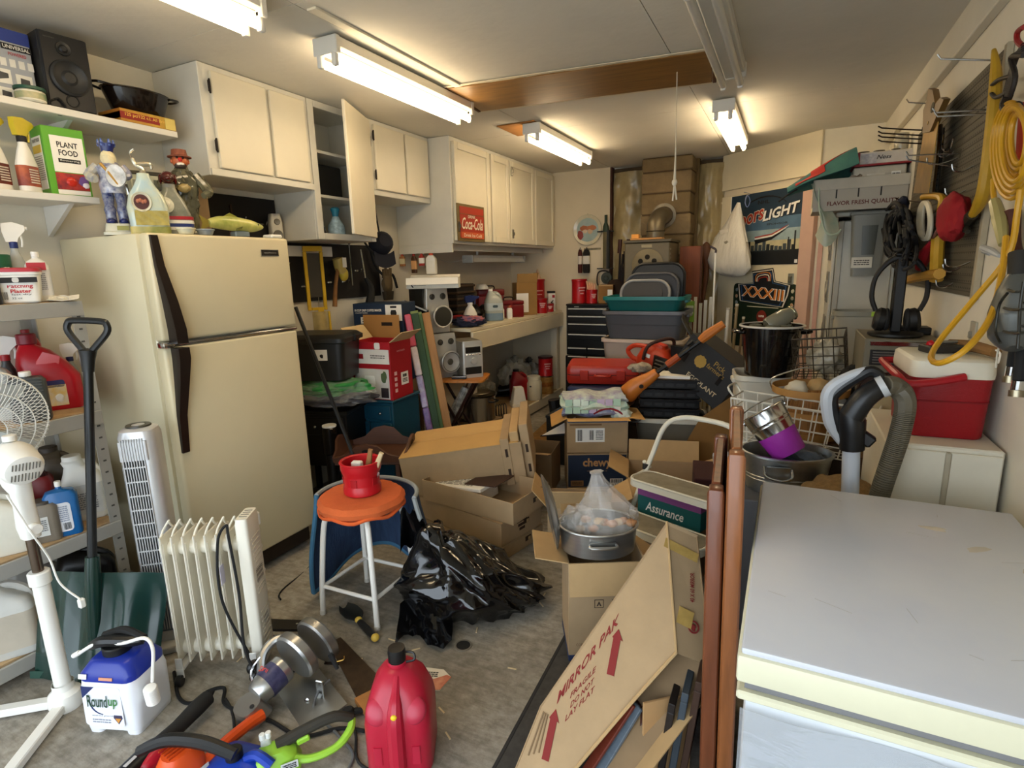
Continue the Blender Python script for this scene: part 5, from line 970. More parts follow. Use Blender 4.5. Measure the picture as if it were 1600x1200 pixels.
for lab,p0,p1,y0,cm_ in(('tan cardboard divider standing right of the mirror carton',(1000,1200),(1048,1135),1.52,'#b08a5c'),):
    P0=Zp(1010,1225,.0); o=solo('cardboard_divider',lab,'cardboard',G().box(.16,.008,.30,(0,0,0),b=.001),m(cm_,.85,var=.06),(P0.x+.05,P0.y+.03,0),40)
for i,(x,y,h_,cm_)in enumerate(((-.255,1.62,.32,'#1c1716'),(-.225,1.63,.36,'#39424a'),(-.195,1.64,.40,'#3d2a20'))):
    o=thing('picture_frame',('black picture frame leaning nearest the mirror carton','grey picture frame leaning between the black and brown ones','dark brown picture frame leaning against the wooden mirrors')[i],'picture frame',(x,y,0),rot=(0,6,0))
    for nm,g in(('rail',G().box(.02,.4,.03,b=.002)),('rail',G().box(.02,.4,.03,(0,0,h_-.03),b=.002)),('stile',G().box(.02,.03,h_-.062,(0,-.185,.031),b=.002)),('stile',G().box(.02,.03,h_-.062,(0,.185,.031),b=.002))):mk(nm,g,m(cm_,.45,var=.15),o)
    mk('picture',G().box(.006,.35,h_-.05,(0,0,.025),b=0),m('#28262a',.4),o)
# wooden framed mirrors on edge
WD=m('#6e3c22',.35,var=.3,sc=5,stretch=(6,6,.6),coat=.3); WD2=m('#8a532c',.35,var=.3,sc=5,stretch=(6,6,.6),coat=.3)
for lab,x,y0,z1,mt_ in(('tall reddish wood mirror frame standing beside the freezer',-.067,1.38,1.10,WD2),('lower brown wood mirror frame left of the tall one',-.112,1.385,1.00,WD)):
    o=thing('standing_mirror',lab,'mirror',(x,y0,0),rot=(0,-1.0,4.5)); dl=.5
    for nm,yy in(('stile',.02),('stile',dl-.02)):
        q=mk(nm,G().box(.036,.05,z1,(0,yy,0),b=.006,seg=2),mt_,o); mk('moulding',G().box(.042,.022,z1-.01,(0,yy-.012 if yy<.1 else yy+.012,.005),b=.009,seg=3),mt_,q)
    for z in(0,z1-.06):mk('rail',G().box(.026,dl-.1,.06,(0,dl/2,z),b=.005),mt_,o)
    mk('mirror_glass',G().box(.006,dl-.09,z1-.11,(-.004,dl/2,.055),b=0),m('#3a3634',.3,.3),o); mk('back_board',G().box(.006,dl-.09,z1-.11,(.006,dl/2,.055),b=0),m('#2a1d16',.8),o)
# --- chest freezer
FZ=m('#c3c7d2',.38,var=.05,sc=3,hex2='#cfd1d5'); FZL=m('#d8d5ba',.4,var=.04)
fx0,fx1,fy0,fy1=-.04,.585,.965,1.845; fw,fd=fx1-fx0,fy1-fy0
o=thing('chest_freezer','white chest freezer with cream lid edge in the right foreground','freezer',(fx0+fw/2,fy0+fd/2,0),0)
mk('cabinet_body',G().box(fw-.03,fd-.03,.765,(0,0,.02),b=.012,seg=2),m('#cfd4da',.2,var=.03,coat=.5),o); mk('base_plinth',G().box(fw-.06,fd-.06,.02,b=0),INK,o)
mk('lid_gasket',G().box(fw-.03,fd-.03,.02,(0,0,.784),b=0),m('#77777a',.6),o); mk('lower_trim',G().box(fw-.004,fd-.004,.018,(0,0,.765),b=.004),FZL,o); mk('lid_edge',G().box(fw,fd,.055,(0,0,.803),b=.006,seg=2),FZL,o); mk('lid_top',G().box(fw-.012,fd-.012,.014,(0,0,.857),b=.005,seg=2),FZ,o)
R=random.Random(5)
for i in range(9):
    x,y,l,a=R.uniform(-.26,.26),R.uniform(-.4,.4),R.uniform(.02,.07),R.uniform(0,180); mk('scratch',G().box(l,.0008,.0003,b=0),m('#aaa9a6',.8),o,(x,y,.871),(0,0,a))
for i in range(3):mk('rust_stain',G().blob(.03,.012,.0006,sub=2,amp=.6,seed=i),m('#bdb5a6',.7),o,(.1+.07*i,.25-.09*i,.871),(0,0,40*i))
WR=m('#e6ecf4',.04,trans=.6,alpha=.35,var=0,bump=1.0,bsc=4,stretch=(1,1,3))
q=mk('plastic_wrap',G().sheet(lambda u,v:((u-.5)*(fw-.02),.006*math.sin(u*13+v*9)+.004*math.sin(v*23-u*7),.70*v),40,30,.0015),WR,o,(0,-(fd-.03)/2-.012,.05))
# ================================================================== LEFT WALL BETWEEN REFRIGERATOR AND WORKBENCH
o=thing('pegboard','black pegboard on the left wall under the cabinets','pegboard',(XL+.012,2.95,1.36)); mk('board',G().box(.012,1.50,.40,(0,.025,0),b=.001),m('#15110e',.7,var=.15),o); mk('upper_board',G().box(.012,.50,.26,(0,-.475,.405),b=.001),m('#15110e',.7,var=.15),o)
mk('white_batten',G().box(.02,.6,.07,(.012,-.18+.12,.31),b=.002),WHT,o)
for y,z in((-.62,.5),(-.5,.52),(-.35,.5),(-.2,.25),(0.0,.27),(.2,.12),(.35,.12),(.5,.2),(-.05,.1)):mk('hook',G().tube([(.006,y,z),(.05,y,z),(.06,y,z+.02)],.003,6,2).box(.004,.04,.012,(.008,y,z),b=.001),STEEL,o)
XW=XL+.035
def W(px,py,x=XW):return Xp(px,py,x)
p=W(350,320); o=thing('pliers','rusty pliers hanging on the black pegboard above the fish','pliers',(XW+.02,p.y+.02,1.80),0)
mk('jaw',G().prism([(0,.08),(.012,.10),(.006,.17),(-.004,.16)],.01,(0,0,0),(90,0,90)),m('#3a2a20',.5,.5),o)
for s in(-1,1):mk('handle',G().tube([(0,s*.004,.09),(0,s*.012,.03),(0,s*.022,-.06)],.006,7,3),m('#4a2a20',.6),o)
p=W(470,405,-2.96); o=thing('spirit_level','yellow framed spirit level hanging upright beside the refrigerator','level',(-2.95,2.92,1.30),62); YL=m('#c9a21f',.45,var=.08)
for x in(-.055,.055):mk('rail',G().box(.022,.022,.40,(x,0,0),b=.003),YL,o)
mk('end_block',G().box(.13,.024,.035,(0,0,.401),b=.003),YL,o); mk('end_block',G().box(.085,.02,.02,(0,0,0),b=.003),YL,o); mk('vial_window',G().box(.085,.01,.30,(0,0,.09),b=.001),m('#3a342a',.5),o)
o=thing('plastic_sleeve','clear yellowish plastic sleeve hanging below the spirit level','sleeve',(-2.93,2.93,.98),62); mk('film',G().sheet(lambda u,v:(.12*(u-.5),.012*math.sin(u*8+v*2),.31*v),12,8,.002),m('#b9a468',.3,alpha=.7,var=.2,sc=20),o); mk('yellow_edge',G().box(.014,.012,.31,(.055,0,0),b=.002),YL,o); mk('hang_tab',G().box(.04,.004,.02,(0,0,.31),b=.001),YL,o)
def hand(name,label,px,py,parts,rot=(0,0,0),cat='tool',x=XW+.02):
    p=W(px,py,x); o=thing(name,label,cat,p,rot=rot)
    for n_,g,mt_ in parts:mk(n_,g,mt_,o)
    return o
WOOD=m('#8a5f30',.55,var=.2,stretch=(1,1,4))
hand('mallet','wooden handled mallet with a yellow face hanging on the black pegboard',530,418,(('handle',G().tube([(0,0,.04),(0,-.05,-.12),(0,-.08,-.28)],[.012,.014,.018],9,4),WOOD),('head',G().bottle([(.06,.07,.02,0),(.07,.08,.025,.06),(.06,.07,.02,.11)],(0,.02,-.04),(15,0,0)),m('#b9a45a',.4)),('face_cap',G().blob(.035,.035,.05,(0,.04,-.05),sub=3,amp=.05),m('#c9b440',.4)),('tag',G().box(.003,.04,.07,(.036,.02,.0),b=0),PAPER)),x=-2.98)
hand('wrench','long thin steel rod hanging beside the mallet',547,400,(('shaft',G().tube([(0,0,.1),(0,0,-.22)],.006,7,1),STEEL),('eye',G().tube([(0,.012*math.cos(i*.8),.1+.012*math.sin(i*.8))for i in range(8)],.004,6,2,True),STEEL)))
hand('wire_hook','thin wire hook hanging below the pegboard near the refrigerator',492,420,(('wire',G().tube([(0,0,.05),(0,.01,-.15),(0,-.01,-.4)],.003,6,3),STEEL),('bend',G().tube([(0,-.02,.06),(0,0,.05),(.02,.02,.04)],.003,6,3),STEEL)))
hand('curved_tool','black curved tool with a thin steel handle right of the mallet',565,410,(('handle',G().tube([(0,0,.1),(0,.03,-.12)],.007,7,1),STEEL),('curved_head',G().tube([(0,.03,-.12),(.02,.06,-.2),(.03,.02,-.32),(.02,-.03,-.38)],[.012,.03,.035,.01],9,5),BLKM)))
hand('hose_loop','black hose looped on the pegboard under the navy cap',600,420,(('hose',G().tube([(0,-.16,.25),(0,-.12,.05),(.02,-.02,-.06),(.02,.08,-.05),(.02,.13,-.16)],.011,8,6),RUB),('clip',G().box(.02,.03,.02,(0,-.02,-.05),b=.003),STEEL)))
hand('cloth_glove','brown leather work glove hanging at the end of the pegboard',602,440,(('palm',G().blob(.03,.06,.08,(.02,.0,-.02),sub=3,amp=.15),m('#5b4a30',.8)),)+tuple(('finger',G().tube([(.02,-.04+.026*i,.03),(.03,-.05+.03*i,.10+.01*(i%2))],[.016,.011],8,2),m('#5b4a30',.8))for i in range(4))+(('cuff',G().bottle([(.04,.10,.018,-.15),(.05,.12,.02,-.08)],(.02,0,0)),m('#3a3020',.8)),))
# navy cap and strap bag hung on the ajar cabinet's far side
o=thing('baseball_cap','navy baseball cap hanging under the low white cabinet','cap',(-2.83,3.50,1.74),65); NV=m('#12141f',.9)
mk('crown',G().lathe([(0,.1),(.05,.095),(.08,.06),(.09,.0),(.085,0),(.075,.055),(0,.09)],20,(0,0,.02),(75,0,0)),NV,o); mk('brim',G().sheet(lambda u,v:((u-.5)*.17,-.05-.02*v,-.06-.1*v+.03*(2*u-1)**2),10,6,.004),NV,o); mk('strap',G().tube([(0,.0,.08),(.0,.03,.2),(0,.05,.3)],.006,6,3),NV,o); mk('patch',G().box(.04,.004,.02,(-.02,-.085,.03),b=.001),PAPER,o)
o=thing('camera_bag','black strapped pouch hanging left of the navy cap','bag',(-2.90,3.42,1.80),65); mk('pouch',G().box(.14,.09,.26,b=.02,seg=2),BLKM,o); mk('flap',G().box(.142,.095,.08,(0,-.003,.17),b=.02,seg=2),BLKM,o); mk('strap',G().tube([(-.06,-.02,.25),(-.05,-.06,.0),(.03,-.06,-.12),(.08,-.02,-.2)],.008,7,5),RUB,o); mk('buckle',G().box(.03,.01,.02,(0,-.05,.16),b=.002),STEEL,o); mk('hanging_loop',G().tube([(-.03,0,.26),(0,0,.29),(.03,0,.26)],.004,6,4),RUB,o)
# black plastic storage tote, bedding bag, side table
TOT=m('#1b1b1a',.45,var=.1)
o=thing('storage_tote','black lidded plastic tote with white sticker beside the refrigerator','tote',(-2.80,2.77,.865),20)
mk('tub',G().bottle([(.40,.30,.04,0),(.44,.33,.05,.24),(.46,.35,.05,.25)]),TOT,o); mk('lid',G().bottle([(.48,.37,.05,.25),(.48,.37,.05,.275),(.42,.31,.05,.30),(.40,.29,.05,.30)]),TOT,o); patch(.085,.07,PAPER,o,(.07,-.165,.17),(87,0,0)); mk('sticker_print',G().blob(.012,.012,.001,sub=2,amp=.4),INK,o,(.075,-.1685,.165),(87,0,0))
for s in(-1,1):mk('lid_latch',G().box(.06,.02,.05,(s*.22,0,.24),b=.006),TOT,o)
o=thing('bedding_bag','clear plastic bag of green and charcoal bedding under the black tote','bag',(-2.745,2.75,.68),16);
mk('green_cloth',G().blob(.27,.17,.055,(0,0,.125),amp=.3,fq=2.5,sub=4,seed=8),m('#1f7a35',.9,hex2='#3f9a50',sc=12),o); mk('charcoal_cloth',G().blob(.28,.18,.05,(.02,0,.05),amp=.3,fq=2.5,sub=4,seed=11,flat=-.8),m('#3c3a3e',.95,hex2='#55555a',sc=20),o)
mk('plastic_film',G().blob(.30,.195,.095,(.01,0,.092),amp=.22,fq=4,sub=5,seed=5,flat=-.95),m('#f0f3f0',.06,alpha=.22,trans=.3,var=0,bump=.6,bsc=20),o,sm=20)
o=thing('side_table','black cabinet like side table in the dark gap beside the refrigerator','table',(-2.80,2.77,0),16); BK_=m('#0e0c0b',.4)
mk('top',G().box(.46,.34,.025,(0,0,.64),b=.004),BK_,o); mk('cabinet_body',G().box(.43,.31,.36,(0,.0,.28),b=.004),BK_,o)
for x in(-.19,.19):
    for y in(-.13,.13):mk('leg',G().box(.035,.035,.28,(x,y,0),b=.003),BK_,o)
mk('drawer_front',G().box(.40,.012,.12,(0,-.161,.50),b=.003),BK_,o); mk('knob',G().blob(.012,.012,.012,(0,-.175,.56),sub=2,amp=0),STEEL,o)
o=thing('candle_jar','small dark jar with a round white lid on the black side table','jar',(-2.61,2.585,.40)); mk('glass',G().cyl(.05,.18,n=18),m('#14110f',.2),o); mk('lid',G().cyl(.045,.012,(0,0,.18),n=18),PAPER,o); mk('pedestal',G().cyl(.04,.4,(0,0,-.40),n=12),BK_,o)
# butler tray table
o=thing('tray_table','dark wooden butler tray table with an oval grip hole','table',(-2.30,2.66,0),24); TW=m('#4a2a18',.6,var=.2,stretch=(1,1,5))
mk('tray_base',G().box(.42,.36,.02,(0,0,.40),b=.004),TW,o)
def tray_side(w_):
    P=[(-w_/2,0),(w_/2,0),(w_/2,.03),(w_*.3,.055),(w_*.16,.11),(0,.125),(-w_*.16,.11),(-w_*.3,.055),(-w_/2,.03)]; return P
for(lx,ly,rz_,w_)in((0,-.18,0,.42),(0,.18,180,.42),(.21,0,90,.36),(-.21,0,-90,.36)):
    q=mk('hinged_side',G().prism(tray_side(w_),.014,(0,.007,0),(90,0,0)),TW,o,(lx,ly,.42),(12,0,rz_)); mk('grip_hole',G().lathe([(0,.0005),(.03,.0005),(.03,-.002),(0,-.002)],18,(0,0,0),(90,0,0),1,.5),m('#0a0705',.9),q,(0,-.0075,.075))
for x in(-.17,.17):
    for y in(-.14,.14):mk('leg',G().box(.03,.03,.40,(x,y,0),b=.004),TW,o)
for y in(-.14,.14):mk('stretcher',G().box(.31,.018,.03,(0,y,.15),b=.003),TW,o)
# teal cabinet and what stands on it
o=thing('teal_cabinet','teal painted cabinet standing behind the long carton','cabinet',(-2.60,3.13,0),4); TE=m('#0e3f52',.45,var=.1)
mk('cabinet_body',G().box(.38,.34,.66,b=.006),TE,o); mk('top',G().box(.40,.36,.02,(0,0,.66),b=.005),TE,o); mk('door',G().box(.17,.014,.46,(-.09,-.178,.06),b=.004),TE,o); mk('door',G().box(.17,.014,.46,(.09,-.178,.06),b=.004),TE,o); mk('drawer_front',G().box(.35,.014,.10,(0,-.178,.54),b=.004),TE,o)
for x in(-.1,.1):mk('knob',G().blob(.011,.011,.011,(x,-.195,.59),sub=2,amp=0),STEEL,o)
o=carton('coffee_machine_carton','red and white open carton for a coffee machine on the teal cabinet','box',(-2.565,3.10,.682),4,.32,.26,.40,m('#a01520',.5,var=.06),{'r':35,'l':50},fl=.12,fmat=m('#c9b184',.8))
patch(.30,.10,m('#dcd8d0',.5),o,(0,-.1305,.30),FR,'white_band'); patch(.08,.035,m('#8a141c',.5),o,(-.10,-.132,.30),FR,'red_badge'); scr(.12,.03,2,m('#6f6a66',.7),o,(.06,-.132,.30),FR); patch(.28,.21,m('#cfcac2',.5,hex2='#b8b5ae',sc=5),o,(.0,-.1305,.11),FR,'kitchen_picture')
q=mk('pictured_machine',G().bottle([(.08,.002,.0009,0),(.09,.002,.0009,.12),(.08,.002,.0009,.15)]),m('#e2e0da',.4),o,(-.02,-.1325,.015)); mk('pictured_pod',G().box(.06,.002,.07,b=0),m('#2a2426',.5),o,(.10,-.1325,.015)); mk('pictured_plant',G().blob(.025,.002,.04,sub=2,amp=.4),m('#4a5a3a',.6),o,(.10,-.1325,.16))
patch(.045,.045,WHT,o,(.06,-.1315,.375),FR,'icon',r=.01);
for i in range(4):patch(.03,.025,m('#d8b0b0',.6),o,(.1605,-.08,.06+.04*i),RT,'icon')
q=patch(.09,.09,PAPER,o,(.1605,.03,.13),RT); bars(.05,.02,10,INK,q,(0,.02,.001),TP); scr(.06,.03,3,INK,q,(0,-.015,.001),TP); txt('HOME BARISTA',.10,.012,m('#e0b8b8',.5),o,(.1608,.0,.33),RT)
o=thing('drip_coffee_carton','dark blue carton of a ten cup drip coffee maker behind the red carton','box',(-2.80,3.46,.72),14); mk('carton_body',G().box(.40,.26,.60,b=.003),m('#152a44',.5,var=.06),o); mk('pedestal_box',G().box(.38,.25,.72,(0,0,-.72),b=.003),CARDD,o)
txt('10 CUP DRIP COFFEE MAKER',.22,.018,WHT,o,(-.075,-.1315,.55),FR,bold=.03); txt('CAFETIERE',.1,.008,WHT,o,(-.13,-.1315,.53),FR); txt('EPOE',.16,.05,WHT,o,(-.06,-.1315,.475),FR,bold=.04); q=patch(.13,.12,PAPER,o,(.13,-.131,.53),FR,'picture'); mk('pictured_pot',G().bottle([(.04,.002,.0009,0),(.05,.002,.0009,.03),(.036,.002,.0009,.05)]),INK,q,(.0,-.03,.002),(-90,0,0)); poly([(-.025,.035),(.025,.035),(.025,.05),(-.025,.05)],INK,q,(0,0,.001),TP,'pictured_lid')
q=solo('cardboard_divider','brown cardboard panel with a grip hole between the two coffee cartons','cardboard',G().box(.30,.008,.54,b=.001),m('#a5773f',.85,var=.06),(-2.705,3.29,.7),8); mk('grip_hole',G().box(.09,.002,.026,b=0),m('#20150c',.9),q,(.05,-.0052,.46))
o=thing('dark_box','black glossy box leaning behind the blue coffee maker carton','box',(-2.70,3.67,1.19),rot=(0,0,12)); mk('box_body',G().box(.22,.05,.10,(0,0,0),(0,22,0),b=.004),m('#141416',.25),o); mk('white_edge',G().box(.222,.004,.012,(.034,-.027,.085),(0,22,0),b=.001),m('#b9b9b9',.5),o); mk('stand',G().box(.08,.045,1.15,(.0,.0,-1.185),(0,0,0),b=.003),CARDD,o)
# leaning boards
def board(label,p0,p1,w_,t_,mt_,name='leaning_board',rz=30,cat='board',dz=0):
    a=Vector(p1)-Vector(p0); o=thing(name,label,cat,(0,0,0)); L=a.length; axes(o,Vector(p0),Vector(p1),Vector(p0)+Vector((math.sin(rad(-rz)),math.cos(rad(rz)),0))); return o,L
B1=Yp(631,492,3.42); _q=Yp(667,676,3.36); B0=B1+(_q-B1)*((B1.z-.02)/(B1.z-_q.z))
o,L=board('flat roll of pink and purple gift wrap leaning beside the red carton',B0,B1,.07,.03,None,'gift_wrap',cat='gift wrap',rz=-60)
for i,(a,b_,c_)in enumerate(((0,.42,'#57407c'),(.42,.62,'#b9b4c6'),(.62,.8,'#d8cfd0'),(.8,1,'#b9455a'))):mk('wrap_section',G().box(L*(b_-a)-.002,.03,.05,(L*(a+b_)/2,0,0),b=.008),m(c_,.35,hex2='#8a6aa0' if i<2 else None,sc=30),o)
for i in range(2):
    o,L=board(('dark green board leaning right of the gift wrap','second green board behind the dark green one')[i],B0+Vector((.026+.022*i,.05+.04*i,0)),B1+Vector((.026+.022*i,.05+.04*i,.02-.01*i)),.07,.02,None,rz=-60); mk('plank',G().box(L,.022,.055-.015*i,(L/2,0,0),b=.003),m(('#2f4a30','#46603a')[i],.7,var=.15,stretch=(.4,4,4)),o); mk('end_cap',G().box(.02,.023,.057-.015*i,(L-.01,0,-.001),b=.002),m('#77864e',.7),o)
o,L=board('raw tan wood board leaning rightmost beside the stereo table',B0+Vector((.065,.13,0)),B1+Vector((.065,.13,.0)),.08,.02,None,rz=-60); mk('plank',G().box(L,.02,.065,(L/2,0,0),b=.002),m('#a5794a',.7,var=.18,stretch=(.5,5,5)),o); mk('nail',G().cyl(.006,.003,(L*.8,-.011,.06),(90,0,0),n=8),STEEL,o)
o=thing('broom_pole','thin black pole leaning from the refrigerator down to the stool','pole',(0,0,0)); p0,p1=Yp(462,480,2.45),Yp(556,722,2.44); d_=(p1-p0); p2=p0+d_*(-(p0.z)/d_.z)
mk('shaft',G().tube([p0,p1],.0115,9,1),BLK,o); mk('ferrule',G().tube([p1,p1+d_*.04],.009,8,1),STEEL,o); mk('lower_shaft',G().tube([p1+d_*.04,p2],.008,8,1),BLK,o)
# stereo on the folding table
ST=m('#b9b9b4',.3,.35,var=.04); tz=.685
o=thing('folding_table','orange topped folding snack table carrying the stereo','table',(-2.42,3.86,0),18); mk('top',G().prism(rr(.50,.36,.05,4),.016,(0,0,tz-.016)),m('#b5722c',.4,var=.2,stretch=(6,1,1)),o)
DK=m('#2a1410',.4)
for y in(-.13,.13):
    for s in(-1,1):mk('crossed_leg',G().tube([(s*.19,y+s*.012,0),(-s*.17,y+s*.012,tz-.018)],.013,7,1),DK,o)
for s in(-1,1):mk('crossbar',G().tube([(s*.17,-.14,.07),(s*.17,.14,.07)],.009,6,1),DK,o)
def stereo_speaker(label,z,rz,covered):
    o=thing('stereo_speaker',label,'speaker',(-2.69 if covered else-2.60,3.91 if covered else 3.86,z),rz,'pair of silver stereo speakers'); h_=.36
    mk('enclosure',G().box(.22,.24,h_,(0,.03,0),b=.004),m('#2a2823',.6,var=.1),o); mk('baffle',G().bottle([(.22,.04,.012,0),(.225,.05,.012,h_*.5),(.2,.04,.012,h_)],(0,-.11,0)),ST,o)
    mk('woofer_horn',G().lathe([(.07,0),(.085,.03),(.092,.055),(.085,.06),(.06,.05),(0,.03)],28,(.015,-.13,h_*.37),(90,0,0)),ST,o)
    mk('woofer_grille' if covered else 'woofer_cone',G().lathe([(.0,.066),(.06,.063),(.083,.056),(.085,.05)]if covered else[(0,.052),(.02,.05),(.03,.035),(.07,.052),(.08,.06),(.083,.05)],28,(.015,-.13,h_*.37),(90,0,0)),m('#2d2b22',.7)if covered else m('#4a463c',.5),o)
    for x,r_ in((-.05,.024),(.05,.026)):mk('tweeter',G().lathe([(0,.004),(r_*.4,.008),(r_*.8,.003),(r_,.006),(r_,0)],20,(x,-.132,h_*.82),(90,0,0)),m('#33312b',.5),o)
    return o
stereo_speaker('lower silver speaker with an open cone on the folding table',tz+.001,64,False); stereo_speaker('upper silver speaker with a dark round grille under the glove box',tz+.363,64,True)
o=thing('mini_stereo','compact silver stereo beside the lower speaker on the folding table','stereo',(-2.36,3.94,tz+.001),52); mk('chassis',G().box(.17,.24,.30,(0,.02,0),b=.006),m('#6b665a',.5),o); mk('front_panel',G().bottle([(.172,.02,.006,0),(.172,.03,.01,.28),(.16,.02,.006,.3)],(0,-.11,0)),ST,o)
mk('display',G().box(.13,.006,.05,(0,-.124,.205),b=.002),m('#1b1a18',.2),o); mk('cassette_door',G().box(.14,.006,.06,(0,-.122,.03),b=.003),m('#1e1c1a',.3),o); mk('dial',G().cyl(.028,.02,(0,-.124,.14),(90,0,0),n=20),ST,o)
for i in range(5):mk('button',G().box(.018,.008,.01,(-.056+.028*i,-.124,.185),b=.002),CHR,o)
o=thing('phone_base','small black gadget lying in front of the open speaker','gadget',(-2.36,3.80,tz+.001),20); mk('body',G().box(.12,.07,.025,b=.004),BLK,o); mk('silver_edge',G().box(.12,.006,.008,(0,-.036,.016),b=.001),STEEL,o)
o=carton('glove_carton','torn open white carton of gloves lying on the upper speaker','box',(-2.63,3.90,tz+.363+.362),28,.42,.24,.085,m('#dcd9cc',.6),{'f':-62,'b':20},fl=.06,fmat=PAPER)
patch(.05,.03,m('#9aa0a0',.6),o,(-.02,-.1205,.05),FR,'print'); scr(.1,.05,4,m('#a5a69c',.7),o,(-.1,-.1207,.045),FR); mk('black_stripe',G().prism([(-.2,.07),(-.19,.075),(-.15,.01),(-.16,.01)],.001),INK,o,(0,-.1206,0),FR); patch(.04,.08,m('#8e1f22',.5),o,(-.2105,.0,.042),LF,'red_end')
# stock pot and shoes etc under the bench come with the workbench
# ================================================================== WORKBENCH
BX,BZ=-2.4,1.06; BW=m('#d8cdb2',.5,var=.05,sc=3)
o=thing('workbench','white painted workbench along the left wall with deep front apron','workbench',(0,0,0))
mk('top',G().box(BX-XL-.006,YB-4.08,.03,((BX+XL)/2,(YB+4.075)/2,BZ-.03),b=.003),BW,o); mk('front_apron',G().box(.025,YB-4.08,.155,(BX-.0125+.02,(YB+4.075)/2,BZ-.187),b=.003),BW,o)
for y in(4.14,6.13):mk('leg',G().box(.08,.08,BZ-.19,(BX-.06,y,0),b=.004),BW,o)
mk('lower_shelf',G().box(BX-XL-.03,YB-4.3,.02,((BX+XL)/2,(YB+4.28)/2,.10),b=.002),m('#a98f66',.7,var=.15),o); mk('lower_shelf_edge',G().box(.03,YB-4.3,.10,(BX-.005,(YB+4.28)/2,.02),b=.003),BW,o)
def onb(px,py,x=-2.47):p=Xp(px,py,x); p.z=BZ+.001; return p
LZ=.121
def onl(px,py):p=Zp(px,py,LZ); return p
p=Vector((-2.50,4.46,BZ+.001)); o=spray('white spray bottle with navy trigger standing on the workbench',(-2.60,4.42,BZ+.001),.27,.12,WHTP,m('#1c2a5a',.4),50,cat='bottle',collar=WHTP)
o=jug('clear gallon jug with pale blue liquid near the bench front',Vector((-2.56,4.80,BZ+.001)),.165,.16,.30,m('#c9cfc6',.15,trans=.35,var=0),PAPER,40,capw=.022); mk('label',G().bottle([(.167,.162,.03,.1),(.166,.161,.03,.17)]),m('#b5bfc0',.4),o); patch(.05,.025,m('#3a4a50',.5),o,(0,-.082,.14),FR,r=.01); mk('liquid_level',G().bottle([(.167,.162,.035,.006),(.167,.162,.035,.075)]),m('#7f98ac',.15,trans=.2),o)
for lab,x,y,c_ in(('small white bottle with brown cap right of the gallon jug',-2.50,5.02,'#9c4a2a'),('small white bottle with black cap touching the gallon jug',-2.56,4.96,'#222222')):fl(lab,Vector((x,y,BZ+.001)),.055,.055,.13,WHTP,m(c_,.4),None,capw=.8,caph=.18,sh=.7,rz=40)
def toolcase(label,x,y,w_,d_,h_,rz,c_):
    o=thing('tool_case',label,'case',(x,y,BZ+.001),rz); mt_=m(c_,.35,var=.08); mk('lower_shell',G().box(w_,d_,h_*.75,b=.01,seg=2),mt_,o); mk('lid',G().box(w_*1.02,d_*1.02,h_*.24,(0,0,h_*.752),b=.01,seg=2),mt_,o); mk('latch',G().box(.04,.012,.05,(0,-d_/2-.004,h_*.6),b=.003),m('#7a1a1a',.4),o); mk('handle',G().tube([(-.05,0,h_),(-.04,0,h_+.03),(.04,0,h_+.03),(.05,0,h_)],.007,7,3),BLK,o); return o
toolcase('dark red plastic tool case behind the small white bottles',-2.60,5.20,.28,.20,.17,40,'#6e1216'); toolcase('dark red case at the back of the bench behind the jug',-2.90,5.36,.28,.18,.28,40,'#7a1518')
o=carton('paper_goods_carton','tall brown carton with torn paper on the workbench','box',(-2.56,5.52,BZ+.001),38,.22,.22,.34,m('#94703c',.85,var=.07),{'f':70,'r':78},fl=.1,fmat=m('#a07c48',.85)); patch(.13,.2,PAPER,o,(-.05,-.1105,.13),FR,'torn_paper'); patch(.07,.10,m('#d8cfae',.6),o,(.1105,-.05,.30),RT,'sticker')
def coffee_can(label,x,y,h_,r_=.078,z=None,lid='#a01015'):
    o=thing('coffee_can',label,'can',(x,y,BZ+.001 if z is None else z),40,'red coffee cans'); mk('can_body',G().lathe([(0,0),(r_,0),(r_,.01),(r_*.97,.015),(r_*.97,h_-.03),(r_,h_-.02),(0,h_-.02)],24),m('#ab1219',.35,var=.06),o); mk('lid',G().cyl(r_*1.03,.022,(0,0,h_-.021),n=24),m(lid,.35),o)
    for i in range(3):mk('print_line',G().bottle([(r_*(.9-.2*i),.004,.0019,0),(r_*(.9-.2*i),.004,.0019,.012)]),m('#d8a8a4',.5),o,(0,-r_*.97,h_*(.62-.12*i)))
    return o
coffee_can('red coffee can in front with white print at the bench front',-2.47,5.74,.16); coffee_can('red coffee can lid stacked behind the front can',-2.63,5.80,.23); coffee_can('tall red coffee can with paper sticking out at the bench end',-2.66,6.10,.36,.085)
solo('paper_cone','pale paper cone sticking out of the tall coffee can','paper',G().lathe([(0,.12),(.05,0),(.045,0),(0,.11)],14),m('#c9a58c',.7),(-2.66,6.10,BZ+.362))
o=coffee_can('short dark red can with ribbed side at the bench front edge',-2.44,5.90,.09,.06)
o=thing('number_card','white card tube printed with a black 6 between the red cans','card',(-2.46,6.03,BZ+.001),40); mk('card_body',G().box(.085,.05,.20,b=.003),PAPER,o); txt('6',.04,.07,INK,o,(.0,-.0265,.09),FR,shear=.2,bold=.02); patch(.03,.03,m('#b0202a',.5),o,(.02,-.0262,.165),FR,'red_print'); mk('black_top',G().box(.087,.052,.025,(0,0,.2),b=.003),INK,o)
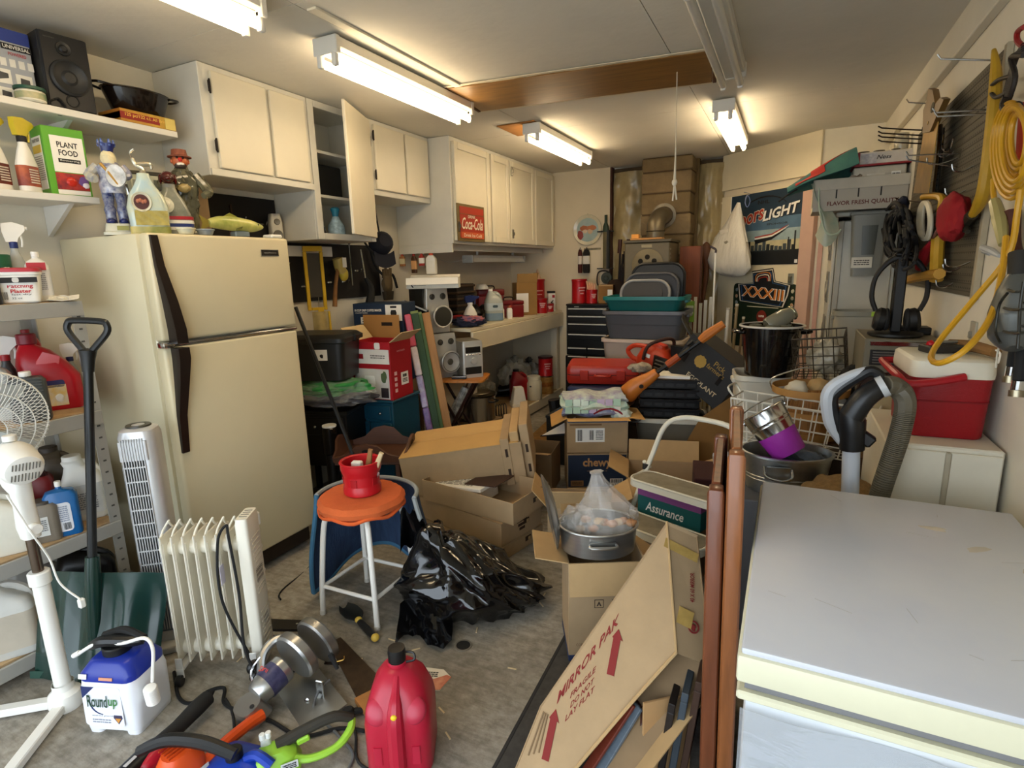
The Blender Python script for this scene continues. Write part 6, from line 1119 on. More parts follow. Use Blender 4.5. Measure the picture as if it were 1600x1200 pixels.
# clutter at the bench back
o=thing('slatted_crate','dark wicker like crate at the back of the workbench','crate',(-2.88,4.62,BZ+.001),0); DKW=m('#3a2a1a',.8,var=.25)
for i in range(6):mk('slat',G().box(.26,.34,.022,(0,0,.03+.06*i),b=.004),DKW,o)
mk('core',G().box(.24,.32,.36,b=.004),m('#17100b',.9),o)
o=thing('tool_roll','dark heap of orange and navy cloth at the bench front','cloth',(-2.50,4.22,BZ+.001),30); mk('navy_fold',G().blob(.14,.10,.05,(0,0,.045),amp=.3,fq=3,sub=4,seed=3,flat=-.85),m('#23263a',.9),o); mk('orange_fold',G().blob(.10,.06,.03,(.03,-.05,.07),amp=.35,fq=4,sub=3,seed=9),m('#c9623a',.8,hex2='#5a5f86',sc=20),o)
o=thing('power_drill','red power drill lying behind the white spray bottle','drill',(-2.64,4.27,BZ+.001),20); mk('body',G().tube([(-.1,0,.05),(0,0,.06),(.1,0,.06)],[.03,.04,.03],10,4),m('#8e1f22',.4),o); mk('handle',G().tube([(-.06,0,.05),(-.09,-.04,.03),(-.12,-.08,.03)],.022,8,3),BLK,o); mk('battery',G().box(.08,.06,.04,(-.13,-.09,0),b=.006),BLK,o)
for lab,x,y,s,c_ in(('black power tool body behind the gallon jug',-2.80,4.85,.09,'#161616'),('brown red tool pile by the wall behind the jug',-2.85,5.0,.08,'#5a1a18'),('grey round fan like gadget standing at the bench back',-2.95,4.95,.09,'#77746a')):
    o=thing('bench_tool',lab,'tool',(x,y,BZ+.001),30); mk('body',G().blob(s,s*.8,s*.8,(0,0,s*.7),amp=.25,sub=3,seed=int(x*-7+y*3),flat=-.85),m(c_,.4,var=.15),o); mk('grip',G().tube([(s*.4,0,s),(s*.9,-s*.3,s*1.5),(s*1.1,-s*.7,s*1.1)],s*.2,8,3),BLK,o)
o=thing('upright_box','white and red boxed item standing by the wall behind the jug','box',(-2.98,5.35,BZ+.001),40); mk('box_body',G().box(.18,.08,.26,b=.003),m('#cfc7b4',.6),o); mk('red_cover',G().box(.182,.082,.09,(0,0,.12),b=.003),m('#8e2a2a',.5),o)
solo('plastic_dome','white rounded dome on the red case behind the jug','dome',G().lathe([(0,.06),(.05,.05),(.07,.02),(.075,0),(0,0)],18),WHT,(-2.92,5.22,BZ+.285))
# below the bench
o=thing('stock_pot','large steel stock pot standing under the near end of the bench','pot',(-2.40,4.02-.55+.33,.0),0); o.location=Zp(748,652,.0)+Vector((0,.0,0)); o.location=(-2.30,4.22,.11)
o.location=At(748,654,(-2.3,4.28,0)); o.scale=(1.1,1.1,1.1); PZ=o.location.z
mk('pot_body',G().lathe([(0,0),(.13,0),(.14,.008),(.14,.2),(.143,.205),(0,.205)],32),m('#b0aba0',.22,.9,var=.05),o); mk('lid',G().lathe([(.147,.2),(.148,.215),(.13,.222),(0,.226)],32),m('#5d574c',.25,.9),o); mk('lid_recess',G().lathe([(0,.229),(.1,.227),(.105,.222)],28),m('#8a7f68',.3,.8),o)
for s in(-1,1):mk('side_handle',G().tube([(s*.13,-.05,.16),(s*.165,-.04,.16),(s*.165,.04,.16),(s*.13,.05,.16)],.007,7,3),BLK,o)
mk('crate_below',G().box(.30,.26,max(PZ-.001,.05),(0,0,-PZ),b=.004),CARDD,o)
o=thing('folded_umbrella','folded checkered umbrella leaning on the stock pot','umbrella',(0,0,0)); p0,p1=At(700,672,(-2.3,3.85,0)),At(728,605,(-2.3,3.85,0)); p0.z=max(p0.z,.02)
mk('folded_canopy',G().tube([p0,p0.lerp(p1,.5),p1],[.02,.05,.03],10,4),m('#1a1816',.6,hex2='#c9c6bc',sc=16),o); mk('tip',G().tube([p1,p1+(p1-p0)*.12],.008,7,1),STEEL,o); mk('shaft',G().tube([p0,p0-(p1-p0)*.25*0+Vector((0,0,-p0.z))],.008,7,1),DK,o)
p=onl(795,618); o=thing('work_boots','black shiny boot pile under the middle of the bench','boots',p,30); mk('boot',G().tube([(-.12,0,.06),(0,0,.07),(.06,0,.13),(.07,0,.24)],[.05,.06,.06,.06],12,4),m('#121010',.25),o); mk('boot',G().tube([(-.1,.13,.06),(.02,.13,.07),(.08,.13,.12),(.09,.13,.22)],[.05,.06,.06,.06],12,4),m('#121010',.25),o); mk('sole',G().box(.28,.1,.02,(-.02,.0,0),b=.005),BLK,o); mk('sole',G().box(.28,.1,.02,(0,.13,0),b=.005),BLK,o)
p=onl(828,618); jug('red plastic jug under the bench behind the white planter',Vector((-2.62,5.45,LZ)),.2,.14,.34,m('#8e1218',.35),BLK,40)
o=thing('planter_cup','upside down square white planter on the lower bench shelf','planter',Vector((-2.5,5.18,LZ)),38); mk('tapered_body',G().bottle([(.15,.15,.012,.04),(.10,.10,.012,.20)]),PAPER,o); mk('rim',G().bottle([(.165,.165,.012,0),(.165,.165,.012,.04)]),PAPER,o); mk('foot',G().box(.09,.09,.006,(0,0,.2),b=.002),PAPER,o)
o=thing('lidded_jar','cream plastic jar with lid right of the white planter','jar',Vector((-2.47,5.52,LZ))); mk('body',G().lathe([(0,0),(.085,0),(.09,.01),(.09,.19),(.075,.22),(0,.22)],22),m('#c9c2aa',.4),o); mk('lid',G().cyl(.075,.045,(0,0,.22),n=22),m('#d8d2bd',.4),o); mk('dark_hole',G().blob(.014,.006,.01,(0,-.088,.16),sub=2,amp=.2),INK,o)
coffee_can('red coffee can stacked on the food can under the bench end',-2.47,5.86,.22,.085,LZ+.21,'#3a1512')
o=thing('food_can','large can with a brown food picture under the bench end','can',(-2.47,5.86,LZ),40,'red coffee cans'); mk('can_body',G().lathe([(0,0),(.088,0),(.09,.005),(.088,.2),(0,.205)],24),m('#8a5f2a',.4,hex2='#b98a4a',sc=22),o); mk('pictured_food',G().lathe([(.0885,.02),(.0895,.12),(.0885,.14)],24),m('#6a3a14',.5,hex2='#a86a2a',sc=40),o); mk('rim',G().cyl(.09,.01,(0,0,.198),n=24),STEEL,o)
for i,(lab,x,y,s,c_)in enumerate((('crumpled clear plastic bags piled under the bench',-2.80,5.72,.18,'#8f8f86'),('tan crumpled bag behind the boots',-2.85,5.05,.13,'#6d5f48'),('black and white bag at the back under the bench end',-2.72,5.95,.16,'#2a2a2c'))):
    o=thing('plastic_bag',lab,'bag',(x,y,LZ),30); mk('bag_body',G().blob(s,s*.8,s*1.15,(0,0,s*1.05),amp=.35,fq=2.6,sub=4,seed=i+2,flat=-.85),m(c_,.3,hex2='#b9b6a6',sc=9),o); mk('knot',G().blob(s*.25,s*.25,s*.3,(0,0,s*2.2),amp=.4,sub=3),m(c_,.3),o)
o=thing('spring_rake','black comb of springs lying on the lower shelf by the pot','rack',Vector((-2.5,4.62,LZ)),60)
for i in range(10):mk('coil',G().tube([(-.13+.029*i,-.03,.01),(-.13+.029*i,-.02,.12),(-.13+.029*i,.02,.12),(-.13+.029*i,.03,.01)],.005,6,3),BLK,o)
mk('base_bar',G().box(.32,.09,.02,b=.004),m('#4a3a28',.7),o)
solo('brush_head','brown scrubbing brush lying beside the springs','brush',G().box(.16,.06,.05,b=.012,seg=2),m('#5a4226',.8,var=.2),Vector((-2.45,4.45,LZ)),40)
# ================================================================== BACK WALL AND FURNACE
o=thing('wall_plate','round pale blue collector plate hung on the back wall','plate',(-2.08,YB-.004,1.955))
mk('plate_dish',G().lathe([(0,.008),(.115,.008),(.13,.014),(.165,.024),(.168,.02),(.14,.006),(.12,0),(0,0)],40,(0,0,0),(90,0,0)),m('#cfc8ae',.2,coat=.4),o); q=mk('painted_centre',G().lathe([(0,.0098),(.135,.0105),(.135,.009)],36,(0,-.003,0),(90,0,0)),m('#8fa7a6',.3,hex2='#a9b9b4',sc=10),o)
for x,z,a,b,c_ in((-.04,.02,.05,.028,'#a8623a'),(.045,.02,.055,.028,'#b0683c'),(-.03,-.01,.024,.028,'#d0b89a'),(.03,-.015,.03,.03,'#c9ac8a'),(-.085,-.055,.035,.05,'#8a3a34')):mk('painted_shape',G().blob(a,.002,b,(x,-.0155,z),sub=3,amp=.25,seed=int(x*90)),m(c_,.35,var=.15),o)
mk('plate_hook',G().tube([(0,0,.16),(0,-.01,.175),(0,-.02,.165)],.003,6,2),STEEL,o)
for lab,x,c1,c2 in(('slim brown bottle pouch with a pale band on the back wall hook',-2.16,'#4a1a14','#d8cfc0'),('wider black bottle pouch with a white label on the back wall hook',-2.085,'#17120f','#dcd6c8')):
    o=thing('bottle_pouch',lab,'pouch',(x,YB-.04,1.48)); w_=.05 if x<-2.12 else .08
    mk('pouch_body',G().bottle([(w_*.9,.04,.018,0),(w_,.05,.022,.03),(w_,.05,.022,.22),(w_*.6,.035,.015,.26)]),m(c1,.8),o); mk('label_band',G().bottle([(w_*1.02,.052,.022,.10),(w_*1.02,.052,.022,.19)]),m(c2,.6),o); mk('hang_loop',G().tube([(-.01,0,.255),(0,.01,.285),(.01,0,.255)],.003,6,3),RUB,o)
o=thing('hook_rail','small metal hook rail on the back wall beside the pouches','hooks',(-2.03,YB-.002,1.735)); mk('rail',G().box(.20,.008,.02,b=.002),m('#8f8468',.4,.6),o)
for x in(-.06,.0,.06):mk('hook',G().tube([(x,0,.01),(x,-.03,.005),(x,-.035,.02)],.003,6,3),STEEL,o)
o=thing('grass_edger','green shafted garden edger with a round wheel hanging on the back wall','garden tool',(-1.855,YB-.06,1.42)); GE=m('#17301a',.5)
mk('shaft',G().bottle([(.055,.04,.015,.10),(.06,.04,.015,.5)]),m('#6d5a30',.5,hex2='#2a3a1c',sc=3),o); mk('dark_side',G().box(.03,.045,.42,(.03,0,.1),b=.004),m('#14140f',.5),o); mk('upper_handle',G().bottle([(.07,.04,.015,.5),(.06,.04,.015,.56),(.03,.03,.012,.60),(.03,.03,.012,.68)],(-.0,0,0)),GE,o)
for z in(.10,.5):mk('wall_bracket',G().box(.18,.05,.012,(-.01,.02,z),b=.002),INK,o)
mk('wheel_guard',G().tube([(-.08,-.01,.06),(-.09,-.02,-.04),(-.06,-.02,-.09),(.03,-.02,-.08),(.06,-.01,.04),(-.01,-.01,.08)],.008,7,5,True),INK,o); mk('wheel',G().lathe([(0,.02),(.02,.02),(.03,.012),(.06,.012),(.064,0),(0,0)],24,(.015,-.01,0),(90,0,0)),m('#3a4038',.6),o)
# insulation bays
INS=m('#b7a578',.35,hex2='#8a7850',sc=4,bump=.5,bsc=9,coat=.3)
def puff(label,x0,x1,sd):
    o=thing('insulation_batt',label,'insulation',((x0+x1)/2,YB+.10,.0)); w_=x1-x0
    mk('plastic_face',G().sheet(lambda u,v:((u-.5)*w_,-.05-.05*math.sin(u*math.pi)-.03*noise.noise(Vector((u*2,v*9,sd)))-.02*noise.noise(Vector((u*6,v*22,sd+3))),.02+2.52*v),18,70,.004),INS,o)
    mk('batt_core',G().box(w_,.05,2.5,(0,.03,.02),b=.004),m('#c9a86a',.95),o)
    for x in(-w_/2+.012,w_/2-.012):mk('stapled_edge',G().box(.025,.004,2.5,(x,-.047,.02),b=.001),m('#a89a78',.6),o)
puff('left wall bay of yellowish foil faced insulation behind the furnace',-1.80,-1.46,1); puff('right wall bay of yellowish foil faced insulation behind the furnace',-.90,-.66,5)
st('trim_6',G().box(.04,.09,ZC,(-1.435,YB+.08,0),b=.002),m('#7d6a45',.8,var=.15)); st('trim_7',G().box(.05,.10,ZC,(-.925,YB+.06,0),b=.002),m('#6d5a3a',.8,var=.15))
# block chimney
o=thing('block_chimney','square chimney of brown concrete blocks behind the furnace','chimney',(-1.17,6.10,0)); CH=m('#7c694b',.9,var=.15,sc=8,bump=.5,bsc=50)
mk('mortar_core',G().box(.47,.33,ZC-.004,b=0),m('#4a3a26',.95),o); z=.0; k=0
while z<ZC-.05:
    h_=min(.203,ZC-.006-z); mk('block',G().box(.49+.006*math.sin(k*2.3),.35,h_-.010,(.004*math.sin(k*1.7),0,z+.004),b=.008),m('#7c694b',.9,var=.15,sc=8,bump=.5,bsc=50)if k%2 else m('#736143',.9,var=.15,sc=8,bump=.5,bsc=50),o); z+=.205; k+=1
# furnace
FU=m('#5f5642',.5,.2,var=.12)
o=thing('furnace','grey metal wood furnace with a round holed draft plate and elbow flue','furnace',(-1.235,5.66,0)); mk('cabinet_body',G().box(.43,.46,1.76,b=.01),FU,o); mk('top_rim',G().box(.45,.48,.025,(0,0,1.76),b=.004),m('#4f4736',.5),o)
mk('draft_plate',G().lathe([(0,.01),(.14,.01),(.15,.004),(.15,0)],32,(.01,-.231,1.55),(90,0,0)),m('#6d644e',.5,.2),o)
for i in range(6):a=rad(60*i+30); mk('draft_hole',G().lathe([(0,.0012),(.024,.0012),(.024,0)],14,(.01+.075*math.cos(a),-.2415,1.55+.075*math.sin(a)),(90,0,0)),m('#120f0b',.9),o)
mk('draft_hole',G().lathe([(0,.0012),(.02,.0012),(.02,0)],14,(.01,-.2415,1.55),(90,0,0)),m('#120f0b',.9),o); mk('name_plate',G().box(.1,.004,.03,(0,-.232,1.71),b=.001),m('#8f8468',.5),o)
for i in range(9):mk('side_rib',G().box(.012,.03,.02,(.217,-.2,1.36+.04*i),b=.002),FU,o)
FP=m('#6b6250',.4,.6,var=.15)
mk('flue_pipe',G().tube([(.03,.0,1.78),(.03,.0,1.87),(.03,.02,1.95),(.05,.10,2.01),(.06,.22,2.03),(.06,.24,2.03)],.085,20,4),FP,o)
for p_ in((.03,.0,1.80),(.03,.0,1.87)):mk('pipe_seam',G().tube([(p_[0]+.087*math.cos(i*.3142),p_[1]+.087*math.sin(i*.3142),p_[2])for i in range(20)],.005,6,1,True),m('#3a3326',.5,.5),o)
mk('wall_collar',G().lathe([(.09,0),(.12,0),(.12,.012),(.09,.012)],26,(.06,.235,2.03),(90,0,0)),FP,o)
mk('shelf_board',G().box(.30,.12,.016,(-.01,-.17,1.786),b=.002),m('#b5824a',.7),o); solo('wood_block','small orange wood block on the furnace top left of the flue','block',G().box(.07,.05,.04,b=.003),m('#d89a4a',.7),(-1.36,5.50,1.803))
o=thing('flue_board','reddish brown plywood sheet standing right of the furnace','board',(-.89,5.80,0)); mk('sheet',G().box(.20,.03,1.72,b=.003),m('#70391a',.6,var=.2,stretch=(4,4,.5)),o); mk('edge_strip',G().box(.02,.034,1.72,(.105,0,0),b=.002),m('#4a2814',.7),o)
o=thing('leather_strap','dark brown leather holster hanging right of the plywood sheet','strap',(-.77,5.98,1.40)); mk('loop',G().blob(.05,.03,.11,(0,0,.25),amp=.1,sub=3),m('#4f2c14',.6),o); mk('tail',G().tube([(0,0,.2),(.01,0,0),(-.01,0,-.3),(.0,0,-1.39)],[.03,.025,.02,.012],8,4),m('#4f2c14',.6),o)
o=thing('fireplace_tools','dark cluster of hanging fire tools left of the furnace','tools',(-1.58,5.90,1.2))
for i in range(5):mk('iron_rod',G().tube([(-.04+.03*i,0,.5-.03*i),(-.05+.02*i,-.01,.2),(-.10+.035*i,0,-.1-.03*i)],.012,7,3),m('#1c1210',.5),o)
for i in range(2):mk('wood_handle',G().tube([(-.05+.09*i,0,.48),(-.04+.09*i,0,.62)],.022,8,1),m('#3a1a12',.5),o)
mk('loop',G().tube([(-.09,-.02,.0),(-.13,-.03,-.08),(-.09,-.03,-.14),(-.05,-.02,-.05)],.007,6,4,True),RUB,o); mk('tag',G().box(.03,.004,.06,(.06,-.03,.38),b=.001),PAPER,o); mk('stand_rod',G().tube([(0,.02,.5),(0,.02,-1.19)],.01,6,1),INK,o)
# ---------------------------------------------------------------- tool chest
TC=m('#0d0d0e',.3,var=.1)
o=thing('tool_chest','tall black tool chest with silver drawer pulls beside the bench','tool chest',(-1.87,5.80,0)); w_=.47
mk('lower_cabinet',G().box(w_+.02,.46,.62,b=.006),TC,o); mk('upper_chest',G().box(w_,.44,.52,(0,.0,.63),b=.006),TC,o); mk('chest_lid',G().box(w_+.006,.45,.02,(0,0,1.15),b=.004),TC,o)
for i,(z,h_,n_)in enumerate(((1.07,.07,1),(.995,.065,1),(.89,.09,1),(.80,.07,1),(.655,.07,2),(.56,.075,2),(.47,.075,1),(.06,.38,1))):
    for k in range(n_):
        ww=(w_-.03)/n_-.006*(n_-1); xx=0 if n_==1 else(-.5+k)*(w_-.03)/2; q=mk('drawer',G().box(ww,.012,h_-.008,(0,0,0),b=.003),TC,o,(xx,-.232,z)); mk('silver_pull',G().box(ww*.94,.014,.012,(0,-.010,h_-.026),b=.003),m('#cfcfcb',.35,.2),q)
mk('maker_badge',G().box(.05,.004,.012,(-.12,-.223,1.135),b=.001),m('#8a8a86',.4),o); mk('lock',G().cyl(.012,.01,(.12,-.24,.41),(90,0,0),n=12),CHR,o)
z0=1.171
coffee_can('red coffee can standing on the black tool chest',-2.03,5.78,.25,.082,z0)
coffee_can('small red can with rags on the tool chest',-1.87,5.72,.14,.06,z0); o=thing('rubber_gloves','peach rubber gloves stuffed in the small red can','gloves',(-1.87,5.72,z0+.12));
for i in range(4):mk('finger',G().tube([(-.03+.02*i,0,0),(-.04+.025*i,-.01,.06),(-.06+.03*i,0,.11-.01*i)],[.016,.013,.008],8,2),m('#c99a7c',.7),o)
o=thing('parcel_box','small brown parcel with white label on the tool chest','box',(-1.72,5.76,z0),8); mk('carton_body',G().box(.15,.14,.19,b=.002),m('#8a6230',.8,var=.07),o); q=patch(.05,.12,PAPER,o,(.045,-.0705,.08),FR); mk('print_spot',G().blob(.01,.01,.001,sub=2,amp=.3),CARDD,q,(0,-.03,.001)); patch(.15,.012,m('#a98a58',.5),o,(0,-.0707,.183),FR,'tape')
o=thing('felt_hat','dark brown round hat at the back of the tool chest','hat',(-1.66,5.93,z0)); mk('crown',G().lathe([(0,.24),(.06,.235),(.09,.2),(.1,.12),(.1,0),(0,0)],22),m('#2c1c12',.9),o); mk('brim',G().lathe([(.09,.1),(.14,.09),(.142,.096),(.1,.12)],26),m('#2c1c12',.9),o)
# ---------------------------------------------------------------- storage bins stacked right of the tool chest
def bin_(label,x,y,z,w_,d_,h_,mt_,rz=0,rim=None,name='storage_bin',ribs=True):
    o=thing(name,label,'bin',(x,y,z),rz); rim=rim or mt_
    mk('tub',G().loft([[(px,py,0)for px,py in rr(w_*.86,d_*.84,.05)],[(px,py,h_-.02)for px,py in rr(w_*.97,d_*.96,.06)],[(px,py,h_-.02)for px,py in rr(w_*.95,d_*.94,.055)],[(px,py,.006)for px,py in rr(w_*.84,d_*.82,.045)]]),mt_,o)
    mk('rim',G().loft([[(px,py,h_-.035)for px,py in rr(w_*.99,d_*.98,.06)],[(px,py,h_-.03)for px,py in rr(w_*1.02,d_*1.02,.065)],[(px,py,h_)for px,py in rr(w_*1.02,d_*1.02,.065)],[(px,py,h_)for px,py in rr(w_*.95,d_*.94,.055)],[(px,py,h_-.03)for px,py in rr(w_*.94,d_*.93,.055)]],cap=False),rim,o)
    for s in(-1,1):mk('side_grip',G().box(.03,d_*.35,.03,(s*w_*.5,0,h_-.06),b=.006),rim,o)
    if ribs:mk('rib_line',G().box(w_*.86,.004,.006,(0,-d_*.465,h_*.5),(8,0,0),b=.001),m('#3c3e42',.6),o)
    return o
GYB=m('#4a4d52',.45,var=.06)
bin_('translucent beige tub at the bottom of the bin stack',-1.16,5.16,.42,.74,.46,.48,m('#b8a99a',.4,trans=.15,var=.05),rim=m('#cbbcab',.4),ribs=False); solo('flat_box','dark flat carton under the beige tub','box',G().box(.66,.42,.42,b=.004),CARDD,(-1.16,5.17,0))
mk('yellow_sticker',G().box(.03,.003,.03,b=.001),m('#d0b050',.6),bpy.data.objects['storage_bin.001']if 'storage_bin.001' in bpy.data.objects else None,(-.12,-.216,.26),(-4,0,0))
bin_('dark grey bin in the middle of the bin stack',-1.15,5.16,.902,.74,.46,.25,GYB,rim=m('#5d6066',.4)); bin_('teal bin topmost of the stack holding upright lids',-1.16,5.16,1.153,.72,.44,.125,m('#0f5a5a',.4,var=.06),rim=m('#1a7070',.4),ribs=False)
def lid(label,x,y,z,w_,h_,c1,c2,rx):
    o=thing('container_cover',label,'lid',(x,y,z),rot=(rx,0,0),group='bin lids standing in the teal bin'); P=rr(w_,h_*2,.12,6); P=[(px,py)for px,py in P]
    mk('lid_plate',G().prism([(px*.93,py*.93+h_)for px,py in P],.012,(0,0,0),(90,0,0)),m(c1,.45,var=.08),o); mk('lid_rim',G().tube([(px*.96,-.008,py*.96+h_)for px,py in P],.014,8,1,True),m(c2,.4),o)
    mk('raised_panel',G().prism([(px*.7,py*.66+h_)for px,py in P],.008,(0,-.012,0),(90,0,0)),m(c1,.45,var=.08),o)
for q in(('tall black bin lid at the back of the upright lids',-1.10,5.30,1.17,.50,.20,'#0f0f10','#161617',-6),('navy bin lid with grey rim in the middle of the upright lids',-1.14,5.22,1.17,.50,.155,'#14161f','#4a4c52',-8),('charcoal bin lid with silver rim nearest of the upright lids',-1.18,5.14,1.17,.46,.125,'#2e2c2c','#8f8f90',-10)):lid(*q)
# clear strips and rods in the right corner
o=thing('blind_bundle','bundle of clear plastic strips with a green label in the corner','blinds',(-.77,5.62,0))
for i in range(6):mk('strip',G().box(.03,.008,1.18+.03*(i%3),(-.09+.036*i,.01*(i%2),0),(0,.5*(i-3),0),b=.001),m('#c9c2ac',.25,alpha=.8,var=.1),o)
mk('green_label',G().box(.08,.02,.20,(-.075,-.01,1.0),b=.003),m('#6f9a2a',.4),o); mk('white_label',G().box(.07,.022,.08,(-.075,-.01,1.08),b=.003),m('#b9c4a4',.4),o)
o=thing('curtain_rod','slim white curtain rod leaning tall in the corner','rod',(0,0,0)); p0=Vector((-.62,5.55,0)); p1=At(1118,395,p0); mk('rod',G().tube([p0,p1],.009,8,1),WHT,o); mk('hooked_end',G().tube([p1,p1+Vector((-.0,0,.03)),p1+Vector((-.05,0,.06))],.01,7,3),DK,o)
for i,(x,h_,c_)in enumerate(((-.52,1.12,'#d8d4c8'),(-.46,1.16,'#8a7a5a'),(-.41,1.05,'#6d5a40'))):o=thing('corner_rod',('white round tube in the corner beside the poster','tan thin pole second in the corner','brown short pole nearest the poster door')[i],'rod',(x,5.60-.06*i,0),rot=(0,1+i,0)); mk('tube',G().cyl(.017-.003*i,h_,n=12),m(c_,.4),o); mk('end_cap',G().cyl(.019-.003*i,.02,(0,0,h_),n=12),m('#b9b4a6',.5),o)
# ================================================================== CENTRE PILE
solo('dark_carton','dark carton on the floor at the bottom under the tool cases','box',G().box(.70,.42,.24,b=.004),m('#3f3226',.9),(-1.36,4.62,0),8); solo('dark_carton','dark carton directly under the blue tool case','box',G().box(.66,.40,.215,b=.004),m('#332a22',.9),(-1.36,4.62,.241),8)
def case(name,label,x,y,z,w_,d_,h_,mt_,rz,rx=0,catches=2,cat='case'):
    o=thing(name,label,cat,(x,y,z),rot=(rx,0,rz)); mk('lower_shell',G().bottle([(w_*.96,d_*.96,.03,0),(w_,d_,.04,h_*.15),(w_,d_,.04,h_*.48)]),mt_,o); mk('upper_shell',G().bottle([(w_,d_,.04,h_*.52),(w_,d_,.04,h_*.85),(w_*.94,d_*.92,.03,h_)]),mt_,o); mk('seam',G().bottle([(w_*.99,d_*.99,.04,h_*.47),(w_*.99,d_*.99,.04,h_*.53)]),INK,o)
    for i in range(catches):mk('latch',G().box(.07,.022,h_*.55,(w_*(-.25+.5*i),-d_/2-.006,h_*.22),b=.004),mt_,o)
    mk('handle',G().tube([(-.06,-d_/2,h_*.5),(-.05,-d_/2-.035,h_*.5),(.05,-d_/2-.035,h_*.5),(.06,-d_/2,h_*.5)],.011,8,3),mt_,o); return o
case('chainsaw_case','flat orange red tool case lying in the middle of the pile',-1.38,4.55,.60,.60,.34,.15,m('#a82a1a',.35,var=.07),14,rx=3)
case('tool_case','blue tool case under the orange red one',-1.36,4.42,.458,.52,.30,.12,m('#2a3558',.4,var=.07),2)
solo('flat_carton','slate blue carton flap leaning in front of the blue case','cardboard',panel([(-.22,0,0),(.2,0,.02),(.16,.16,.17),(-.10,.14,.12)]),m('#2c3d52',.8),(-1.42,4.02,.40)); solo('yellow_note','small yellow note stuck on the blue case','note',G().box(.07,.004,.05,b=0),m('#d8cf8a',.8),(-1.22,4.22,.475),rot=(60,0,5))
o=thing('dark_crate','dark crate under the flat slate carton','crate',(-1.42,4.08,0)); mk('crate_body',G().box(.5,.24,.38,b=.004),BLKM,o); mk('crate_rim',G().box(.51,.25,.02,(0,0,.38),b=.003),BLKM,o)
# chainsaw
OR2=m('#b93818',.35,var=.08)
c_=Vector((-.88,4.52,.78)); o=thing('chainsaw','orange and black chainsaw lying on top of the pile','chainsaw',c_,rot=(0,14,-14))
mk('engine_body',G().bottle([(.26,.18,.03,-.06),(.28,.19,.04,.0),(.24,.17,.04,.07),(.16,.12,.03,.11)],(-.06,0,0)),OR2,o); mk('top_cover',G().bottle([(.14,.12,.03,.1),(.12,.1,.03,.135)],(-.06,0,0)),OR2,o); mk('badge',G().box(.05,.002,.03,(-.10,-.096,.02),b=0),PAPER,o)
mk('rear_handle',G().tube([(-.14,0,.08),(-.26,0,.06),(-.32,0,.0),(-.26,0,-.05),(-.16,0,-.05)],.02,9,4),OR2,o); mk('front_handle',G().tube([(-.12,-.11,.0),(-.10,-.12,.12),(-.02,-.05,.19),(.02,.06,.18),(.02,.11,.05)],.014,9,5),m('#3a1a12',.6),o)
mk('side_cover',G().bottle([(.16,.03,.014,-.05),(.18,.035,.016,.06)],(.05,-.1,0)),m('#1a1816',.4),o)
for i in range(3):mk('cooling_fin',G().box(.10,.04,.008,(.04,-.11,-.03+.03*i),b=.001),m('#8a867c',.35,.8),o)
mk('guide_bar',G().prism([(.0,-.04),(.36,-.035),(.39,0),(.36,.035),(.0,.04)],.012,(.06,-.11,-.03),(90,-28,180+150)if 0 else(90,0,0)),m('#c2bda6',.35,.3),o,(.02,-.02,-.04),(0,32,0)); mk('hand_guard',G().bottle([(.20,.05,.02,0),(.22,.06,.02,.14)],(.16,.02,.03),(0,-10,0)),m('#121212',.4),o)
# orange pole trimmer
o=thing('pole_trimmer','orange and black pole trimmer lying diagonally over the pile','trimmer',(0,0,0)); OT=m('#c0702a',.4,var=.1)
pA,pB=Yp(985,612,3.92),Yp(1128,508,3.98); L,_h2=axes(o,pA,pB,pA+Vector((0,-.1,.3)))
mk('motor_head',G().tube([(-.10,0,-.04),(-.02,0,.0),(.06,0,.01),(.16,0,.0),(.24,0,0)],[.055,.07,.062,.045,.032],14,4),OT,o); mk('brown_cap',G().blob(.06,.06,.06,(-.11,0,-.045),sub=3,amp=.05),m('#6a3a1c',.4),o); mk('dark_band',G().tube([(-.07,0,-.028),(-.045,0,-.016)],.066,14,1),m('#3a2418',.4),o)
mk('shaft',G().tube([(.22,0,0),(L*.95,0,0)],.016,9,1),BLK,o); mk('mid_grip',G().tube([(L*.42,0,0),(L*.55,0,0)],.026,10,1),m('#a8481c',.4),o); mk('upper_grip',G().tube([(L*.78,0,0),(L*.86,0,.005),(L*1.02,0,0)],[.026,.034,.026],10,3),OT,o); mk('switch',G().box(.05,.02,.02,(L*.7,0,.02),b=.004),BLK,o); mk('vent_hole',G().cyl(.016,.004,(.10,-.055,.012),(90,0,0),n=14),INK,o)
mk('line_guard',G().sheet(lambda u,v:(-.16+.12*u,-.12+.2*v,-.12-.09*math.sin(u*2.2)+.04*(2*v-1)**2),10,8,.004),BLK,o)
o=thing('curved_guard','black curved guard beside the chainsaw at the bin stack','tool',(-.66,4.75,.82)); mk('curved_plate',G().sheet(lambda u,v:(.07*math.cos(u*2.6)-.05,.10*(v-.5),.30*u+.03*math.sin(v*3)),12,5,.006),m('#2b281f',.5),o); mk('rim',G().tube([(.07*math.cos(u*.26)-.05,-.052,.03*u)for u in range(11)],.008,7,2),m('#3a362a',.5),o); mk('stem',G().tube([(-.03,0,.02),(.0,.1,-.4),(0,.12,-.81)],.012,7,2),BLK,o)
solo('work_glove','small white and black work glove under the chainsaw','glove',G().blob(.08,.06,.04,(0,0,.03),amp=.35,sub=3,seed=4),m('#b9ab94',.8,hex2='#4a4038',sc=14),(-.98,4.18,.755))
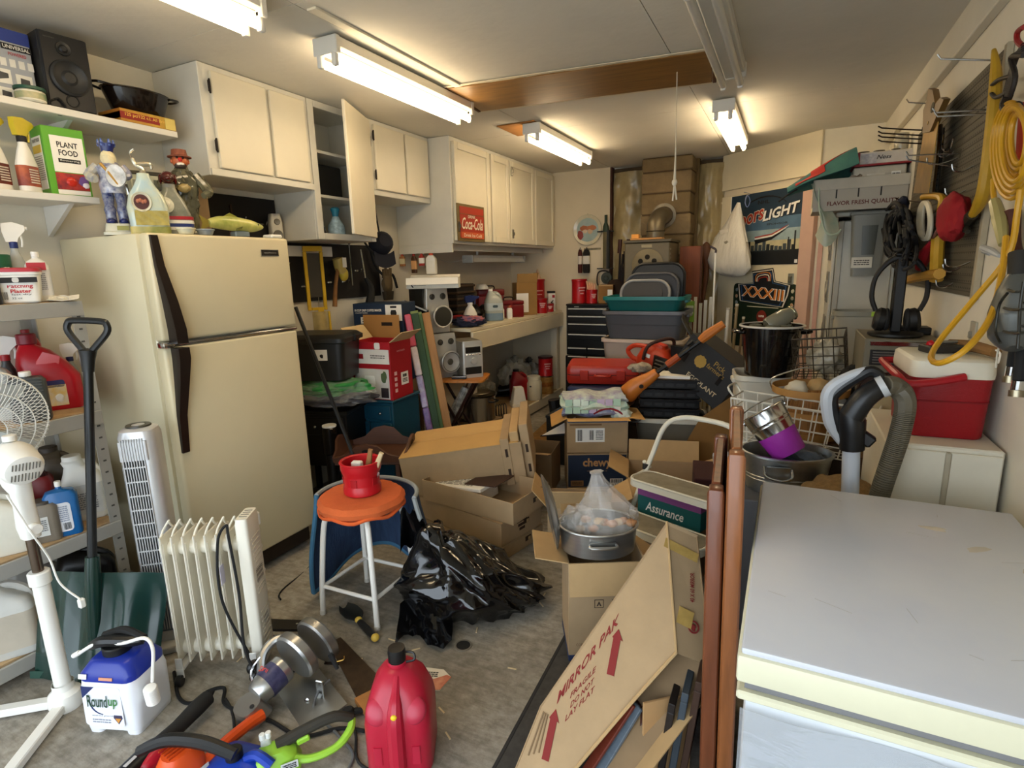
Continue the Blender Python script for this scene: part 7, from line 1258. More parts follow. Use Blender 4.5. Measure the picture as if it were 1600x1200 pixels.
# black folding crates
o=thing('black_crate','stack of black slatted plastic crates under the white pad','crate',(-.76,4.18,.452),12); CK=m('#0d0d0e',.35)
for i in range(4):
    q=mk('crate_tray',G().box(.42,.30,.064,(0,0,.072*i),b=.004),CK,o); mk('tray_lip',G().box(.44,.32,.012,(0,0,.055+.072*i),b=.003),m('#1a1a1c',.3),q)
    for k in range(5):mk('slot',G().box(.055,.003,.022,(-.15+.075*k,-.1505,.016+.072*i),b=0),m('#262628',.5),q)
o=thing('paper_pad','white pad of paper lying on the black crates','paper',(-.74,4.14,.742),8); mk('pad',G().box(.27,.2,.02,b=.001),PAPER,o); mk('backing_board',G().box(.28,.21,.004,(0,.004,-.0045),b=0),CARDD,o)
o=bin_('grey plastic tub with a white rim under the black crates',-.74,4.16,.19,.52,.36,.262,m('#6d675a',.4,var=.08),12,rim=m('#cfcabb',.4),ribs=False); solo('dark_carton','dark carton under the grey tub','box',G().box(.40,.28,.188,b=.004),CARDD,(-.74,4.2,0),12)
# produce carton
o=thing('produce_carton','black produce carton printed in gold reading EGGPLANT tipped on its side','box',(0,0,0)); P0,PX_,PZ_=Yp(1118,642,4.02),Yp(1160,588,3.98),Yp(1066,572,4.12); L,H_=axes(o,P0,PX_,PZ_); BC=m('#1f2022',.6,var=.1)
L=.34; H_=.46
mk('box_body',G().box(L,.28,H_,(L/2,.14,0),b=.003),BC,o); GD=m('#a8863a',.6,var=0)
q=txt('EGGPLANT',.26,.035,m('#b9a98a',.6,var=0),o,(L*.24,-.0012,H_*.42),(90,90,0),bold=.02); txt("farmer's",.15,.035,GD,o,(L*.66,-.0012,H_*.36),(90,90,0)); txt('Pick',.09,.04,GD,o,(L*.78,-.0012,H_*.34),(90,90,0)); mk('sun_emblem',G().lathe([(0,.001),(.035,.001),(.045,.0015),(.045,0)],22,wob=lambda a,z:1+.06*math.cos(a*12)),GD,o,(L*.62,-.0005,H_*.64),(90,0,0))
for z in(.2,.85):mk('hand_slot',G().box(.075,.002,.028,(0,0,0),b=0),m('#0c0707',.9),o,(L*.5 if z>.5 else L*.55,-.0008,H_*z))
scr(.10,.06,3,m('#b9b29a',.7),o,(L*.5,.14,H_+.0005),TP)
o=thing('cardboard_sheet','folded tan cardboard leaning against the produce carton','cardboard',(-.52,3.80,0),-14); mk('left_leaf',panel([(-.16,0,.12),(.20,.10,.0),(.24,.16,.72),(.02,.06,.52)]),m('#7d5a2c',.85),o); mk('right_leaf',panel([(.20,.10,0),(.26,.3,0),(.28,.34,.70),(.24,.16,.72)]),CARDD,o); mk('lower_leaf',panel([(-.16,0,.12),(.20,.1,0),(.18,-.1,.0),(-.1,-.12,.0)]),CARD,o)
# small cartons and papers around the pet food cartons
carton('open_carton','low tan carton with flaps open behind the step stool','box',(-.64,3.46,0),14,.46,.34,.26,CARD,{'f':-30,'b':70,'l':30,'r':20},fl=.14); carton('open_carton','dark open carton wedged left of the pet food cartons','box',(-1.52,3.50,0),10,.22,.3,.30,CARDD,{'l':25,'f':15},fl=.12)
carton('open_carton','tan carton with flaps up behind the roasting pan lid','box',(-.98,2.78,0),20,.34,.28,.28,CARD,{'l':50,'f':65,'r':30},fl=.13)
o=thing('paper_roll','rolled white paper poking out right of the step stool','paper roll',(-.30,3.05,.50),rot=(0,84,20)); mk('roll',G().lathe([(.03,0),(.045,0),(.045,.3),(.03,.3)],20),m('#dcdcd8',.6,hex2='#b9bac0',sc=10),o); mk('inner_layer',G().lathe([(.02,.005),(.024,.005),(.024,.29),(.02,.29)],16),PAPER,o)
solo('dark_carton','dark carton standing under the rolled white paper','box',G().box(.3,.3,.44,b=.004),m('#3a1416',.8),(-.26,3.08,0),10)
o=thing('black_boot','black boot with white detail hanging by the bench end','boot',(-1.72,4.30,0),30); mk('boot_body',G().tube([(-.02,0,.45),(0,0,.3),(.02,0,.15),(.10,0,.08)],[.05,.055,.06,.04],10,4),BLK,o); mk('sole',G().box(.24,.08,.03,(.03,0,.03),b=.008),BLK,o); mk('white_toe',G().blob(.04,.035,.03,(.10,0,.08),sub=3,amp=.1),PAPER,o)
solo('navy_flap','navy cardboard flap pointing left beside the delivery carton','cardboard',panel([(0,0,0),(.26,.05,.02),(.26,.12,.16),(.05,.04,.03)]),m('#1f2430',.8),(-1.62,3.72,.30)); solo('white_flap','white card edge beside the navy flap','cardboard',panel([(.03,-.01,.0),(.24,.03,.03),(.26,.10,.14)]),PAPER,(-1.62,3.70,.32))
solo('floor_rug','worn brown carpet strip on the floor before the tool chest','rug',G().box(.75,1.5,.008,b=.002),m('#7d5c30',.95,var=.25,sc=20),(-1.75,4.9,.0005),6)
o=thing('floor_mat','dark grey rubber mat strip under the tall tan carton','mat',(-.575,1.50,.0005),2); mk('mat_body',G().box(.34,1.25,.004,b=.001),m('#3f3d3a',.8,var=.25,sc=25),o); mk('mat_edge',G().box(.012,1.25,.006,(-.17,0,0),b=.001),m('#2c2b2a',.8),o)
# ================================================================== POSTER DOOR AND THE RIGHT BACK CORNER
def diag(px,py,z=None):
    l,zz=Dl(px,py); return DA+DU*l+DN*.034+Vector((0,0,zz if z is None else z))
pc=diag(1198,357); lw=(Dl(1255,357)[0]-Dl(1143,357)[0]); lh=(Dl(1198,303)[1]-Dl(1198,417)[1])
o=thing('beer_poster','night sky beer advertising poster pinned on the corner door','poster',pc,DRZ)
mk('poster_sheet',G().box(lw,.004,lh,b=0,base=False),m('#1d3344',.5,var=.1),o)
for i,(z0,z1,c_)in enumerate(((-.5,-.30,'#14181c'),(-.30,-.17,'#b9b08a'),(-.17,-.02,'#8fa3a6'),(-.02,.14,'#4d6a80'))):mk('sky_band',G().box(lw*.995,.0012,lh*(z1-z0),(0,-.0026,lh*(z0+z1)/2),b=0,base=False),m(c_,.5,var=.25,sc=5),o)
R=random.Random(9)
for i in range(16):mk('skyline_block',G().box(lw*.045,.0012,lh*(.05+.10*R.random()),(lw*(-.42+.055*i),-.0036,-lh*.31),b=0),m(R.choice(['#1a2024','#2c343a','#3a4448']),.6),o)
mk('skyline_tower',G().box(lw*.02,.0012,lh*.26,(lw*.42,-.0036,-lh*.32),b=0),m('#1a2024',.6),o); mk('skyline_tower',G().box(lw*.012,.0012,lh*.18,(lw*.34,-.0036,-lh*.32),b=0),m('#1a2024',.6),o)
CR=m('#a8321f',.5,var=0); t=txt('Coors',lw*.50,lh*.22,m('#e0d3b8',.5,var=0),o,(-lw*.245,-.0042,lh*.17),(90,-12,0),shear=.3,bold=.05); t=txt('Coors',lw*.48,lh*.20,CR,o,(-lw*.245,-.0052,lh*.17),(90,-12,0),shear=.3,bold=.02)
txt('LIGHT',lw*.50,lh*.15,INK,o,(lw*.222,-.0042,lh*.20),(90,-8,0),shear=.3,bold=.06); txt('LIGHT',lw*.49,lh*.14,PAPER,o,(lw*.215,-.0052,lh*.205),(90,-8,0),shear=.3,bold=.03)
txt('SPONSOR',lw*.28,lh*.025,m('#2a2c2e',.5),o,(lw*.18,-.0042,lh*.05),FR,bold=.02); txt('NHL',lw*.16,lh*.05,INK,o,(-lw*.02,-.0042,lh*.36),FR,bold=.03)
mk('arch_mark',G().tube([(lw*.30*math.cos(rad(a)),0,lh*.18*math.sin(rad(a)))for a in range(20,165,12)],[.002,.006,.008,.006,.002],6,1),INK,o,(0,-.003,lh*.25))
for k,(c_,dz)in enumerate((('#a8321f',.012),('#e8e2d2',-.006),('#101418',-.03))):mk('swoosh',G().prism([(-.14*lw,-.04*lh),(.1*lw,-.01*lh),(.32*lw,.10*lh),(.1*lw,-.05*lh),(-.12*lw,-.10*lh)],.0012),m(c_,.5,var=0),o,(.02*lw,-.0032-.0012*k,-lh*.08+dz*lh),FR)
mk('white_border',G().box(.012,.0045,lh,(-lw/2-.006,0,0),b=0,base=False),PAPER,o); patch(.03,.03,PAPER,o,(lw*.45,-.0026,-lh*.46),FR,'corner_mark')
pc=diag(1195,492); lw=(Dl(1244,480)[0]-Dl(1146,480)[0]); lh=.62
o=thing('roman_numeral_sign','dark green sign topped by orange roman numerals XXXIII','sign',(pc.x,pc.y,Dl(1195,443)[1]-lh/2),DRZ)
mk('sign_board',G().prism(rr(lw,lh,.04),.008,(0,.004,0),(90,0,0)),m('#16281a',.5,var=.1),o)
for i in range(9):
    for s in(-1,1):mk('helmet_emblem',G().blob(.018,.003,.018,(s*lw*.44,-.006,lh*(.40-.10*i)),sub=2,amp=.25,seed=i),m(R.choice(['#c9c2a8','#8f8a78','#b08a68','#6d7a80','#3a3c36']),.4),o)
def crest(s,y,c_):
    P=[(-.36*lw,-.13*lh),(.30*lw,-.19*lh),(.36*lw,-.02*lh),(.38*lw,.12*lh),(.16*lw,.17*lh),(.12*lw,.34*lh),(-.18*lw,.30*lh),(-.16*lw,.14*lh),(-.40*lw,.12*lh)]
    mk('crest_layer',G().prism([(x*s,y_*s)for x,y_ in P],.0015),m(c_,.5,var=0),o,(0,-.0045-y,lh*.36),FR)
for k,(s,c_)in enumerate(((1.10,'#0e1012'),(1.05,'#e0d8c2'),(1.0,'#14181c'),(.93,'#27507a'),(.88,'#14181c'))):crest(s,.0016*k,c_)
txt('XXXIII',lw*.68,lh*.17,PAPER,o,(0,-.0135,lh*.36),(90,4,0),bold=.03); txt('XXXIII',lw*.65,lh*.155,m('#c9762a',.5,var=0),o,(0,-.0145,lh*.36),(90,4,0),bold=.015)
for i in range(3):mk('stadium_arch',G().tube([(-.13*lw,.12*lh-.0*i),(-.10*lw+.0,.27*lh-.04*lh*i),(.10*lw,.30*lh-.04*lh*i),(.13*lw-.0,.13*lh)]and[(-.12*lw+.02*lw*i,0,.17*lh),(-.10*lw+.02*lw*i,0,.28*lh-.03*lh*i),(.09*lw-.02*lw*i,0,.30*lh-.03*lh*i),(.11*lw-.02*lw*i,0,.18*lh)],.005,6,3),m(('#c9762a','#e0d8c2','#a8321f')[i],.5),o,(0,-.0135,lh*.36))
mk('slogan_line',G().box(lw*.5,.001,lh*.012,(0,-.0055,lh*.14),b=0),m('#c9c2a8',.6),o); mk('round_mark',G().lathe([(0,.003),(.05,.003),(.06,.0035),(.06,0)],24,(0,-.004,lh*.0),(90,0,0)),m('#7a2a20',.5),o); txt('SUPER',.07,.02,PAPER,o,(0,-.0085,.005),FR,bold=.03)
pp=diag(1240,436); o=thing('door_latch','small clear plastic latch cover on the corner door','latch',pp,DRZ); mk('plate',G().box(.06,.012,.10,b=.004,base=False),m('#8a8878',.3,.3),o); mk('keeper',G().box(.03,.02,.05,(0,-.012,0),b=.004,base=False),m('#5d5a4a',.4),o)
# hanging plastic bag
hp=diag(1188,316)+DN*.15; o=thing('shopping_bag','white plastic shopping bag hanging by its handles before the poster','bag',hp,DRZ)
mk('film',G().lathe([(0,0),(.012,0),(.03,-.06),(.07,-.18),(.13,-.34),(.165,-.46),(.17,-.56),(.14,-.64),(.06,-.68),(0,-.68)],44,(-.05,-.03,0),(0,9,0),1.5,.6,wob=lambda a,z:1+.10*math.sin(a*3+z*7)+.05*math.sin(a*8-z*14)+.03*math.sin(a*19+z*30)),m('#ddd8cb',.4,trans=.1,var=.04,bump=1.2,bsc=9,stretch=(3,3,.7)),o,sm=50)
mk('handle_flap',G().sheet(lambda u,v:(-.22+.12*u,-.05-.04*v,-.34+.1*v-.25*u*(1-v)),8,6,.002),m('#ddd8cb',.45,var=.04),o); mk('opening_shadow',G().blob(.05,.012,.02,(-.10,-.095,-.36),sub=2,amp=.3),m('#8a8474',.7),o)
mk('tie_string',G().tube([(0,0,-.01),(.0,.01,.05),(-.03,.08,.075),(-.12,.12,.10),(-.17,.145,.11)],.004,6,4),m('#9aa0ae',.5),o); mk('tie_loop',G().tube([(0,0,0),(.03,.0,.05),(.05,.01,.0),(.03,.0,-.05)],.004,6,4,True),m('#6d7fae',.5),o)
# ---------------------------------------------------------------- grey plastic cupboard
GP=m('#b9b6a9',.5,var=.05)
o=thing('plastic_cupboard','tall grey plastic cupboard standing in the right back corner','cupboard',(.445,4.80,0)); mk('left_panel',G().box(.02,.44,1.84,(-.18,0,0),b=.004),GP,o); mk('front_door',G().box(.33,.025,1.78,(.0,-.22,.03),b=.006),GP,o); mk('back_panel',G().box(.34,.02,1.84,(0,.21,0),b=.002),GP,o); mk('top',G().box(.38,.46,.03,(0,0,1.84),b=.006),GP,o); mk('right_panel',G().box(.02,.44,1.84,(.175,0,0),b=.004),GP,o); mk('door_stile',G().box(.035,.012,1.78,(-.15,-.236,.03),b=.004),m('#a5a296',.5),o)
for z,h_ in((1.55,.26),(1.25,.22),(.9,.25)):mk('side_window',G().box(.012,.22,h_,(-.193,-.02,z),b=.003),m('#6f6d64',.4),o); mk('window_clutter',G().blob(.01,.07,h_*.35,(-.2,-.04,z+h_*.45),sub=3,amp=.4,seed=int(z*9)),m('#b0aca0',.5,hex2='#3f3e3a',sc=18),o)
o=thing('door_caddy','grey hanging plastic bin with a label on the cupboard door','bin',(.455,4.52,1.44),0); GD2=m('#77776f',.45,var=.06)
mk('tapered_body',G().bottle([(.17,.07,.02,0),(.21,.09,.02,.36),(.22,.095,.02,.40)]),GD2,o); mk('front_recess',G().bottle([(.07,.004,.0019,.14),(.09,.004,.0019,.33)],(.0,-.046,0)),m('#4d4f48',.4),o); mk('rim',G().box(.235,.105,.03,(0,0,.395),b=.008),GD2,o); q=patch(.12,.07,m('#cfcabb',.5),o,(-.03,-.047,.09),(86,0,0)); scr(.09,.04,3,INK,q,(-.0,0,.001),TP); mk('hook_tab',G().box(.05,.015,.05,(-.08,.046,.39),b=.004),GD2,o)
bin_('grey wastebasket standing before the cupboard door',.42,4.36,1.02-.42,.28,.24,.62,m('#a3a297',.45,var=.04),0,rim=m('#8f8e83',.45),name='wastebasket',ribs=False); solo('plain_box','plain carton under the grey wastebasket','box',G().box(.26,.24,.598,b=.004),CARD,(.42,4.36,0))
solo('green_tag','small lime green tag on the wastebasket rim','tag',G().box(.03,.006,.03,b=.001),m('#9fc23a',.5),(.50,4.232,1.19))
# tray with fresh produce lettering and cartons of cans
o=thing('produce_tray','grey printed tray lettered FLAVOR FRESH QUALITY on the cupboard top','tray',(.37,4.62,1.872),0); GT=m('#a9a498',.75,var=.05)
mk('base',G().box(.53,.38,.006,b=0),GT,o); mk('front_wall',G().box(.53,.008,.20,(0,-.19,0),b=.002),GT,o); mk('back_wall',G().box(.53,.008,.20,(0,.19,0),b=.002),GT,o); mk('top_rail',G().box(.54,.02,.07,(0,-.19,.135),b=.003),m('#b5b0a2',.75),o)
for x in(-.262,.262):mk('end_wall',G().box(.006,.37,.16,(x,0,0),b=.001),m('#c4b798',.7),o)
for i in range(3):mk('slot',G().box(.008,.002,.06,(-.13+.125*i,-.195,.08),b=0),INK,o)
txt('FLAVOR FRESH QUALITY',.40,.032,m('#5f2f28',.7,var=0),o,(.02,-.1952,.045),FR,bold=.02)
mk('tape_end',G().box(.004,.10,.11,(-.267,-.12,.03),b=.001),m('#cfc8b4',.3,alpha=.8),o)
o=thing('drink_tray_carton','clear wrapped white carton with barcode on the tray','carton',(.475,4.61,2.02-.02),0);
mk('carton_body',G().box(.29,.28,.14,b=.006),m('#b9b2a0',.5,var=.12,sc=14),o); q=patch(.05,.08,PAPER,o,(.09,-.141,.06),FR); bars(.04,.06,8,INK,q,(0,0,.001),TP); patch(.10,.07,m('#d2cdbe',.5),o,(-.02,-.141,.06),FR); patch(.05,.06,m('#4a6a34',.6),o,(.135,-.1412,.05),FR); mk('crumpled_wrap',G().blob(.05,.03,.05,(-.13,-.13,.05),sub=3,amp=.5,seed=3),m('#b5a892',.2,hex2='#5d4a3c',sc=25),o); mk('inner_stand',G().box(.28,.26,.115,(0,0,-.116),b=.002),CARD,o)
o=thing('can_tray','red rimmed drink can tray wrapped in film on the white carton','tray',(.49,4.60,2.142),0); mk('tray_body',G().box(.33,.29,.085,b=.005),m('#c4bdb2',.35,var=.1,sc=12),o); mk('red_edge',G().box(.334,.294,.014,b=.003),m('#8e1c22',.4),o); mk('red_corner',G().box(.035,.012,.085,(-.15,-.145,0),b=.002),m('#8e1c22',.4),o); txt('Ness',.08,.025,INK,o,(-.0,-.1462,.05),FR,shear=.3,bold=.01); mk('picture_patch',G().box(.10,.003,.06,(-.09,-.146,.015),b=0),m('#8f8a90',.4,hex2='#c9c6c0',sc=30),o)
for i in range(3):mk('can_lid',G().lathe([(0,.004),(.03,.004),(.033,.012),(.034,0)],18),m('#5a554c',.3,.7),o,(-.11+.085*i,-.09,.084))
o=thing('glass_jar','clear upside down jar on the can tray near the pegboard','jar',(.585,4.53,2.229)); mk('body',G().lathe([(0,.09),(.035,.088),(.04,.07),(.04,.01),(.036,0),(0,0)],16),m('#c9c3b0',.1,trans=.5,var=0),o); mk('lid',G().cyl(.038,.015,(0,0,.088),n=16),m('#b0a894',.3),o)
o=thing('folded_kite','folded teal and red nylon kite lying across the tray end','kite',(.20,4.58,2.075),rot=(0,-8,0)); TL2=m('#2f5a5a',.7,hex2='#3d7268',sc=8)
kf=lambda u,v,o=0:(-.26+.42*u,-.20+.36*v*(.25+.75*u),-.05+(.05+.13*u)*math.sin(math.pi*min(1,.12+v*.9))+.05*u+.010*math.sin(v*13+u*5)+o)
mk('teal_fold',G().sheet(kf,24,16,.006),TL2,o)
for u0,u1,v0,v1 in((.12,.55,.02,.20),(.35,.98,.26,.42),(.2,.6,.5,.66)):mk('red_stripe',G().sheet(lambda u,v:kf(u0+(u1-u0)*u,v0+(v1-v0)*v+.12*u,.005),14,5,.005),m('#a8281e',.7),o)
mk('rod_tip',G().tube([(-.32,-.19,-.08),(-.26,-.18,-.045),(-.2,-.16,-.02)],.006,6,2),INK,o)
o=thing('teal_bag','teal and clear plastic bag hanging off the end of the tray','bag',(.115,4.46,1.72)); mk('film',G().sheet(lambda u,v:(.02+.20*u*(1-v)*.8+.03*math.sin(v*5)-.02*u,-.02-.03*math.sin(u*3+v*2),.34*v-.08*math.sin(u*3.1)*(1-v)),14,12,.003),m('#79a294',.3,alpha=.85,hex2='#c9c0a4',sc=5),o); mk('twisted_edge',G().tube([(.02,-.03,.34),(.03,-.05,.18),(.08,-.05,.02),(.14,-.05,.0),(.17,-.04,.03)],.006,7,5),m('#a9b8a4',.3),o)
# ---------------------------------------------------------------- pegboard on the right wall
PBX=XR-.012
o=thing('pegboard','brown pegboard with rows of holes on the right wall','pegboard',(PBX,3.43,1.40)); mk('board',G().box(.014,1.52,.86,b=.001),m('#5d5544',.7,var=.14,sc=5,stretch=(1,1,9)),o); mk('batten',G().box(.02,.035,.88,(.0,-.76,-.01),b=.002),m('#a59a82',.7),o)
g=G()
for i in range(56):
    for j in range(31):g.add([(-.0074,-.745+.027*i+a,.03+.027*j+b)for a,b in((-.003,-.003),(.003,-.003),(.003,.003),(-.003,.003))],[(0,1,2,3)])
q=mk('peg_holes',g,m('#14110c',.9),o,sm=0); q['kind']='stuff'
for i in range(28):mk('ridge',G().box(.002,1.5,.004,(-.0075,0,.016+.03*i),b=0),m('#4f4838',.8),o)
def U(px,py):
    p=Xp(px,py,XR-.02); return p
def hook(px,py,L_=.08,dbl=False,down=.0):
    p=U(px,py); h_=thing('peg_hook',f'peg hook','hook',p);
    return h_
HK=((1495,250,.10,'double steel hook at the left of the upper pegboard'),(1520,262,.06,'short steel hook at the centre of the pegboard'),(1490,240,.05,'first of the two small hooks under the hand saw grip'),(1478,375,.07,'curled steel hook low on the pegboard left of the others'),(1515,412,.07,'curved steel hook at the lower right of the pegboard'),(1500,420,.05,'double curved hook beside the lowest one'),(1488,445,.05,'lowest small steel hook of the pegboard'),(1508,300,.06,'straight steel hook left of the yellow pry bar'),(1466,330,.06,'hook behind the yellow caulking gun'))
for px,py,L_,lab in HK:
    p=U(px,py); h_=thing('peg_hook',lab,'hook',p,0,'steel peg hooks on the right pegboard'); mk('base_clip',G().box(.006,.02,.05,(.006,0,-.02),b=.002),STEEL,h_); mk('prong',G().tube([(.006,0,.01),(-L_*.5,0,-.01),(-L_,0,-.005),(-L_-.008,0,.02)],.0035,6,3),STEEL,h_)
for px,py,qx,qy,lab in((1552,95,1470,92,'longest steel peg rod near the top corner of the pegboard'),(1462,163,1420,160,'steel peg rod through the hand saw grip'),(1540,172,1462,176,'upper rod of the paired rods at the saw handle'),(1545,178,1465,182,'lower rod of the paired rods at the saw handle'),(1500,240,1420,243,'upper thin rod crossing the brass saw blade'),(1495,262,1420,250,'lower thin rod crossing the brass saw blade')):
    a_=U(px,py); b_=At(qx,qy,a_+Vector((-.16,-.0,0))); b_=a_+(b_-a_).normalized()*min((b_-a_).length,.34)
    h_=thing('peg_rod',lab,'hook',a_); mk('rod',G().tube([(.01,0,0),(b_-a_),(b_-a_)+Vector((-.012,0,.018))],.0035,6,1),STEEL,h_); mk('base_clip',G().box(.006,.012,.04,(.004,0,-.02),b=.001),STEEL,h_)
for i,(py,lab)in enumerate(((200,'topmost dark rod of the far row over the drink cartons'),(208,'second dark rod of the far row over the drink cartons'),(214,'third dark rod of the far row over the drink cartons'),(221,'lowest dark rod of the far row over the drink cartons'),(312,'dark rod beside the tray lettering'),(335,'dark rod before the hanging grey bin'))):
    a_=U(1440,py+4); b_=At(1378 if i<4 else 1405,py,(.30,4.0,0)); h_=thing('peg_rod',lab,'hook',a_); mk('rod',G().tube([(.01,0,0),(b_-a_)*.5,(b_-a_),(b_-a_)+Vector((-.02,0,.012))],.004,6,1),m('#2a1c14',.5,.5),h_); mk('base_clip',G().box(.006,.012,.04,(.004,0,-.02),b=.001),INK,h_)
# hand saw with wooden grip
px_=XR-.10
o=thing('hand_saw','old hand saw with brass coloured blade hanging on the pegboard','saw',(px_,3.80,2.17),rot=(0,0,0));
a_,b_,c2_,d2_=[Xp(q[0],q[1],px_)-o.location for q in((1446,190),(1466,190),(1450,302),(1427,302))]
mk('blade',G().prism([(v.y,v.z)for v in(a_,b_,c2_,d2_)],.003,(0,0,0),(90,0,90)),m('#a8813a',.3,.6,var=.25,sc=10),o)
H0=[Xp(q[0],q[1],px_)-o.location for q in((1446,208),(1458,205),(1472,172),(1480,155),(1474,152),(1466,162),(1462,140),(1455,138),(1452,158),(1447,172))]
mk('wooden_grip',G().prism([(v.y,v.z)for v in H0],.024,(-.012,0,0),(90,0,90)),m('#7a5a2c',.45,var=.2),o); ctr=Xp(1457,168,px_-.014)-o.location; mk('grip_hole',G().lathe([(0,.001),(.022,.001),(.022,0)],16,ctr,(0,-90,0),1,1.6),m('#4d4636',.8),o); mk('bolt',G().lathe([(0,.003),(.008,.002),(.008,0)],12,Xp(1450,192,px_-.013)-o.location,(0,-90,0)),BRASS,o)
def strip_x(name,pts,r,mt_,par,x=None,n=9,k=5):
    P=[Xp(q[0],q[1],q[2]if len(q)>2 else x)-par.location for q in pts]; return mk(name,G().tube(P,r,n,k),mt_,par)
o=thing('pry_bar','long yellow gooseneck pry bar hanging on the pegboard edge','pry bar',Xp(1555,80,XR-.05)); strip_x('bar',((1553,78),(1556,120),(1550,200),(1541,280),(1532,315),(1515,342)),[.007,.018,.020,.022,.022,.010],m('#b08a1e',.5,var=.2),o,XR-.05); strip_x('dark_claw',((1520,335),(1508,350),(1512,362)),[.02,.024,.008],m('#2a2416',.6),o,XR-.05)
o=thing('steel_spreader','long narrow steel bar hanging beside the brass saw blade','tool',Xp(1468,200,XR-.05)); strip_x('bar',((1470,195),(1466,250),(1460,300)),.009,CHR,o,XR-.05,8,1); strip_x('bar_edge',((1475,200),(1471,250),(1465,298)),.004,m('#4a463c',.4,.8),o,XR-.05,6,1); strip_x('u_bracket',((1475,210),(1473,232),(1483,236),(1490,216)),.004,CHR,o,XR-.05,6,4)
o=thing('caulking_gun','yellow caulking gun hanging low on the pegboard','caulking gun',Xp(1450,320,XR-.07)); strip_x('handle',((1443,308),(1455,306),(1472,310),(1470,330)),.016,m('#c4962a',.45),o,XR-.07); strip_x('barrel',((1466,370),(1464,400),(1463,438)),.026,m('#c4962a',.45),o,XR-.07); strip_x('cradle',((1420,437),(1440,432),(1468,428)),.022,m('#b8882a',.45),o,XR-.09); strip_x('rod',((1475,325),(1468,370)),.005,STEEL,o,XR-.07,6,1)
o=thing('white_cable_coil','oval coil of white cable hanging on the pegboard','cable',Xp(1447,340,XR-.10))
for i in range(5):P=[Xp(1446+(9-1.3*i*.4)*math.cos(rad(a))+1.2*(i-2),345+29*math.sin(rad(a)),XR-.11)-o.location for a in range(0,360,30)]; mk('cable_turn',G().tube(P,.008,7,2,True),m('#d2c9ae',.5),o)
o=thing('work_gloves','bunched red work gloves hanging on the pegboard','gloves',Xp(1490,340,XR-.08)); mk('palm',G().blob(.05,.10,.09,(0,0,0),sub=4,amp=.18,fq=1.6,seed=2),m('#8e1318',.85),o)
for i in range(3):strip_x('finger',((1478+6*i,345),(1474+8*i,362)),[.022,.014],m('#8e1318',.85),o,XR-.09,8,2)
o=thing('red_strap','red webbing strap hanging under the white cable','strap',Xp(1440,400,XR-.09)); strip_x('strap',((1455,380),(1445,400),(1437,418)),[.012,.03,.02],m('#9c1420',.6),o,XR-.09); strip_x('pink_cord',((1475,340),(1462,365),(1448,385)),.007,m('#8a5a50',.6),o,XR-.09)
o=thing('cord_bundle','tangled bundle of black cords hanging in front of the cupboard','cords',Xp(1402,350,.48)); R=random.Random(12)
bx,by=1405,368
for i in range(16):
    P=[]; ph=R.uniform(0,6); ax,ay=R.uniform(6,26),R.uniform(26,48); cx,cy=bx+R.uniform(-8,8),by+R.uniform(-10,14)
    for k in range(9):a=k/9*6.283; P.append(Xp(cx+ax*math.cos(a+ph)*(1+.2*math.sin(a*2)),cy+ay*math.sin(a+ph),.50+.05*math.sin(a*2+i))-o.location)
    mk('cord_loop',G().tube(P,.008,6,3,True),RUB,o)
mk('binding_strap',G().blob(.03,.03,.05,Xp(1410,322,.5)-o.location,sub=3,amp=.2),m('#14182a',.7),o)
# foreground right wall: cords, trouble lamp, hoses
o=thing('extension_cable','coiled yellow extension cord hanging at the right frame edge','cord',Xp(1590,200,XR-.06)); YC=m('#c4921a',.4,var=.06)
for i in range(7):
    P=[Xp(1580+(30-3*i)*math.cos(rad(a))+2*i,235+(75-6*i)*math.sin(rad(a))-3*i,XR-.06-.012*(i%4))-o.location for a in range(0,360,30)]; mk('cord_turn',G().tube(P,.0075,8,3,True),YC,o)
strip_x('hanging_loop',((1600,255),(1590,330),(1575,400),(1520,470,.50),(1470,530,.42),(1455,558,.385),(1470,567,.385),(1510,545,.43),(1548,495,.50),(1565,430,.55),(1572,370)),.0085,YC,o,XR-.07,8,6)
strip_x('connector',((1554,315),(1562,345),(1567,382)),[.016,.021,.012],m('#b0a468',.3,trans=.2),o,XR-.06); strip_x('lead',((1552,280),(1552,300),(1555,318)),.008,YC,o,XR-.06)
o=thing('black_cable','black cord bundle with a red lead above the yellow cord','cord',Xp(1590,110,XR-.05));
for i in range(5):strip_x('cord_strand',((1600,70+4*i),(1588-2*i,90),(1578+2*i,120),(1570+2*i,150)),.008,m('#1f1712',.6),o,XR-.05-.01*i)
strip_x('cord_loop',((1585,118),(1560,125),(1548,138),(1556,152),(1580,140)),.007,m('#1f1712',.6),o,XR-.06); strip_x('plug',((1575,150),(1570,165),(1578,176),(1590,165)),.014,m('#1f1712',.6),o,XR-.06); strip_x('red_lead',((1600,42),(1590,50),(1590,64),(1600,74)),.008,m('#8e1a1a',.5),o,XR-.05)
o=thing('red_cable','dark red cord hanging behind the yellow coil','cord',Xp(1596,240,XR-.03)); strip_x('cord',((1602,160),(1597,200),(1595,260),(1604,300)),.012,m('#9c2a14',.5),o,XR-.03)
o=thing('leather_belt','brown leather belt hanging beside the trouble lamp','belt',Xp(1588,360,XR-.04)); strip_x('belt',((1582,330),(1581,370),(1586,400),(1600,425)),.022,m('#4a2218',.6),o,XR-.03)
o=thing('spring_clamp','short white plastic clamp hanging left of the yellow loop','clamp',Xp(1548,392,XR-.05)); strip_x('jaw',((1535,387),(1550,393),(1562,400)),[.010,.012,.006],m('#b5b8b8',.4),o,XR-.05); strip_x('pivot',((1536,392),(1546,396)),.008,m('#9a9d9d',.4),o,XR-.05,8,1)
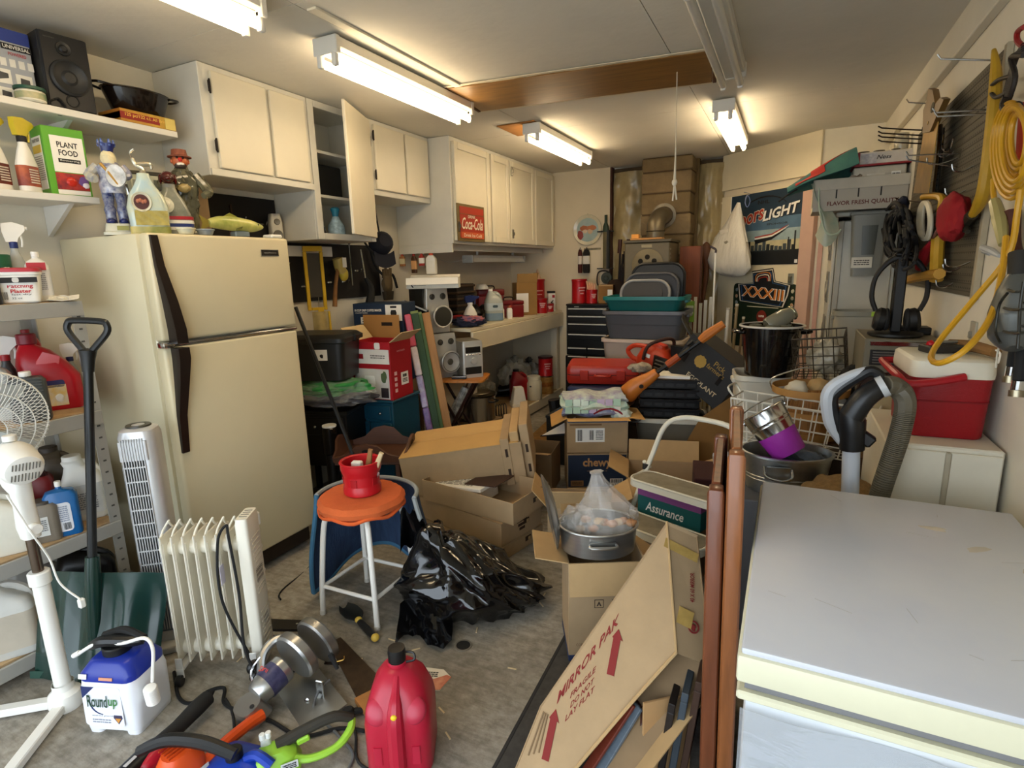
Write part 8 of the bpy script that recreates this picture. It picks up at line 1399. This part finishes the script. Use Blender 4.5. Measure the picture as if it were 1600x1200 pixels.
o=thing('trouble_lamp','grey caged trouble lamp hanging on the right wall','lamp',Xp(1585,490,XR-.08)); LP_=m('#5d5f5c',.35,.5,var=.15)
strip_x('reflector_shell',((1593,425),(1590,455),(1585,490),(1583,525),(1584,545)),[.022,.045,.058,.055,.02],LP_,o,XR-.08,18,5); strip_x('socket',((1594,395),(1593,432)),.026,m('#1a1815',.6),o,XR-.08,14,1)
for yy in(450,478,515):mk('cage_ring',G().tube([Xp(1588+(22 if yy>460 else 14)*math.cos(rad(a)),yy+6*math.sin(rad(a)),XR-.08-.075*max(0,math.sin(rad(a))))-o.location for a in range(0,360,30)],.0035,6,2,True),m('#3a3a36',.4,.7),o)
strip_x('cage_wire',((1574,458),(1562,475),(1557,500),(1556,520),(1563,536)),.0035,m('#3a3a36',.4,.7),o,XR-.14); strip_x('cage_wire',((1600,440),(1594,480),(1592,520),(1590,545)),.0035,m('#3a3a36',.4,.7),o,XR-.15)
o=thing('hose_pair','pair of black hoses with brass ends hanging under the lamp','hose',Xp(1585,560,XR-.05));
for i,(x0,y1)in enumerate(((1588,590),(1598,612))):strip_x('hose',((x0,530),(x0-6,y1-18)),.014,RUB,o,XR-.05,10,1); strip_x('steel_sleeve',((x0-6,y1-18),(x0-9,y1-2)),.015,CHR,o,XR-.05,12,1); strip_x('brass_coupling',((x0-9,y1-2),(x0-10,y1+8)),.019,m('#9a9078',.3,.9),o,XR-.05,12,1)
strip_x('thin_string',((1562,538),(1558,555),(1556,575)),.003,m('#c9c4b4',.6),o,XR-.05,6,2)
o=thing('light_switch','small grey switch plate on the right wall above the cooler','switch',Xp(1520,523,XR-.004)); mk('plate',G().box(.008,.07,.10,b=.002,base=False),m('#a9a493',.5),o); mk('toggle',G().box(.014,.012,.026,(-.008,0,0),b=.003,base=False),m('#8f8a7c',.5),o)
# ================================================================== RIGHT FLOOR CLUTTER BEHIND THE FREEZER
o=thing('white_cabinet','old white low cabinet against the right wall under the cooler','cabinet',(.475,2.36,0)); OW=m('#cfc8b4',.55,var=.07,sc=4)
mk('cabinet_body',G().box(.31,.48,.96,b=.005),OW,o); mk('front_panel',G().box(.16,.012,.935,(-.07,-.246,.01),b=.003),OW,o); mk('front_panel',G().box(.13,.012,.935,(.085,-.246,.01),b=.003),OW,o); mk('divider_strip',G().box(.016,.02,.935,(.013,-.248,.01),b=.003),m('#a59c86',.6),o)
CL=m('#8e0d17',.4,var=.08,bump=.15,bsc=200); CW=m('#dcd6c2',.45,var=.05)
o=thing('cooler','red picnic cooler with white lid and swing handle on the white cabinet','cooler',(.490,2.36,.962),3); o.scale=(.9,.9,.9)
mk('cooler_body',G().bottle([(.225,.30,.03,0),(.235,.31,.035,.01),(.25,.33,.035,.225)]),CL,o); mk('body_seam',G().bottle([(.246,.326,.035,.135),(.248,.328,.035,.141)]),m('#7a0b14',.4),o); mk('lid',G().bottle([(.255,.335,.035,.225),(.26,.34,.04,.245),(.255,.335,.04,.285),(.235,.31,.04,.295)]),CW,o)
for x in(-.01,.01):pass
mk('swing_handle',G().tube([(.03,-.172,.235),(-.06,-.19,.215),(-.14,-.19,.205),(-.165,-.13,.225),(-.165,.12,.235),(-.14,.17,.235),(.03,.175,.24)],.014,9,4),m('#a51722',.35),o)
o=thing('utility_tray','small black tray with red and brown handled tools on the cooler lid','tray',(.49,2.37,1.229),20); mk('tray_body',G().box(.12,.07,.025,b=.004),m('#2a2622',.5),o); mk('red_clip',G().blob(.012,.012,.012,(-.04,0,.03),sub=2,amp=.3),RED,o); mk('screwdriver',G().tube([(-.03,.0,.032),(.05,.01,.034)],.006,7,1),m('#8a8a86',.3,.8),o)
o=thing('wood_stick','rough brown wooden stick with string on the cooler lid','stick',(.575,2.35,1.229),0); mk('stick',G().tube([(-.05,.1,.02),(.0,.03,.022),(.03,-.1,.02)],[.016,.02,.016],9,3),m('#7d5a30',.8,var=.25),o); mk('string',G().tube([(.025,-.09,.03),(.035,-.12,.02),(.03,-.13,-.01)],.003,6,3),PAPER,o)
# stereo receiver stack with headphones
o=thing('receiver_cabinet','dark low chest holding the old receiver by the right wall','chest',(.47,3.22,0)); mk('chest_body',G().box(.30,.46,.62,b=.004),m('#4a3d2c',.7,var=.15),o); mk('front_board',G().box(.28,.012,.56,(0,-.236,.03),b=.003),m('#5d4c36',.7),o)
o=thing('old_receiver','old silver fronted receiver unit with round gauges','stereo',(.475,3.22,.622)); mk('case',G().box(.29,.42,.57,b=.004),m('#6f6856',.6,var=.12),o); mk('chrome_top_trim',G().box(.27,.012,.02,(.01,-.212,.54),b=.002),CHR,o); mk('front_grille',G().box(.26,.012,.07,(.01,-.212,.45),b=.002),INK,o)
for i in range(5):mk('grille_bar',G().box(.14,.008,.005,(-.04,-.22,.46+.012*i),b=.001),m('#8f8d86',.3,.8),o)
mk('round_dial',G().lathe([(0,.004),(.10,.004),(.105,.01),(.11,0)],28,(-.05,-.212,.33),(90,0,0),1,.8),m('#2a1712',.4),o)
for x in(-.04,.03,.09):mk('gauge',G().lathe([(0,.003),(.02,.003),(.028,.012),(.032,.0)],20,(x,-.212,.19),(90,0,0)),m('#b9b7ae',.25,.7),o)
mk('control_strip',G().box(.26,.012,.07,(.01,-.212,.06),b=.002),m('#c4c2b8',.4),o); mk('side_vent',G().box(.006,.2,.08,(-.146,-.05,.2),b=.001),m('#4a4538',.6),o)
for i in range(6):mk('button',G().box(.02,.008,.015,(-.09+.04*i,-.22,.08),b=.002),m('#6d6b62',.4),o)
o=thing('headphone_stand','black upright stand with a flat base on the old receiver','stand',(.46,3.14,1.193)); mk('base',G().lathe([(0,0),(.10,0),(.11,.006),(.11,.016),(0,.02)],28),m('#15130f',.5),o); mk('post',G().box(.045,.03,.35,(0,0,.018),b=.006),m('#12110f',.45),o); mk('top_rest',G().box(.07,.05,.02,(0,0,.365),b=.008),BLK,o)
o=thing('headphones','black padded headphones hung on the upright stand','headphones',(.46,3.14,1.193)); o.scale=(.85,.85,.92); mk('headband',G().tube([(-.10,0,.13),(-.125,0,.20),(-.115,0,.30),(-.06,0,.375),(0,0,.395),(.06,0,.375),(.115,0,.30),(.125,0,.20),(.10,0,.13)],[.012,.013,.012,.015,.018,.015,.012,.013,.012],9,4),m('#171410',.6),o)
for s in(-1,1):q=mk('ear_cup',G().lathe([(0,-.03),(.04,-.03),(.05,-.018),(.052,.012),(.04,.03),(0,.03)],22,(s*.075,-.01,.085),(0,s*80,0),1.15,1),m('#151310',.5),o); mk('ear_pad',G().tube([(s*.048,-.01+.038*math.cos(i*.6283),.085+.045*math.sin(i*.6283))for i in range(10)],.013,8,2,True),BLKM,o)
solo('black_router','flat black electronics box beside the headphone stand','electronics',G().box(.14,.10,.035,b=.004).box(.13,.006,.004,(0,-.052,.02),b=.001),m('#100f0e',.4),(.545,3.26,1.193))
# tall bin with the canning pot of jars
bin_('tall translucent white bin under the black canning pot',-.12,3.62,0,.30,.30,.90,m('#bdb7a6',.4,var=.04),10,rim=m('#c9c4b4',.4),name='waste_bin',ribs=False)
CP=m('#0d0d0e',.15,coat=.6,var=.15); o=thing('canning_pot','black enamel canning pot full of empty jars on the white bin','pot',(-.075,3.56,.902),10)
mk('pot_body',G().pot(.135,.29,.005,.165,32),CP,o); mk('white_rim',G().tube([(.172*math.cos(i*.2244),.172*math.sin(i*.2244),.288)for i in range(28)],.006,7,1,True),m('#c9c6bc',.3),o)
for s in(-1,1):mk('ear_handle',G().tube([(s*.155,-.05,.25),(s*.20,-.035,.255),(s*.20,.035,.255),(s*.155,.05,.25)],.010,8,3),CP,o)
def jar(label,x,y,z,rot,s=1):
    o=thing('glass_jar',label,'jar',(x,y,z),rot=rot,group='empty canning jars in the black pot'); mk('glass_body',G().lathe([(0,.004),(.036*s,.0),(.042*s,.01),(.043*s,.10*s),(.036*s,.12*s),(.033*s,.13*s),(.033*s,.148*s),(.030*s,.148*s),(.030*s,.13*s),(.038*s,.10*s),(.038*s,.012),(0,.01)],20),m('#b9b59c',.06,trans=.6,var=0),o); mk('screw_band',G().tube([(.035*s*math.cos(i*.349),.035*s*math.sin(i*.349),.138*s)for i in range(18)],.004,6,1,True),m('#8f8a6a',.25,.7),o); return o
for a in(('glass jar lying on top of the other jars in the black pot',-.10,3.53,1.185,(0,62,28),1.15),('upright glass jar at the left in the black pot',-.16,3.53,1.05,(4,0,0)),('upright glass jar at the front in the black pot',-.085,3.46,1.05,(0,5,0)),('upright glass jar at the right in the black pot',-.005,3.54,1.05,(0,0,0)),('upright glass jar at the back in the black pot',-.07,3.65,1.05,(0,0,0))):jar(*a)
solo('jar_rack','dark wire rack inside the black canning pot','rack',G().lathe([(0,0),(.12,0),(.13,.02),(.13,.14),(0,.145)],24),m('#1a1a18',.6),(-.075,3.56,.91))
# wire crate, bushel basket, white wire basket
def wirebox(name,label,cat,loc,rz,rot,w_,d_,h_,nx,ny,nz,r,mt_,tap=1.0):
    o=thing(name,label,cat,loc,rz,rot=rot)
    def pt(x,y,z):k=1+(tap-1)*(z/h_); return Vector((x*w_/2*k,y*d_/2*k,z))
    for k in range(nz+1):
        z=h_*k/nz; mk('hoop_wire',G().tube([pt(-1,-1,z),pt(1,-1,z),pt(1,1,z),pt(-1,1,z)],r*(1.6 if k==nz else 1),6,1,True),mt_,o)
    for i in range(nx+1):x=-1+2*i/nx; mk('long_wire',G().tube([pt(x,-1,h_),pt(x,-1,0),pt(x,1,0),pt(x,1,h_)],r,5,1),mt_,o)
    for j in range(1,ny):y=-1+2*j/ny; mk('cross_wire',G().tube([pt(-1,y,h_),pt(-1,y,0),pt(1,y,0),pt(1,y,h_)],r,5,1),mt_,o)
    return o
wirebox('wire_crate','dark rusty wire crate tilted behind the bushel basket','crate',(.19,3.42,.93),0,(8,-6,-8),.24,.20,.24,5,4,5,.0028,m('#3a3226',.5,.5))
solo('plastic_wrapped_bundle','bundle in cloudy plastic inside the dark wire crate','bundle',G().blob(.08,.06,.09,(0,0,.09),amp=.3,sub=4,seed=6),m('#b9b09a',.25,hex2='#7d7460',sc=12),(.20,3.42,.95))
o=thing('bushel_basket','round wooden bushel basket behind the white wire basket','basket',(.13,3.12,.66));
for i in range(26):
    a=2*math.pi*i/26; mk('stave',G().prism([(-.0145,0),(.0145,0),(.0195,.27),(-.0195,.27)],.004),m('#9a6a34',.7,var=.2,stretch=(1,1,6))if i%2 else m('#8a5c2c',.7,var=.2,stretch=(1,1,6)),o,(.12*math.cos(a),.12*math.sin(a),0),(78,0,math.degrees(a)+90))
for z,r_ in((.03,.128),(.14,.149),(.255,.171)):mk('hoop',G().lathe([(r_,0),(r_+.004,0),(r_+.006,.035),(r_+.002,.035)],30,(0,0,z-.015)),m('#a87a40',.65,var=.15),o)
mk('base',G().cyl(.125,.01,n=24),m('#7a5228',.8),o); mk('wire_handle',G().tube([(-.17,0,.24),(-.18,0,.3),(-.05,0,.36),(.0,0,.36)],.004,6,4),STEEL,o)
for lab,x,y,s in(('white lumpy bundle in the bushel basket',.07,3.08,.055),('small white ball at the left rim of the bushel basket',.02,3.06,.032),('tan rounded bundle in the bushel basket',.17,3.14,.06)):solo('cloth_bundle',lab,'bundle',G().blob(s,s,s*.9,(0,0,s*.8),amp=.15,sub=3,seed=int(x*99)),m('#c9c2ae' if s<.06 else '#a98a5a',.7),(x,y,.87))
WW=m('#d8d4c6',.35,var=.03)
o=wirebox('wire_basket','long white wire basket resting over the galvanized tub','basket',(.07,2.84,.70),0,(-4,3,-8),.50,.24,.20,8,4,4,.0032,WW,1.12); mk('end_handle',G().tube([(-.28,-.08,.2),(-.31,-.08,.24),(-.31,.08,.24),(-.28,.08,.2)],.005,7,3),WW,o); mk('end_handle',G().tube([(.28,-.08,.2),(.31,-.08,.24),(.31,.08,.24),(.28,.08,.2)],.005,7,3),WW,o)
for lab,x,y,w_,d_,h_,c_ in(('brown carton stack under the bushel basket',.12,3.14,.34,.30,.655,'#6d4c2a'),('dark carton under the white wire basket',.14,2.84,.30,.20,.69,'#3a2f26'),('grey crate under the galvanized tub',.03,2.50,.30,.34,.60,'#55565a')):
    o=thing('plain_carton',lab,'box',(x,y,0)); mk('box_body',G().box(w_,d_,h_,b=.004),m(c_,.85,var=.1),o); mk('tape_strip',G().box(.05,d_+.002,.004,(0,0,h_-.0035),b=0),m('#8a7a58',.4),o)
# galvanized tub and pink bucket
o=thing('galvanized_tub','oval galvanized steel tub with side handle behind the freezer','tub',(.035,2.52,.60),10); mk('tub_body',G().pot(.115,.17,.003,.135,36,sx=1.3,sy=1,lip=.006),GALV,o)
for z in(.06,.075):mk('swage_ring',G().tube([((.115+.02*z/.17)*1.31*math.cos(i*.1745),(.115+.02*z/.17)*1.01*math.sin(i*.1745),z)for i in range(36)],.0025,5,1,True),GALV,o)
mk('bail_handle',G().tube([(-.10,-.115,.13),(-.095,-.15,.10),(-.04,-.165,.09),(.0,-.15,.10),(.0,-.135,.13)],.005,7,4),STEEL,o); mk('handle_plate',G().bottle([(.10,.004,.0019,.08),(.09,.004,.0019,.14)],(-.05,-.128,0),(6,0,0)),GALV,o)
bx_=Vector((-.02,2.50,.865)); o=thing('metal_bucket','silver bucket with a bright purple lower half tipped into the tub','bucket',bx_,rot=(-14,-34,8))
PK=m('#9c2fa0',.4,var=.06,bump=.1,bsc=200); mk('purple_half',G().lathe([(0,0),(.066,0),(.068,.004),(.079,.10),(.077,.10),(.065,.006),(0,.005)],30,(0,0,-.12)),PK,o); mk('silver_half',G().lathe([(.079,.10),(.083,.135),(.084,.138),(.083,.141),(.085,.15),(.086,.153),(.085,.156),(.09,.20),(.094,.203),(.09,.206),(.083,.16),(.077,.10)],30,(0,0,-.12)),m('#c4c6c6',.18,1,var=.12,sc=12),o)
mk('bail',G().tube([(-.09,0,.07),(-.10,-.03,.10),(0,-.10,.12),(.10,-.03,.10),(.09,0,.07)],.003,6,4),STEEL,o)
for s in(-1,1):mk('bail_ear',G().lathe([(0,.006),(.012,.004),(.012,0)],12,(s*.089,0,.07),(0,s*90,0)),STEEL,o)
o=thing('grey_jacket','grey blue bundled cloth inside the galvanized tub','cloth',(.10,2.56,.66)); mk('fold',G().blob(.09,.07,.05,(0,0,.05),amp=.35,sub=4,seed=7),m('#4d5560',.9,hex2='#6d7680',sc=12),o); mk('fold',G().blob(.06,.05,.04,(-.05,-.04,.06),amp=.35,sub=3,seed=9),m('#3a414a',.9),o)
solo('burlap_sack','brown burlap sack slumped between the tub and the white cabinet','sack',G().blob(.15,.20,.12,(0,0,.1),amp=.15,fq=2,sub=5,seed=4,flat=-.8),m('#80663f',.95,var=.2,sc=60,bump=.5,bsc=150),(.24,2.24,.54),20)
o=thing('plain_box','dark carton under the burlap sack','box',(.21,2.29,0)); mk('box_body',G().box(.2,.2,.535,b=.004),m('#4a3d30',.85),o); mk('lid',G().box(.204,.204,.03,(0,0,.506),b=.003),m('#54463a',.85),o)
for lab,x,y,c_ in(('folded tan carton wedged behind the vacuum hose',.36,2.72,'#9a7c4c'),('cream wooden board end behind the vacuum hose',.38,2.80,'#c4b48c')):solo('wedged_board',lab,'board',G().box(.16,.05,.14,b=.003),m(c_,.7,var=.1),(x,y,.86 if 'cream' in lab else .74),20)
o=thing('wood_stand','brown wooden block column behind the vacuum cleaner','wood',(.38,2.76,0)); mk('column',G().box(.16,.14,.735,b=.004),m('#5d3f22',.7,var=.2),o); mk('cap_board',G().box(.17,.15,.02,(0,0,.72),b=.002),m('#8a6438',.7),o); mk('upper_column',G().box(.12,.05,.11,(0,.05,.74),b=.003),m('#6d4c2a',.7),o)
# ---------------------------------------------------------------- upright vacuum
vb=Vector((.265,2.02,0)); o=thing('vacuum_cleaner','grey and black upright vacuum with a ribbed hose behind the freezer','vacuum',vb); VG=m('#aeb2b8',.35,var=.04); VB=m('#121214',.35)
def vp(px,py,dy=0):return Yp(px,py,2.02+dy)-vb
mk('tube_body',G().tube([(vp(1328,780)*1),vp(1330,700)],.026,14,1),m('#b5bcc6',.3,var=.03),o); b0=vp(1328,780); mk('lower_tube',G().tube([b0,Vector((b0.x,b0.y,.25))],.026,14,1),m('#b5bcc6',.3),o); mk('floor_head',G().bottle([(.26,.22,.04,0),(.26,.22,.05,.06),(.12,.12,.04,.26)],(b0.x,.02,0)),VB,o)
mk('black_collar',G().tube([vp(1331,702),vp(1330,660),vp(1328,640)],[.036,.042,.036],14,3),VB,o)
mk('loop_handle',G().tube([vp(1326,690),vp(1308,660),vp(1300,625),vp(1312,608),vp(1340,590),vp(1360,580),vp(1374,588),vp(1372,600)],[.020,.018,.018,.018,.018,.018,.018,.014],10,5),VB,o); mk('grey_back_strip',G().tube([vp(1318,695),vp(1298,662),vp(1293,622),vp(1304,602),vp(1334,586),vp(1356,577)],[.012,.02,.022,.02,.017,.010],10,5),VG,o)
mk('hose_wand',G().tube([vp(1330,650,-.03),vp(1350,622,-.03),vp(1376,604,-.02)],[.036,.034,.030],14,3),VB,o); mk('cuff',G().tube([vp(1374,606,-.02),vp(1384,602,-.02)],.034,14,1),m('#b9bcbe',.3),o)
hp_=[vp(1382,602,-.02),vp(1398,604),vp(1412,618),vp(1414,640),vp(1405,680),vp(1392,720),vp(1376,768),vp(1365,810)]
mk('hose',G().tube(hp_,.026,14,6),m('#4a4438',.5),o); P=catmull(hp_,14)
for i in range(2,len(P)-1):
    t_=(P[i+1]-P[i-1]).normalized(); u_=t_.orthogonal().normalized(); w2=t_.cross(u_); mk('hose_rib',G().tube([P[i]+(u_*math.cos(k*.6283)+w2*math.sin(k*.6283))*.0275 for k in range(10)],.0032,5,1,True),m('#5d5646',.45),o)
mk('cord_hook',G().box(.05,.03,.04,vp(1345,692),(0,35,0),b=.006),VB,o)
o=thing('black_pouch','black padded pouch stuffed between the wire crate and the old receiver','bag',(.315,3.30,.70),10); mk('pouch_body',G().blob(.06,.10,.16,(0,0,.16),amp=.15,sub=4,seed=3),BLKM,o); mk('grey_cuff',G().blob(.045,.05,.06,(-.03,-.05,.10),amp=.25,sub=3,seed=5),m('#8d8f90',.6),o); mk('strap',G().tube([(-.02,-.05,.28),(0,-.10,.18),(.02,-.09,.06)],.008,7,4),RUB,o); mk('stand_box',G().box(.10,.16,.70,(0,0,-.70),b=.003),CARDD,o)
